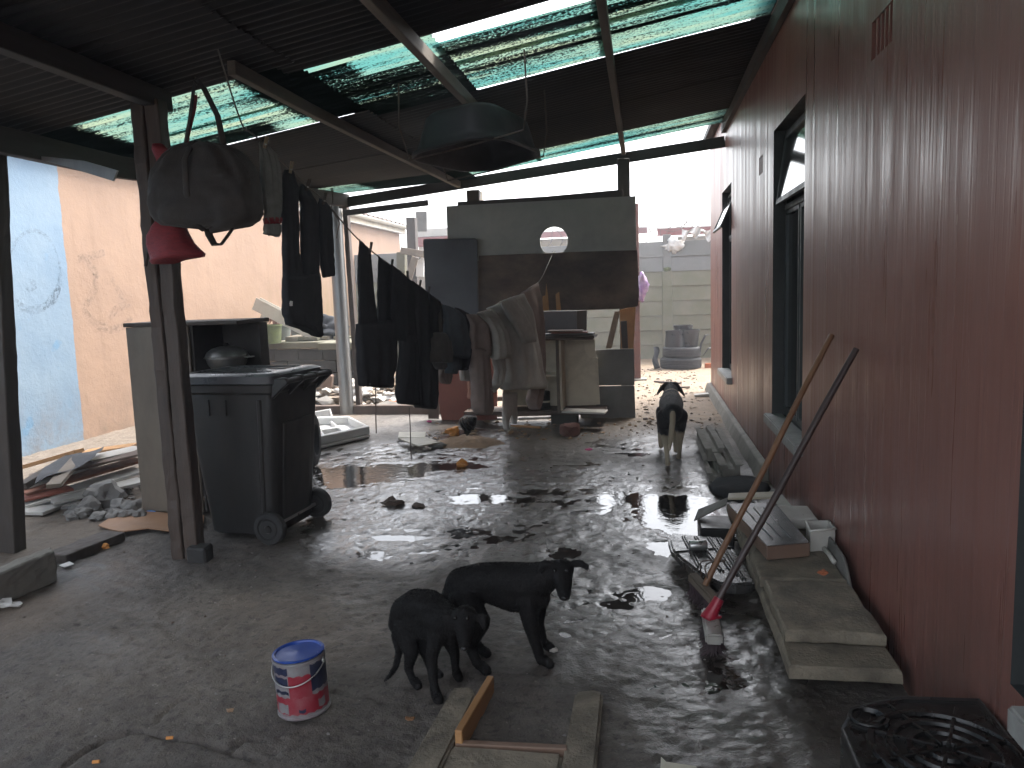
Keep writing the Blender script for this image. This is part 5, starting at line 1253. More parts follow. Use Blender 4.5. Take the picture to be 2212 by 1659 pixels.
body = build('body', MB().loft(L), 'bag', bag, smooth=True)
build('piping', MB().tube([bc + Vector((.285 * math.cos(a) + .0, -.05, .222 * math.sin(a))) for a in np.linspace(1.9, 7.5, 30)], .006, 6), 'strap', body, smooth=True)
build('seam_strap', MB().tube([bc + Vector((-.03, -.03, .225)), bc + Vector((-.025, -.125, .12)), bc + Vector((-.02, -.142, -.05)), bc + Vector((-.015, -.10, -.20)), bc + Vector((.0, -.04, -.235))], .018, 6, flat=.3), 'strap', body, smooth=True)
build('strap', MB().tube([bc + Vector((-.10, 0, .20)), yp(410, 255, 3.9), yp(421, 172, 3.95)], .017, 8, flat=.3), 'strap', bag, smooth=True)
build('strap', MB().tube([bc + Vector((.13, 0, .19)), yp(470, 250, 3.9), yp(440, 190, 3.95), yp(423, 172, 3.95)], .017, 8, flat=.3), 'strap', bag, smooth=True)
build('handle', MB().tube([yp(444, 478, 3.86), yp(452, 508, 3.84), yp(463, 528, 3.84), yp(478, 528, 3.84), yp(497, 502, 3.84), yp(508, 486, 3.86)], .022, 8, flat=.3), 'strap', bag, smooth=True)
single('roof_hook', MB().tube([yp(421, 166, 3.95), yp(421, 176, 3.95)], .006, 6), 'wire', 'small hook in the rafter carrying the duffel bag strap', 'hook')
def sack(name, rows, m, label, depth, Y):
    L = []
    for i, (xl, xr, y_) in enumerate(rows):
        a, b_ = yp(xl, y_, Y), yp(xr, y_, Y); c = (a + b_) / 2; w_ = (b_.x - a.x) / 2
        L.append([c + Vector((w_ * math.cos(q), min(depth, max(w_, .012)) * math.sin(q) * (1 + .15 * math.sin(3 * q + i)), .008 * mnoise.noise(Vector((q, i, 2))))) for q in np.linspace(0, 2 * math.pi, 25)[:-1]])
    return single(name, MB().loft(L), m, label, 'bag', smooth=True)
sack('red_net_bag', [(352, 366, 455), (344, 378, 470), (334, 398, 490), (324, 408, 510), (322, 418, 527), (324, 430, 540), (326, 440, 550), (328, 438, 557), (330, 395, 562), (332, 372, 570)], 'redmesh', 'full red net bag hanging below the duffel bag against the post', .10, 3.88)
sack('red_net_bag', [(330, 352, 312), (330, 362, 322), (334, 372, 332), (340, 366, 345), (342, 358, 365), (343, 354, 390), (342, 350, 410)], 'redmesh', 'empty red net bag knotted to the post beside the duffel bag', .04, 3.90)
single('red_ribbon', MB().tube(catmull([yp(423, 205, 3.93), yp(420, 235, 3.93), yp(408, 285, 3.9), yp(400, 320, 3.9), yp(386, 345, 3.9)]), [.012] * 21, 6, flat=.4), 'redmesh', 'red cloth strip tied around the duffel bag strap', 'ribbon', smooth=True)
single('hanging_stick', MB().tube([yp(324, 520, 3.9), yp(314, 575, 3.9)], .009, 7), 'dark_wood', 'short dark stick hanging behind the full red net bag', 'stick')

tubt = thing('black_tub', 'big glossy black plastic tub slung upside down under the roof purlins', 'tub', (-1.15, 5.5, 2.5))
L = []
A0, A1 = yp(985, 300, 5.25), yp(1080, 330, 6.1); ax = (A1 - A0).normalized()
def tub_loop(t, sc, dz):
    c = Vector((-1.13, 5.55, 2.75 - dz)); return [c + Vector((p.x * sc[0] + .14 * p.y * sc[1], p.y * sc[1], .17 * (p.x * sc[0]) + .06 * p.y * sc[1])) for p in rrect(0, 0, 0, 1, 1, .55, 8)]
prof = [(.20, .50, .045), (.255, .58, .02), (.285, .63, .05), (.305, .665, .12), (.325, .70, .20), (.345, .73, .255), (.37, .76, .262), (.372, .765, .285), (.35, .74, .285), (.32, .70, .20), (.27, .62, .09), (.2, .5, .075)]
build('shell', MB().loft([tub_loop(0, (a * .84, b_ * .92), dz) for a, b_, dz in prof]), 'tub', tubt, smooth=True)
for k, yy_ in enumerate((5.0, 6.0)):
    build('sling', MB().tube([(-1.55, yy_, zroof(-1.55, yy_) - .01), (-1.56, yy_, 2.60), (-1.50, yy_, 2.38), (-1.12, yy_, 2.44), (-.74, yy_, 2.52), (-.71, yy_, 2.70), (-.72, yy_, zroof(-.72, yy_) - .01)], .006, 6), 'wire', tubt)

# ================================================================== WHEELIE BIN
wb = thing('wheelie_bin', 'tall black two wheeled refuse bin with closed lid beside the post', 'bin', (-2.50, 4.60, 0))
BM = Matrix.Translation(Vector((-2.50, 4.60, 0))) @ Matrix.Rotation(math.radians(-5), 4, 'Z')
def loops(spec): return [[p for p in rrect(cx_, 0, z, hx, hy, r, 6)] for (cx_, z, hx, hy, r) in spec]
body = MB().loft(loops([(.00, .035, .225, .235, .06), (.0, .05, .235, .245, .06), (-.005, .50, .28, .268, .06), (-.01, .93, .322, .285, .055), (-.01, .945, .335, .30, .055), (-.01, .99, .338, .303, .055), (-.01, .995, .31, .275, .05), (-.01, .90, .30, .265, .05)])).xform(BM)
bo = build('body', body, 'bin', wb, smooth='auto', angle=30)
for s in (-1, 1):   # pressed ribs on the sides and back
    build('rib', MB().beam((.17, s * .245, .10), (.215, s * .285, .90), .03, .02, (0, s, 0), False).xform(BM), 'bin', bo, bevel=.006)
    for q in (-.14, -.02):
        build('slot_rib', MB().box((q - .006, s * .289 - .004, .80), (q + .006, s * .289 + .004, .90)).xform(BM), 'bin', bo)
build('back_recess', MB().loft(loops([(.235, .12, .02, .16, .02), (.292, .74, .02, .17, .02)])).xform(BM), 'bin', bo, smooth='auto')
lid = MB().loft(loops([(-.02, 1.0, .358, .318, .06), (-.02, 1.045, .358, .318, .06), (-.02, 1.058, .335, .295, .06), (-.02, 1.062, .27, .235, .06), (-.015, 1.048, .25, .215, .05), (-.01, 1.052, .12, .10, .05), (-.01, 1.066, .05, .04, .02)])).xform(BM)
lo = build('lid', lid, 'bin_lid', wb, smooth='auto', angle=28)
build('lid_rib', MB().beam((-.24, -.1, 1.062), (.2, .14, 1.058), .03, .010).xform(BM), 'bin_lid', lo, bevel=.003)
build('lid_rib', MB().beam((-.24, .12, 1.062), (.2, -.12, 1.059), .03, .011).xform(BM), 'bin_lid', lo, bevel=.003)
build('handle', MB().tube([(.395, -.27, 1.01), (.395, .27, 1.01)], .017, 14).xform(BM), 'bin', wb, smooth='auto')
for yv in (-.27, -.09, .09, .27):
    build('handle_bracket', MB().prism([(.30, yv - .018, .90), (.32, yv - .018, 1.03), (.405, yv - .018, 1.035), (.42, yv - .018, 1.0), (.38, yv - .018, .97)], (0, .036, 0)).xform(BM), 'bin', wb, bevel=.006)
for s in (-1, 1):
    wpr = [(.0, -.028), (.055, -.028), (.062, -.02), (.070, -.020), (.074, -.028), (.094, -.028), (.102, -.018), (.102, .018), (.094, .028), (.074, .028), (.070, .018), (.062, .018), (.055, .028), (.0, .028)]
    wh = build('wheel', MB().lathe(wpr, (.235, s * .292, .10), 30, (0, 1, 0)).xform(BM), 'rubber', wb, smooth='auto', angle=30)
    build('hub', MB().lathe([(.0, -.036), (.022, -.036), (.026, -.03), (.026, .03), (.022, .036), (.0, .036)], (.235, s * .292, .10), 18, (0, 1, 0)).xform(BM), 'bin', wh, smooth='auto')
build('axle', MB().tube([(.235, -.262, .10), (.235, .262, .10)], .012, 10).xform(BM), 'can_metal', wb, smooth='auto')

# ================================================================== OLD CABINET, BASIN, BOARD HEAP ON THE LEFT
cab = thing('old_cabinet', 'stained old metal cabinet shell standing behind the wheelie bin', 'cabinet', (-3.1, 5.1, 0))
fx0, fx1, fy, fz = -3.575, -2.735, 4.87, 1.372
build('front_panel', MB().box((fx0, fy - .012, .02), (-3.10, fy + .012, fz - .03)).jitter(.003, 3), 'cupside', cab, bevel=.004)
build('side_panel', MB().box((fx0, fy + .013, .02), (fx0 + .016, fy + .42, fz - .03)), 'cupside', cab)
build('top', MB().box((fx0 - .012, fy - .02, fz - .028), (fx1 + .01, fy + .44, fz)).jitter(.004, 4), 'dark_wood', cab, bevel=.004)
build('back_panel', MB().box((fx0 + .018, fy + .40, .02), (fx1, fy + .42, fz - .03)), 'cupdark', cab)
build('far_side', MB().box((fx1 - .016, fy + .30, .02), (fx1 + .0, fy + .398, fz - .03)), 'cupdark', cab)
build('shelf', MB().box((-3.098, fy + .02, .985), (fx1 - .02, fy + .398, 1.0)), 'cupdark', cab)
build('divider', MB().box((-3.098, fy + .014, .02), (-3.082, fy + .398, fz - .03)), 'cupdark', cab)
bs = thing('cooking_pot', 'round grey cooking pot with domed lid inside the cabinet', 'pot', (-2.93, 5.02, 1.0))
pc = Vector((-2.935, 5.05, 1.0))
build('bowl', MB().lathe([(0, 0), (.06, 0), (.10, .015), (.132, .06), (.143, .10), (.156, .103), (.156, .111), (.14, .112), (0, .112)], pc, 32), 'alu', bs, smooth='auto')
ldp = build('lid', MB().lathe([(.0, .113), (.148, .113), (.149, .118), (.135, .145), (.10, .17), (.05, .184), (0, .187)], pc, 32), 'alu', bs, smooth='auto')
build('knob', MB().lathe([(0, .186), (.014, .186), (.02, .198), (.014, .208), (0, .209)], pc, 16), 'black_plastic', ldp, smooth='auto')
for s_ in (-1, 1): build('handle', MB().beam(pc + Vector((s_ * .15, 0, .110)), pc + Vector((s_ * .20, 0, .112)), .06, .010), 'alu', bs, bevel=.004)

def pxplank(p, q, z0, z1, w_, th, m, label, cat='board', name='loose_plank', edge=None, group=None):
    a, b_ = gp(*p, z0), gp(*q, z1); o = single(name, MB().beam(a, b_, w_, th).jitter(.004, 4, p[0]), m, label, cat, group, bevel=.002); return o
HEAP = [((45, 1088), (300, 1012), .06, .16, .24, .020, 'melamine', 'white faced board lowest at the front of the heap', ), ((48, 1062), (300, 990), .12, .22, .22, .020, 'chip_edge', 'red brown chipboard length in the middle of the heap'),
        ((45, 1050), (305, 968), .15, .25, .16, .018, 'melamine', 'white board with brown edge lying across the heap'), ((60, 1100), (170, 1075), .03, .05, .26, .020, 'melamine', 'short white board half buried in front of the heap'),
        ((110, 1080), (305, 1035), .08, .12, .20, .022, 'melamine', 'white shelf board sticking out towards the cabinet'), ((60, 1030), (300, 975), .20, .30, .26, .018, 'charred', 'dark sheet near the top of the board heap'),
        ((45, 1045), (168, 972), .22, .34, .07, .05, 'dark_wood', 'dark grey square bar on the heap by the blue wall'), ((40, 1008), (170, 970), .20, .36, .10, .03, 'raw_wood', 'yellow timber lath at the back of the heap'),
        ((115, 1045), (168, 985), .30, .34, .09, .03, 'old_wood', 'short pale grey batten lying on the felt'), ((180, 975), (290, 960), .22, .26, .20, .02, 'raw_wood', 'yellow brown board end against the peach wall'),
        ((190, 990), (302, 965), .28, .30, .22, .018, 'melamine', 'white topped board uppermost beside the cabinet'), ((44, 1075), (150, 1050), .10, .12, .2, .02, 'redboard', 'dark red board end poking out of the heap by the left post')]
for h in HEAP: pxplank(*h, group=None)
ft = MB().grid([[gp(75 + 130 * u + 20 * v, 1045 - 55 * u - 40 * v * (1 - .3 * u), .30 + .05 * u) + Vector((0, 0, .015 * math.sin(u * 7 + v * 5))) for v in np.linspace(0, 1, 10)] for u in np.linspace(0, 1, 14)])
single('roofing_felt', ft, 'felt', 'crumpled sheet of dark grey felt lying over the board heap', 'felt', fix=False, smooth=True)
a = gp(70, 1112); single('white_tile', MB().box((a.x - .12, a.y - .08, .02), (a.x + .16, a.y + .1, .045)), 'melamine', 'flat white board scrap on the ground by the left hand heap'.replace('left hand ', 'board '), 'board', bevel=.003)
for k, (px, py, s, sz) in enumerate([(228, 1085, .13, .13), (262, 1092, .07, .06), (196, 1098, .09, .07), (180, 1106, .06, .05), (285, 1096, .07, .06), (215, 1110, .06, .04), (248, 1108, .06, .045), (160, 1110, .05, .035), (272, 1108, .055, .04), (300, 1108, .05, .04), (170, 1094, .05, .04)]):
    a = gp(px, py + 14); s *= 1.0
    single('broken_stone', MB().blob((a.x, a.y, sz * .7), (s, s * .9, sz), k + 30, 3, .32, 1.6), 'stone', ['largest grey broken concrete lump in front of the board heap', 'grey rubble stone beside the large concrete lump'][min(k, 1)], 'stone', None if k == 0 else 'stones by the board heap')
tag(build('gravel', rubble_field(260, -5.2, -3.5, 4.75, 5.7, .03, .01, .035, 33, (-4.3, 5.2, .6, .4)), 'stone', loc=(0, 0, 0)), 'small grey gravel around the broken stones', kind='stuff')
cb = [gp(213, 1142), gp(245, 1122), gp(278, 1110), gp(350, 1114), gp(442, 1118), gp(438, 1145), gp(385, 1156), gp(320, 1150), gp(266, 1158), gp(240, 1152)]
single('cardboard', MB().prism([p + Vector((0, 0, .018 + .008 * math.sin(i))) for i, p in enumerate(cb)], (0, 0, .006)), 'cardboard', 'flat piece of wet brown cardboard on the floor behind the post', 'cardboard')
single('kerb_block', MB().hexa([gp(-70, 1345), gp(125, 1254), gp(125, 1254) + Vector((-.10, .09, 0)), gp(-70, 1345) + Vector((-.10, .09, 0))] + [p + Vector((0, 0, .17)) for p in (gp(-70, 1345), gp(125, 1254), gp(125, 1254) + Vector((-.10, .09, 0)), gp(-70, 1345) + Vector((-.10, .09, 0)))]).jitter(.010, 7), 'concrete', 'rough concrete kerb block lying on edge by the left post'.replace('left post', 'dark outer post'), 'block', bevel=.008, rough=(11, .009, 14))
a, b_ = gp(118, 1196, .06), gp(248, 1146, .06); single('short_plank', MB().beam(a, b_, .17, .06).jitter(.008, 6), 'dark_wood', 'short dark plank lying between the kerb block and the cardboard', 'plank', bevel=.005, rough=(8, .006, 14))

# tyre and foam trays behind the bin
c = gp(662, 1012); tyre('old_tyre', (c.x - .02, c.y + .1, .235), .235, .17, (1, .25, .0), 'worn tyre standing upright behind the wheelie bin', None, 'rubber')
ftr = thing('foam_tray', 'shallow white foam packing tray lying on the floor behind the bin', 'tray', (-3.3, 7.9, 0))
Q = [gp(660, 978), gp(800, 946), gp(755, 922), gp(640, 925)]
def lerp4(u, v, z): p = (Q[0].lerp(Q[1], u)).lerp(Q[3].lerp(Q[2], u), v); return Vector((p.x, p.y, z))
def slabq(u0, u1, v0, v1, z0, z1): return MB().hexa([lerp4(u0, v0, z0), lerp4(u1, v0, z0), lerp4(u1, v1, z0), lerp4(u0, v1, z0), lerp4(u0, v0, z1), lerp4(u1, v0, z1), lerp4(u1, v1, z1), lerp4(u0, v1, z1)])
build('base', slabq(0, 1, 0, 1, .005, .04), 'foam', ftr, bevel=.008)
for (u0, u1, v0, v1) in ((0, 1, 0, .07), (0, 1, .93, 1), (0, .05, .071, .929), (.95, 1, .071, .929)): build('rim', slabq(u0, u1, v0, v1, .041, .13), 'foam', ftr, bevel=.008)
for (u0, u1, v0, v1) in ((.3, .34, .071, .929), (.62, .66, .071, .929), (.34, .62, .45, .52)): build('rib', slabq(u0, u1, v0, v1, .041, .09), 'foam', ftr, bevel=.006)
single('foam_sheet', MB().prism([yp(640, 925, 8.6), yp(718, 908, 8.6), yp(711, 884, 8.6), yp(640, 896, 8.6)], (0, .05, .0)), 'foam', 'white foam sheet leaning upright behind the foam tray', 'foam', bevel=.008)
for k, (pts, lab) in enumerate([([(860, 948), (918, 947), (920, 935), (862, 936)], 'cream floor tile lying flat, farther of the pair'), ([(862, 950), (905, 966), (952, 958), (922, 947)], 'cream floor tile turned at an angle, overlapping its pair')]):
    P = [gp(*p, .02 + .018 * k) for p in pts]; single('floor_tile', MB().prism(P, (0, 0, .014)), 'tile', lab, 'tile', bevel=.002)

# ================================================================== THINGS ALONG THE RED WALL
def slotted(p, q, w_, h, label, seed):
    """precast fence post with a groove along its top and sides"""
    p, q = Vector(p), Vector(q); d = (q - p).normalized(); s = d.cross(Vector((0, 0, 1))).normalized(); u = s.cross(d)
    sec = [(-.5, 0), (-.34, -.12), (-.34, -.85), (-.5, -1), (.5, -1), (.34, -.85), (.34, -.12), (.5, 0), (.17, 0), (.12, -.28), (-.12, -.28), (-.17, 0)]
    n = 10; L = [[p.lerp(q, k / n) + s * a * w_ + u * b_ * h for a, b_ in sec] for k in range(n + 1)]
    return single('fence_post', MB().loft(L).jitter(.006, 7, seed), 'concrete', label, 'post', bevel=.003, rough=(1, .004, 20))
slotted(gp(1519, 920, .20), gp(1545, 968, .17), .17, .11, 'shorter grooved concrete post lying on the other two', 1)
slotted(gp(1538, 926, .14), gp(1580, 1004, .13), .19, .12, 'grooved concrete post lying along the red house, ends at the black cloth', 2)
slotted(gp(1517, 938, .06), gp(1545, 1022, .06), .13, .10, 'thin concrete post lying lowest beside the grooved pair', 3)
def flat_cloth(pts_px, m, label, name, cat, z0=.015, hump=.05, seed=0):
    c = sum((Vector(p).to_3d() for p in pts_px), Vector()) / len(pts_px); n = len(pts_px); rings = []
    for r_ in (1.0, .9, .7, .45, .2):
        ring = []
        for k in range(n * 4):
            i, f_ = k // 4, (k % 4) / 4; a, b_ = Vector(pts_px[i]).to_3d(), Vector(pts_px[(i + 1) % n]).to_3d()
            e = c.lerp(a.lerp(b_, f_), r_); g = gp(e.x, e.y); g.z = z0 * (.3 if r_ == 1 else 1) + (1 - r_) * hump + .025 * (mnoise.noise(Vector((g.x * 7, g.y * 5, seed))) + .5) * (1 if r_ < 1 else .1)
            ring.append(g)
        rings.append(ring)
    return single(name, MB().loft(rings), m, label, cat, smooth=True)
flat_cloth([(1530, 1052), (1545, 1040), (1590, 1036), (1640, 1040), (1666, 1058), (1655, 1072), (1610, 1076), (1568, 1078), (1540, 1068)], 'charcoal_cloth', 'dark cloth dropped in a heap at the ends of the concrete posts', 'floor_cloth', 'cloth', .02, .05, 3)
# stack of paving slabs
def slab(x0, x1, y0, y1, z0, z1, label, seed, m='slab', amp=.010):
    nx, ny = int((x1 - x0) / .06), int((y1 - y0) / .06); L = []
    def edge(z, ins):
        P = [(x0 + ins + (x1 - x0 - 2 * ins) * i / nx, y0 + ins) for i in range(nx)] + [(x1 - ins, y0 + ins + (y1 - y0 - 2 * ins) * j / ny) for j in range(ny)]
        P += [(x1 - ins - (x1 - x0 - 2 * ins) * i / nx, y1 - ins) for i in range(nx)] + [(x0 + ins, y1 - ins - (y1 - y0 - 2 * ins) * j / ny) for j in range(ny)]
        out = []
        for k, (x, y) in enumerate(P):
            q = Vector((x * 11, y * 11, seed)); n1, n2 = mnoise.noise(q), mnoise.noise(q * 2.7)
            cx_, cy_ = (x0 + x1) / 2, (y0 + y1) / 2; d = Vector((cx_ - x, cy_ - y, 0)).normalized()
            chip = max(0, mnoise.noise(Vector((x * 5, y * 5, seed + 4))) - .25) * .10
            out.append(Vector((x, y, z)) + d * (amp * (n1 + .6 * n2) + chip * (1 if z > (z0 + z1) / 2 else .3)) + Vector((0, 0, .003 * n2)))
        return out
    L = [edge(z0, .012), edge(z0 + .008, 0), edge((z0 + z1) / 2, 0), edge(z1 - .007, 0), edge(z1, .008), edge(z1 + .0005, .05), edge(z1 + .001, .13)]
    o = build('paving_slab', MB().loft(L), m, None, smooth='auto', angle=38)
    return tag(o, label, 'slab')
slab(.50, .885, 2.76, 4.9, .070, .125, 'long bottom slab of the stack along the red wall', 1, 'slab', .008)
slab(.515, .875, 2.92, 3.45, .134, .185, 'thick paving slab on top, nearest the black crate', 2)
slab(.500, .875, 3.475, 4.35, .134, .182, 'long paving slab carrying the wet wooden tray', 3)
for k, (x, y) in enumerate(((.53, 3.05), (.53, 3.7), (.54, 4.5))):
    single('support_block', MB().box((x, y, 0), (x + .30, y + .14, .065)).jitter(.006, 8, k), 'counter_dark', ['dark block under the crate end of the bottom slab', 'dark block under the middle of the bottom slab', 'dark block under the bottom slab by the dark cloth'][k], 'block', bevel=.006)
TZ = .262
tr_ = thing('wet_tray', 'shallow wooden drawer turned over, its tin bottom wet with rain', 'drawer', (.62, 3.9, .185))
Q4 = [gp(1657, 1180, TZ), gp(1750, 1172, TZ), gp(1674, 1084, TZ), gp(1572, 1088, TZ)]
build('frame', MB().hexa([p + Vector((0, 0, -.07)) for p in Q4] + [p + Vector((0, 0, -.004)) for p in Q4]), 'hardboard', tr_, bevel=.004)
ctrq = sum(Q4, Vector()) / 4
tin = build('tin_bottom', MB().hexa([ctrq + (p - ctrq) * .985 + Vector((0, 0, -.0035)) for p in Q4] + [ctrq + (p - ctrq) * .985 for p in Q4]), 'tin_wet', tr_, bevel=.002)
for f_ in (.25, .45, .66):
    a, b_ = Q4[0].lerp(Q4[1], f_), Q4[3].lerp(Q4[2], f_); build('seam', MB().tube([a.lerp(b_, .12) + Vector((0, 0, .002)), a.lerp(b_, .85) + Vector((0, 0, .002))], .0035, 6), 'tin_wet', tin, smooth=True)
# boards and boxes behind the drawer
single('tilted_sheet', MB().hexa([gp(1499, 1127, .13), gp(1570, 1092, .20), gp(1572, 1078, .22), gp(1508, 1104, .15)] + [p + Vector((0, 0, .012)) for p in (gp(1499, 1127, .13), gp(1570, 1092, .20), gp(1572, 1078, .22), gp(1508, 1104, .15))]), 'sootboard', 'grey plastic sheet tilted against the wet drawer, over the puddle', 'sheet', bevel=.003)
single('dark_box', MB().box((.30, 4.35, 0), (.49, 4.62, .13)).jitter(.01, 6), 'black_plastic', 'low black box under the tilted grey sheet', 'box', bevel=.01)
a = gp(1640, 1074, .2); single('grey_board', MB().hexa([gp(1572, 1080, .22), gp(1690, 1078, .22), gp(1680, 1066, .22), gp(1574, 1070, .22)] + [p + Vector((0, 0, .014)) for p in (gp(1572, 1080, .22), gp(1690, 1078, .22), gp(1680, 1066, .22), gp(1574, 1070, .22))]), 'cream', 'pale board lying across the far end of the slab stack', 'board', bevel=.002)
single('grey_board', MB().hexa([gp(1672, 1092, .235), gp(1712, 1098, .235), gp(1690, 1072, .235), gp(1680, 1076, .235)] + [p + Vector((0, 0, .012)) for p in (gp(1672, 1092, .235), gp(1712, 1098, .235), gp(1690, 1072, .235), gp(1680, 1076, .235))]), 'greyboard', 'triangular green grey board end against the red wall', 'board', bevel=.002)
bx = thing('white_tub', 'small white plastic tub wedged between the drawer and the red wall', 'tub', (.86, 3.95, .13))
bq = [(.79, 3.84), (.915, 3.88), (.915, 4.02), (.80, 4.0)]
L = [[Vector((x, y, .135)) for x, y in bq], [Vector((x, y, .285)) for x, y in bq], [Vector((x, y, .29)) for x, y in bq]]; cc = Vector((.855, 3.935, 0))
L += [[Vector((cc.x + (x - cc.x) * .92, cc.y + (y - cc.y) * .92, .29)) for x, y in bq], [Vector((cc.x + (x - cc.x) * .88, cc.y + (y - cc.y) * .88, .16)) for x, y in bq]]
build('body', MB().loft(L), 'white_plastic', bx, bevel=.006); build('rim', MB().tube([Vector((x, y, .288)) for x, y in bq + [bq[0]]], .006, 6), 'white_plastic', bx, smooth=True)
single('grey_box', MB().box((.72, 4.18, .19), (.90, 4.45, .245)).jitter(.004, 6), 'white_plastic', 'flat pale box lid lying by the wall behind the white tub', 'box', bevel=.006)
pt_ = [(1785, 1147), (1797, 1155), (1815, 1178), (1831, 1202), (1841, 1228), (1850, 1262), (1858, 1296), (1856, 1318), (1838, 1304), (1812, 1262), (1795, 1218)]
P = [xp(px, py, .905 - .0 * i) for i, (px, py) in enumerate(pt_)]; P = [p + Vector((-(.33 - p.z) * .12, 0, 0)) for p in P]
single('leaning_tray', MB().prism(P, (-.014, 0, .003)), 'sootboard', 'thin grey tray with rounded corner leaning on the red wall', 'tray', bevel=.004)
single('pale_tube', MB().tube([xp(1768, 1170, .86), xp(1790, 1196, .86), xp(1802, 1214, .86)], .012, 8), 'white_plastic', 'short pale plastic pipe behind the paving slabs', 'pipe', smooth=True)
a = gp(1778, 1240, .184); single('orange_crumb', MB().blob(a + Vector((0, 0, .008)), (.022, .016, .012), 4, 2, .5), 'orangebrick', 'small orange crumb on the long paving slab', 'litter')
# ribbed rubber mat / mudguard
mt = thing('ribbed_mat', 'broken black ribbed mat lying wet against the slab stack', 'mat', (.3, 4.0, 0))
MZ = .10
O = [(1443, 1163), (1449, 1150), (1475, 1152), (1520, 1158), (1560, 1160), (1585, 1185), (1612, 1222), (1632, 1259), (1590, 1262), (1552, 1258), (1520, 1243), (1498, 1226), (1470, 1205), (1450, 1185)]
build('plate', MB().prism([gp(*p, MZ) for p in O], (0, 0, -.055)).jitter(.004, 9), 'wet_rubber', mt, bevel=.012, seg=2)
for i, (x0, x1) in enumerate(((1474, 1508), (1500, 1556), (1528, 1585), (1548, 1604))):
    for o_ in (0, 7):
        build('rib', MB().beam(gp(x0 + o_ * .7, 1156 + i * 1.2, MZ + .010), gp(x1 + o_, 1222 + i * 9, MZ + .010), .010, .016), 'wet_rubber', mt, bevel=.003)
build('rib', MB().beam(gp(1456, 1190, MZ + .008), gp(1580, 1180, MZ + .008), .010, .014), 'wet_rubber', mt, bevel=.003)
tc = gp(1508, 1178, MZ + .03); single('small_tin', MB().lathe([(0, -.045), (.024, -.045), (.026, -.042), (.026, .042), (.024, .045), (0, .045)], tc, 16, (1, .15, 0)), 'can_metal', 'small dented tin lying on the ribbed mat', 'tin', smooth='auto')

# ------------------------------------------------------------------ brooms
def broom(foot, top, stick, rad, label, head_a, head_b, hw, hh, headm, red):
    t = thing('broom', label, 'broom', (foot.x, foot.y, 0))
    build('handle', MB().tube([foot.lerp(top, k / 8) + Vector((0, 0, .004 * math.sin(k * 1.3))) for k in range(9)], [rad] * 8 + [rad * .9], 14), stick, t, smooth='auto')
    hd = build('head', MB().beam(head_a, head_b, hw, hh), headm, t, bevel=.008, seg=2)
    d = (head_b - head_a); n = Vector((-d.y, d.x, 0)).normalized(); br = MB()
    for i in range(26):
        for j in range(5):
            p = head_a.lerp(head_b, (i + .5) / 26) + n * hw * .8 * ((j + .5) / 5 - .5) - Vector((0, 0, hh)); e = Vector((rng.uniform(-.012, .012), rng.uniform(-.012, .012), -(p.z - .002)))
            br.tube([p, p + e * .6, p + e + n * .012 * (j - 2)], [.0045, .004, .002], 4)
    build('bristles', br, 'bristle', t)
    if red:
        ds = (top - foot).normalized(); build('socket', MB().tube([foot - ds * .02, foot + ds * .02, foot + ds * .075], [.034, .027, .022], 14), 'broom_red', t, smooth='auto')
        build('socket_plate', MB().beam(foot + Vector((-.028, -.02, -.005)), foot + Vector((.03, .02, -.005)), .06, .012), 'broom_red', t, bevel=.004)
    else:
        ds = (top - foot).normalized(); f2 = foot + ds * .13
        for e in (head_a.lerp(head_b, .25), head_a.lerp(head_b, .6)): build('brace', MB().tube(catmull([e + n * .02, e.lerp(f2, .5) + Vector((-.03, 0, .035)), f2], 5), .0035, 6), 'wire', t, smooth=True)
        build('bolt', MB().tube([f2 - Vector((.02, .0, 0)), f2 + Vector((.035, 0, 0))], .007, 8), 'wire', t)
    return t
h1a, h1b = gp(1496, 1236, .115), gp(1546, 1290, .095)
broom(h1a.lerp(h1b, .55), xp(1797, 722, .905), 'broom_stick', .0145, 'wooden broom with brown stick and wired wooden head leaning on the red wall', h1a, h1b, .05, .045, 'old_wood', False)
h2a, h2b = gp(1532, 1312, .10), gp(1543, 1372, .095)
broom(h2a.lerp(h2b, .35) + Vector((0, 0, .012)), xp(1850, 752, .905), 'dark_stick', .0145, 'broom with dark stick, red socket and pale head leaning on the red wall', h2a, h2b, .068, .045, 'broom_head', True)

# ------------------------------------------------------------------ black crate in the corner
cr = thing('black_crate', 'upturned black plastic crate with ringed and ribbed base by the wall', 'crate', (.72, 1.95, 0))
KZ = .325; cc = Vector((.735, 1.955, KZ))
out = [(.50, 2.03), (.555, 2.14), (.70, 2.215), (.915, 2.225), (.918, 1.66), (.74, 1.60), (.52, 1.62), (.495, 1.75)]
L = [[Vector((x, y, z)) for x, y in out] for z in (.0, KZ - .03)] + [[cc + (Vector((x, y, KZ)) - cc) * .965 for x, y in out]] + [[cc + (Vector((x, y, KZ)) - cc) * .90 for x, y in out], [cc + (Vector((x, y, KZ)) - cc) * .89 + Vector((0, 0, -.005)) for x, y in out]]
build('shell', MB().loft(L), 'crate_plastic', cr, bevel=.006, seg=2)
build('rim', MB().tube([cc + (Vector((x, y, KZ - .006)) - cc) * .975 for x, y in out + [out[0]]], .006, 8), 'scuff_highlight', cr, smooth=True)  # grey scuffs that also carry the pale edge highlight as colour
for r_ in (.04, .085, .13, .175):
    pr = [(r_ - .012, -.006), (r_ - .007, .003), (r_ + .007, .003), (r_ + .012, -.006)]; build('ring', MB().lathe(pr, cc, 40), 'crate_plastic', cr, smooth='auto')
for k in range(8):
    a = math.pi * k / 4 + .35; build('rib', MB().beam(cc + Vector((math.cos(a) * .02, math.sin(a) * .02, .006)), cc + Vector((math.cos(a) * .235, math.sin(a) * .235, .0)), .010, .014), 'crate_plastic', cr, bevel=.002)
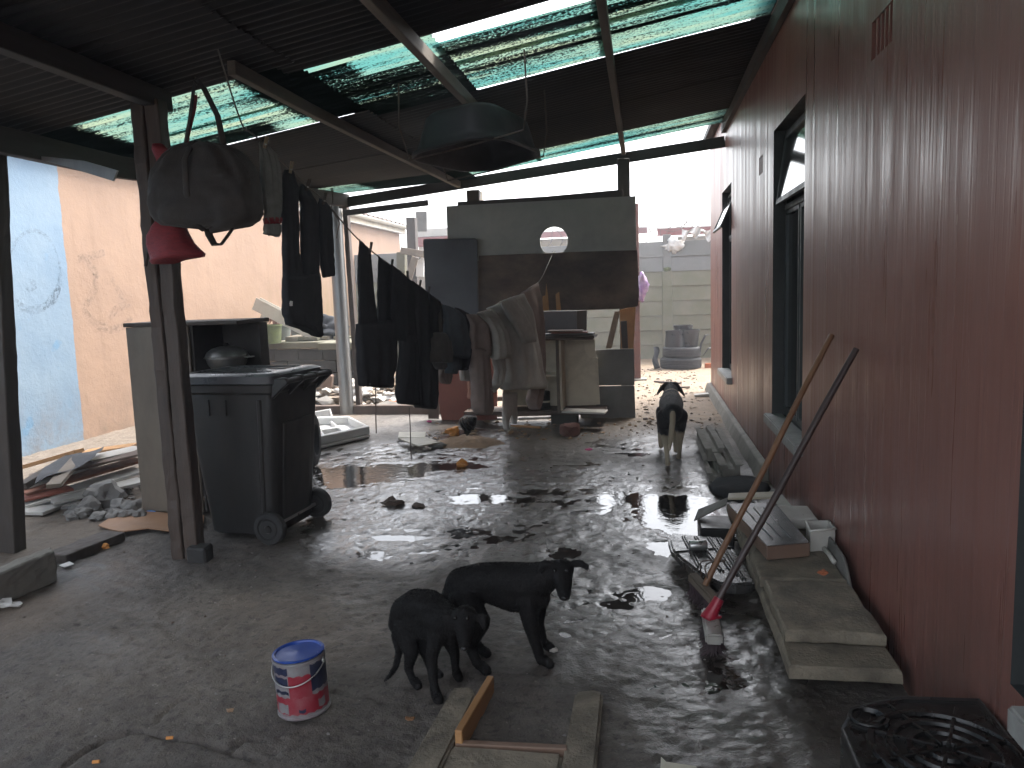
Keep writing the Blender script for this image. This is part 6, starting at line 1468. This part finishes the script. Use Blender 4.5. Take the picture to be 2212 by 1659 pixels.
build('boss', MB().lathe([(.0, -.012), (.035, -.012), (.042, .006), (.05, .006), (.055, -.012), (.0, -.013)], Vector((.585, 2.085, KZ)), 24), 'crate_plastic', cr, smooth='auto')

# ================================================================== FRONT: PAINT TIN, MANHOLE FRAME
tn = thing('paint_tin', 'paint tin with blue lid and torn red white and navy label on the floor', 'tin', (-1.252, 2.50, 0))
PM = Matrix.Translation(Vector((-1.252, 2.50, .004))) @ Matrix.Rotation(math.radians(-2.5), 4, 'Y')
R0, PH = .0925, .212
bo = build('body', MB().lathe([(0, 0), (R0, 0), (R0 + .003, .003), (R0 + .003, .009), (R0, .012), (R0, PH - .012), (R0 + .003, PH - .009), (R0 + .003, PH), (R0 - .004, PH), (0, PH)], (0, 0, 0), 48).xform(PM), 'can_white', tn, smooth='auto')
def patch(a0, a1, z0, z1, m, lift):
    n = max(3, int(abs(a1 - a0) / 6)); rr = R0 + lift
    P = [[PM @ Vector((rr * math.cos(math.radians(a0 + (a1 - a0) * i / n)), rr * math.sin(math.radians(a0 + (a1 - a0) * i / n)), z + .003 * math.sin(i * 2.1 + z * 40))) for z in (z0, z1)] for i in range(n + 1)]
    return build('label_patch', MB().grid(P), m, bo, fix=False, smooth=True)
patch(160, 372, .022, .085, 'can_red', .0006); patch(268, 318, .085, .165, 'can_red', .0006); patch(318, 375, .100, .196, 'can_navy', .0006); patch(160, 268, .17, .196, 'can_navy', .0006)
patch(226, 266, .128, .160, 'can_navy', .0009); patch(226, 266, .098, .110, 'can_navy', .0009); patch(205, 228, .090, .165, 'can_white', .0007); patch(228, 262, .026, .062, 'can_white', .001)
patch(330, 350, .030, .060, 'can_white', .001); patch(180, 205, .03, .05, 'can_white', .001); patch(228, 264, .113, .124, 'can_white', .0008); patch(285, 300, .028, .04, 'can_navy', .001)
ld = build('lid', MB().lathe([(0, PH + .001), (R0 - .006, PH + .001), (R0 + .001, PH + .004), (R0 + .001, PH + .009), (R0 - .008, PH + .010), (R0 - .012, PH + .004), (R0 - .030, PH + .0035), (0, PH + .008)], (0, 0, 0), 48).xform(PM), 'can_lid', tn, smooth='auto')
build('bail_handle', MB().tube([PM @ Vector(((R0 + .006) * math.cos(a), (R0 + .008) * math.sin(a), PH - .025 - .055 * max(0, math.sin((a - math.pi) )) * 1.0)) for a in np.linspace(math.pi, 2 * math.pi, 24)], .0028, 6), 'can_metal', tn, smooth=True)
for a in (math.pi, 0): build('ear', MB().lathe([(0, -.003), (.011, -.003), (.011, .003), (0, .003)], PM @ Vector(((R0 + .002) * math.cos(a), 0, PH - .025)), 14, (1, 0, 0)), 'can_metal', tn, smooth='auto')

mh = thing('drain_frame', 'broken concrete drain surround with an orange timber liner in the floor', 'drain', (-.47, 2.35, 0))
mh_c = [([(-.765, 1.95), (-.655, 1.95), (-.625, 2.60), (-.66, 2.665), (-.735, 2.655)], .035), ([(-.275, 1.95), (-.165, 1.95), (-.165, 2.655), (-.195, 2.672), (-.268, 2.668)], .040), ([(-.655, 1.94), (-.275, 1.94), (-.275, 2.295), (-.640, 2.295)], .030)]
for k, (o_, h) in enumerate(mh_c): build('concrete_edge', MB().prism([Vector((x, y, -.02)) for x, y in o_], (0, 0, h + .02)).jitter(.010, 14, k), 'slab', mh, bevel=.010, seg=2)
build('timber_liner', MB().beam((-.618, 2.302, .075), (-.590, 2.70, .060), .026, .075).jitter(.002, 6), 'raw_wood', mh, bevel=.003)
build('timber_liner', MB().beam((-.628, 2.310, .032), (-.262, 2.318, .034), .026, .045).jitter(.003, 6), 'hardboard', mh, bevel=.003)
single('broken_tile', MB().prism([gp(1426, 1672, .02), gp(1428, 1640, .03), (gp(1440, 1652, .03)), gp(1505, 1662, .02), gp(1512, 1690, .02)], (0, 0, .012)), 'tile', 'pale broken tile on the floor right of the drain surround'.replace('right of', 'beside'), 'tile', bevel=.003)

# ================================================================== DOGS
def dog_mesh(name, caps, ells, voxel=.006, smooth_it=7):
    mb = MB()
    for chain in caps:
        for (p, r0), (q, r1) in zip(chain[:-1], chain[1:]):
            p, q = Vector(p), Vector(q); d = (q - p); L = d.length; d.normalize(); pts, rs = [], []
            for a in (80, 60, 40, 20): pts.append(p - d * r0 * math.sin(math.radians(a))); rs.append(r0 * math.cos(math.radians(a)))
            for k in range(6): pts.append(p.lerp(q, k / 5)); rs.append(r0 + (r1 - r0) * k / 5)
            for a in (20, 40, 60, 80): pts.append(q + d * r1 * math.sin(math.radians(a))); rs.append(r1 * math.cos(math.radians(a)))
            mb.tube(pts, rs, 14)
    for c, r, R in ells:
        s = MB().blob((0, 0, 0), r, 0, 3, 0.0); s.xform(Matrix.Translation(Vector(c)) @ R.to_4x4()); mb.add(s.v, s.f)
    tmp = build(name, mb, 'fur_black', None, loc=(0, 0, 0))
    md = tmp.modifiers.new('r', 'REMESH'); md.mode = 'VOXEL'; md.voxel_size = voxel; md.use_smooth_shade = True
    ms = tmp.modifiers.new('s', 'SMOOTH'); ms.factor = .5; ms.iterations = smooth_it
    dg = bpy.context.evaluated_depsgraph_get(); me = bpy.data.meshes.new_from_object(tmp.evaluated_get(dg))
    old = tmp.data; tmp.modifiers.clear(); tmp.data = me; bpy.data.meshes.remove(old)
    me.polygons.foreach_set('use_smooth', [True] * len(me.polygons))
    return tmp
def rot(fwd, upv):
    f_ = Vector(fwd).normalized(); s = f_.cross(Vector(upv)).normalized(); u = s.cross(f_); return Matrix((s, f_, u)).transposed()
def finish_dog(o, label, base, m):
    me = o.data; me.transform(Matrix.Translation(-Vector(base))); root = thing('dog', label, 'dog', base)
    o.name = 'body'; o.parent = root; o.location = (0, 0, 0); me.materials.clear(); me.materials.append(MATS[m]); me.name = 'dog_body'
    return root
def Yp(px, py, Y): return yp(px, py, Y)
def paw(px, py, r): g = gp(px, py); g.z = r * .8; return g
def face(root, head, nose, side, er, m='nose'):
    f_ = (nose - head).normalized(); n_ = Vector((0, -1, .35)); n_ = (n_ - f_ * n_.dot(f_)).normalized(); sp_ = []
    build('nose', MB().blob(nose + f_ * .020 + n_ * .006, (.012, .010, .009), 1, 2, 0), 'nose', root, smooth=True); sp_.append((nose + f_ * .018, .016))
    for s in (-1, 1):
        e = head + f_ * .016 + n_ * .0355 + side * s * .022
        build('eye', MB().blob(e, (.0075, .0075, .0075), 1, 2, 0), 'eye', root, smooth=True); sp_.append((e, .012))
    return sp_
def fur(root, n, length, m, seed, skip=()):
    """short coat: thin tapered hairs laid back over the skin"""
    body = [c for c in root.children if c.name.startswith('body')][0]; me = body.data; me.calc_loop_triangles()
    r = random.Random(seed); tris = me.loop_triangles; areas = np.array([t.area for t in tris]); cum = np.cumsum(areas); cum /= cum[-1]
    V, F, A = [], [], []; org = base_of(root); pal = me.attributes.get('pale')
    back = Vector((0, 0, -1))
    for i in range(n):
        t = tris[int(np.searchsorted(cum, r.random()))]; a, b_ = r.random(), r.random()
        if a + b_ > 1: a, b_ = 1 - a, 1 - b_
        p0, p1, p2 = (me.vertices[k].co for k in t.vertices); p = p0 + (p1 - p0) * a + (p2 - p0) * b_; nrm = t.normal
        d = (nrm * .32 + (back - nrm * back.dot(nrm)) * .8 + Vector((r.uniform(-1, 1), r.uniform(-1, 1), r.uniform(-1, 1))) * .35).normalized()
        if any((p + org - q).length < rr for q, rr in skip): continue
        L = length * r.uniform(.5, 1.2); s = d.cross(nrm).normalized() * .0011
        o_ = len(V); V += [p - s, p + s, p + d * L]; F.append((o_, o_ + 1, o_ + 2)); A += [pal.data[t.vertices[0]].value if pal else 0.0] * 3
    h = bpy.data.meshes.new('coat'); h.from_pydata([tuple(v) for v in V], [], F); h.materials.append(MATS[m])
    if pal: h.attributes.new('pale', 'FLOAT', 'POINT').data.foreach_set('value', A)
    ho = bpy.data.objects.new('coat', h); COL.objects.link(ho); ho.parent = root; ho['kind'] = 'stuff'
    return ho

# --- small puppy, hunched, looking down at the camera side
hA, nA = Yp(1003, 1340, 2.60), Yp(1004, 1392, 2.515)
uA = Vector((.0, -.5, .85))
capsA = [[(Yp(866, 1345, 2.86), .052), (Yp(876, 1322, 2.85), .062), (Yp(900, 1310, 2.82), .068), (Yp(926, 1315, 2.77), .072), (Yp(950, 1334, 2.71), .070), (Yp(974, 1342, 2.66), .056), (hA, .042)],
         [(Yp(870, 1355, 2.84), .048), (Yp(910, 1345, 2.80), .058), (Yp(950, 1362, 2.70), .056)],
         [(hA, .042), (hA.lerp(nA, .5), .033), (nA, .023)],
         [(Yp(944, 1368, 2.66), .036), (Yp(932, 1420, 2.645), .023), (Yp(937, 1478, 2.615), .017), (paw(942, 1508, .02), .020), (paw(948, 1520, .018), .019)],
         [(Yp(972, 1378, 2.70), .034), (Yp(982, 1412, 2.73), .020), (Yp(984, 1445, 2.745), .015), (paw(987, 1462, .018), .018), (paw(992, 1471, .017), .017)],
         [(Yp(874, 1362, 2.80), .048), (Yp(889, 1408, 2.735), .030), (Yp(882, 1444, 2.76), .017), (Yp(892, 1470, 2.72), .014), (paw(898, 1480, .017), .018), (paw(904, 1489, .016), .017)],
         [(Yp(905, 1368, 2.86), .044), (Yp(924, 1412, 2.80), .026), (Yp(928, 1440, 2.82), .015), (paw(940, 1458, .017), .017), (paw(950, 1465, .016), .017)],
         [(Yp(856, 1372, 2.86), .022), (Yp(862, 1408, 2.79), .015), (Yp(855, 1440, 2.71), .012), (Yp(843, 1458, 2.67), .010), (Yp(831, 1470, 2.65), .006)]]
ellA = [(Yp(966, 1334, 2.60), (.030, .011, .016), Matrix.Rotation(.15, 3, 'Y')), (Yp(961, 1348, 2.592), (.014, .009, .028), Matrix.Rotation(.2, 3, 'Y')), (Yp(1038, 1334, 2.60), (.030, .011, .016), Matrix.Rotation(-.15, 3, 'Y')), (Yp(1045, 1348, 2.592), (.014, .009, .028), Matrix.Rotation(-.2, 3, 'Y')), (hA + Vector((0, .010, .010)), (.047, .044, .042), Matrix.Identity(3)),
        (Yp(910, 1340, 2.79), (.085, .062, .072), Matrix.Rotation(-.5, 3, 'Z'))]
dA = finish_dog(dog_mesh('dogA', capsA, ellA), 'smaller black puppy hunched beside the paint tin, head turned to us', (-.85, 2.70, 0), 'fur_black')
fur(dA, 42000, .0065, 'coat', 1, face(dA, hA, nA, Vector((1, .05, 0)), 1.0))
# --- bigger black dog standing side-on behind it
hB, nB = Yp(1214, 1238, 2.88), Yp(1219, 1284, 2.795)
capsB = [[(Yp(982, 1290, 2.99), .058), (Yp(998, 1264, 2.99), .072), (Yp(1040, 1254, 2.99), .072), (Yp(1085, 1255, 2.985), .078), (Yp(1135, 1262, 2.97), .086), (Yp(1165, 1252, 2.95), .070), (Yp(1192, 1240, 2.92), .053), (hB, .043)],
         [(Yp(1060, 1272, 2.98), .060), (Yp(1110, 1282, 2.97), .074), (Yp(1158, 1290, 2.95), .058)],
         [(hB, .043), (hB.lerp(nB, .5), .034), (nB, .025)],
         [(Yp(1142, 1300, 2.92), .050), (Yp(1146, 1346, 2.91), .033), (Yp(1161, 1400, 2.905), .023), (Yp(1168, 1425, 2.915), .020), (paw(1176, 1434, .02), .021), (paw(1188, 1442, .018), .020)],
         [(Yp(1160, 1300, 3.02), .046), (Yp(1160, 1346, 3.03), .029), (Yp(1172, 1385, 3.03), .021), (paw(1181, 1402, .02), .020), (paw(1191, 1407, .018), .019)],
         [(Yp(1004, 1296, 2.94), .068), (Yp(1036, 1345, 2.88), .042), (Yp(1016, 1396, 2.90), .024), (Yp(1030, 1432, 2.87), .019), (paw(1040, 1446, .019), .021), (paw(1052, 1457, .018), .020)],
         [(Yp(1004, 1296, 3.03), .062), (Yp(1040, 1340, 3.01), .038), (Yp(1020, 1382, 3.03), .022), (paw(1042, 1412, .019), .020), (paw(1053, 1419, .018), .019)],
         [(Yp(972, 1280, 3.03), .026), (Yp(968, 1310, 3.06), .018), (Yp(975, 1345, 3.07), .012), (Yp(982, 1370, 3.07), .006)]]
ellB = [(Yp(1182, 1219, 2.88), (.034, .011, .017), Matrix.Rotation(.1, 3, 'Y')), (Yp(1166, 1228, 2.872), (.014, .009, .022), Matrix.Rotation(.5, 3, 'Y')), (Yp(1248, 1217, 2.88), (.034, .011, .016), Matrix.Rotation(.0, 3, 'Y')), (Yp(1266, 1224, 2.872), (.013, .009, .017), Matrix.Rotation(-.6, 3, 'Y')), (hB + Vector((0, .010, .010)), (.047, .045, .043), Matrix.Identity(3))]
dB = finish_dog(dog_mesh('dogB', capsB, ellB), 'larger black dog standing side on behind the hunched puppy, pale toes', (-.62, 2.95, 0), 'fur_black')
fur(dB, 50000, .0065, 'coat', 2, face(dB, hB, nB, Vector((1, .05, 0)), 1.0))
g = gp(1191, 1407); tp = build('toes', MB().blob((g.x + .010, g.y - .008, .011), (.019, .016, .010), 4, 3, .25, 3), 'pale_cloth', dB, smooth=True)
# --- piebald dog walking away towards the passage
eL, eR = yp(1420, 851, 7.36), yp(1478, 855, 7.36)
capsC = [[(Vector((.226, 6.56, .440)), .086), (Vector((.228, 6.72, .452)), .094), (Vector((.230, 6.92, .445)), .104), (Vector((.234, 7.10, .440)), .110), (Vector((.238, 7.24, .480)), .082), (Vector((.242, 7.34, .520)), .064), (Vector((.244, 7.44, .535)), .064)],
         [(Vector((.244, 7.46, .53)), .050), (Vector((.246, 7.60, .48)), .033)],
         [(Vector((.165, 6.60, .40)), .072), (Vector((.155, 6.68, .29)), .048), (Vector((.170, 6.49, .17)), .024), (Vector((.180, 6.46, .05)), .019), (Vector((.182, 6.48, .022)), .026)],
         [(Vector((.288, 6.62, .40)), .072), (Vector((.302, 6.78, .28)), .048), (Vector((.292, 6.66, .17)), .024), (Vector((.288, 6.72, .05)), .019), (Vector((.286, 6.75, .022)), .026)],
         [(Vector((.15, 7.12, .36)), .055), (Vector((.14, 7.10, .2)), .032), (Vector((.14, 7.16, .03)), .024)], [(Vector((.26, 7.10, .36)), .055), (Vector((.27, 7.0, .2)), .032), (Vector((.27, 6.98, .03)), .024)],
         [(Vector((.226, 6.47, .455)), .026), (Vector((.222, 6.42, .38)), .024), (Vector((.208, 6.39, .26)), .024), (Vector((.192, 6.385, .16)), .014)]]
ellC = []
for e, s in ((eL, -1), (eR, 1)):
    b0 = Vector((.243 + s * .040, 7.40, .575)); capsC.append([(b0, .030), (b0.lerp(e, .55) + Vector((0, 0, .012)), .022), (e + Vector((0, 0, .005)), .009)])
oC = dog_mesh('dogC', capsC, ellC, .007, 7)
co = np.empty(len(oC.data.vertices) * 3, np.float32); oC.data.vertices.foreach_get('co', co); co = co.reshape(-1, 3)
pale = np.zeros(len(co), np.float32)
pale = np.maximum(pale, ((co[:, 1] < 6.455) & (co[:, 2] > .15)) * .8)                              # tail
pale = np.maximum(pale, np.clip((.33 - co[:, 2]) * 6, 0, .8) * (co[:, 1] < 6.9)); pale = np.maximum(pale, np.clip((.25 - co[:, 2]) * 6, 0, .8))
for yb, wd in ((7.205, .022), (7.05, .013), (6.95, .010)): pale = np.maximum(pale, .75 * np.exp(-((co[:, 1] - yb - .25 * (co[:, 0] - .2)) / wd) ** 2))
a_ = oC.data.attributes.new('pale', 'FLOAT', 'POINT'); a_.data.foreach_set('value', pale)
dC = finish_dog(oC, 'black dog with pale collar stripes and white tail walking away to the passage', (.22, 6.9, 0), 'fur_piebald')
fur(dC, 26000, .010, 'fur_piebald', 3)

# ================================================================== LITTER
def litter(name, px, py, r, m, label, seed, cat='litter', rough=.5):
    g = gp(px, py); return single(name, MB().blob((g.x, g.y, gz(g.x, g.y) + r[2] * .7), r, seed, 2, rough, 1.6), m, label, cat)
litter('orange_peel', 979, 940, (.075, .06, .055), 'orange_litter', 'orange scrap lying by the sand pile', 1); litter('orange_peel', 998, 1006, (.05, .04, .04), 'orange_litter', 'orange scrap floating in a puddle', 2)
litter('brick_piece', 1231, 940, (.115, .10, .085), 'redbrick', 'dark red half brick on the floor before the cupboard', 7, 'brick', .25)
litter('floor_stone', 945, 965, (.10, .07, .035), 'stone', 'flat grey stone against the cream tiles', 9, 'stone', .35)
litter('purple_scrap', 1272, 971, (.035, .02, .01), 'pink_litter', 'bright magenta scrap on the wet floor', 3); litter('blue_lighter', 325, 1112, (.05, .014, .012), 'blue_litter', 'small blue plastic stick by the cabinet foot', 4, rough=.1)
litter('pink_scrap', 928, 912, (.03, .02, .015), 'pink_litter', 'pink scrap at the timber kerb', 5); litter('orange_wrapper', 224, 1186, (.045, .02, .02), 'orange_litter', 'crumpled orange wrapper beside the short dark plank', 6)
g = gp(143, 1220); single('white_card', MB().prism([gp(128, 1222, .012), gp(150, 1214, .02), gp(160, 1219, .02), gp(140, 1226, .012)], (0, 0, .004)), 'white_litter', 'small white card lying at the end of the kerb block', 'litter')
litter('paper_scrap', 12, 1312, (.07, .04, .02), 'white_litter', 'crumpled white paper below the kerb block', 8, rough=.9)
for px, py, s in ((366, 1602, 5), (207, 1654, 6)):
    g = gp(px, py); single('cigarette_end', MB().tube([(g.x - .011, g.y, .012), (g.x + .011, g.y + .006, .012)], .0055, 8), 'orange_litter', 'brown cigarette end on the cracked concrete', 'cigarette', 'cigarette ends on the floor')
litter('leaf_scrap', 886, 1556, (.018, .012, .004), 'leaf_dry', 'curled dry leaf in front of the paint tin', 11); litter('pebble', 497, 1538, (.014, .010, .008), 'sand', 'pale pebble by the paint tin', 12); 
litter('wood_chip', 760, 1078 + 3, (.012, .01, .006), 'stone', 'pale chip near the bin wheel', 13); litter('mud_lump', 850, 1090, (.07, .04, .03), 'charred', 'black mud lump on the wet floor', 15, 'mud', .8)
litter('mud_lump', 905, 1094, (.04, .03, .015), 'charred', 'small flat mud lump beside the black one', 16, 'mud', .8)
# ribbed black ball by the red board
rb = gp(1016, 930); tb = thing('ribbed_cap', 'ribbed black plastic dome lying before the rust red board', 'plastic part', (rb.x, rb.y, 0)); pr = [(0, -.07)]
tb.name = 'ribbed_dome'
for k in range(6): z = -.07 + .028 * k; r_ = .10 * math.cos(k * .26) ; pr += [(r_, z), (r_, z + .017), (r_ * .82, z + .018), (r_ * .82, z + .027)]
pr += [(0, .10)]; build('shell', MB().lathe(pr, (rb.x, rb.y, .095), 28, (.75, -.25, .55)), 'black_plastic', tb, smooth='auto')
# sand pile and scattered grit
sg = gp(1010, 957); sp_ = MB().grid([[Vector((sg.x + .42 * u, sg.y + .26 * v, .075 * max(0, 1 - u * u - v * v) ** 1.2 + .03 * mnoise.noise(Vector((u * 7, v * 7, 1))) * max(0, 1 - u * u - v * v) - .012)) for v in np.linspace(-1, 1, 30)] for u in np.linspace(-1, 1, 44)])
single('sand_pile', sp_, 'sand', 'little heap of brown sand on the wet floor by the tiles', 'sand', fix=False, smooth=True)
def grit(name, n, box, s0, s1, m, label, seed):
    r = random.Random(seed); mb = MB()
    for k in range(n):
        x, y = r.uniform(box[0], box[1]), r.uniform(box[2], box[3]); s = s0 + (s1 - s0) * r.random() ** 3
        mb.blob((x, y, gz(x, y) + s * .25), (s * r.uniform(.7, 1.5), s * r.uniform(.6, 1.2), s * r.uniform(.3, .7)), k + seed, 1, .5, 1.1)
    return tag(build(name, mb, m, loc=(0, 0, 0)), label, kind='stuff')
grit('yard_grit', 420, (-3.2, .45, 2.2, 8.6), .003, .011, 'stone', 'grit scattered over the yard floor', 3)
grit('dark_crumbs', 260, (-3.2, .45, 2.2, 8.4), .003, .010, 'charred', 'dark crumbs of dirt on the yard floor', 5)
grit('passage_stones', 420, (-.1, .85, 8.2, 14.5), .005, .030, 'rubble', 'stones and brick bits in the sandy passage', 7)
grit('passage_dark_bits', 160, (-.1, .85, 8.0, 14.5), .005, .025, 'charred', 'dark bits in the sandy passage', 9)
grit('back_crumbs', 220, (-2.4, .3, 7.6, 8.8), .006, .03, 'sand', 'brown crumbs before the cupboard', 11)
for k, (p, q, w_) in enumerate([((1440, 836), (1490, 834), .05), ((1500, 852), (1530, 850), .12), ((1415, 822), (1470, 826), .06)]):
    single('wood_scrap', MB().beam(gp(*p, .04), gp(*q, .05), w_, .025).jitter(.008, 6, k), ['old_wood', 'white_plastic', 'charred'][k], ['thin weathered stick on the sand before the tyres', 'white plastic strip on the sand by the house wall', 'blackened stick on the sand near the steel post'][k], 'scrap')

# ================================================================== GLARE VEIL: THIN VOLUME ADDED TO LIFT THE BLACKS
hz = MB().box((-60, -20, -1.2), (40, 45, 6.5))
hm = bpy.data.materials.new('glare_veil'); hm.use_nodes = True; hn = hm.node_tree; hn.nodes.clear()
ho_ = hn.nodes.new('ShaderNodeOutputMaterial'); hv = hn.nodes.new('ShaderNodeVolumePrincipled')
hv.inputs['Color'].default_value = (0.82, 0.88, 0.97, 1); hv.inputs['Density'].default_value = 0.0075; hv.inputs['Anisotropy'].default_value = 0.3
hn.links.new(hv.outputs[0], ho_.inputs['Volume']); MATS['glare_veil'] = hm
tag(build('glare_veil', hz, 'glare_veil', loc=(0, 0, 0)), 'thin pale volume added over the yard to lift the blacks like lens glare', kind='stuff')
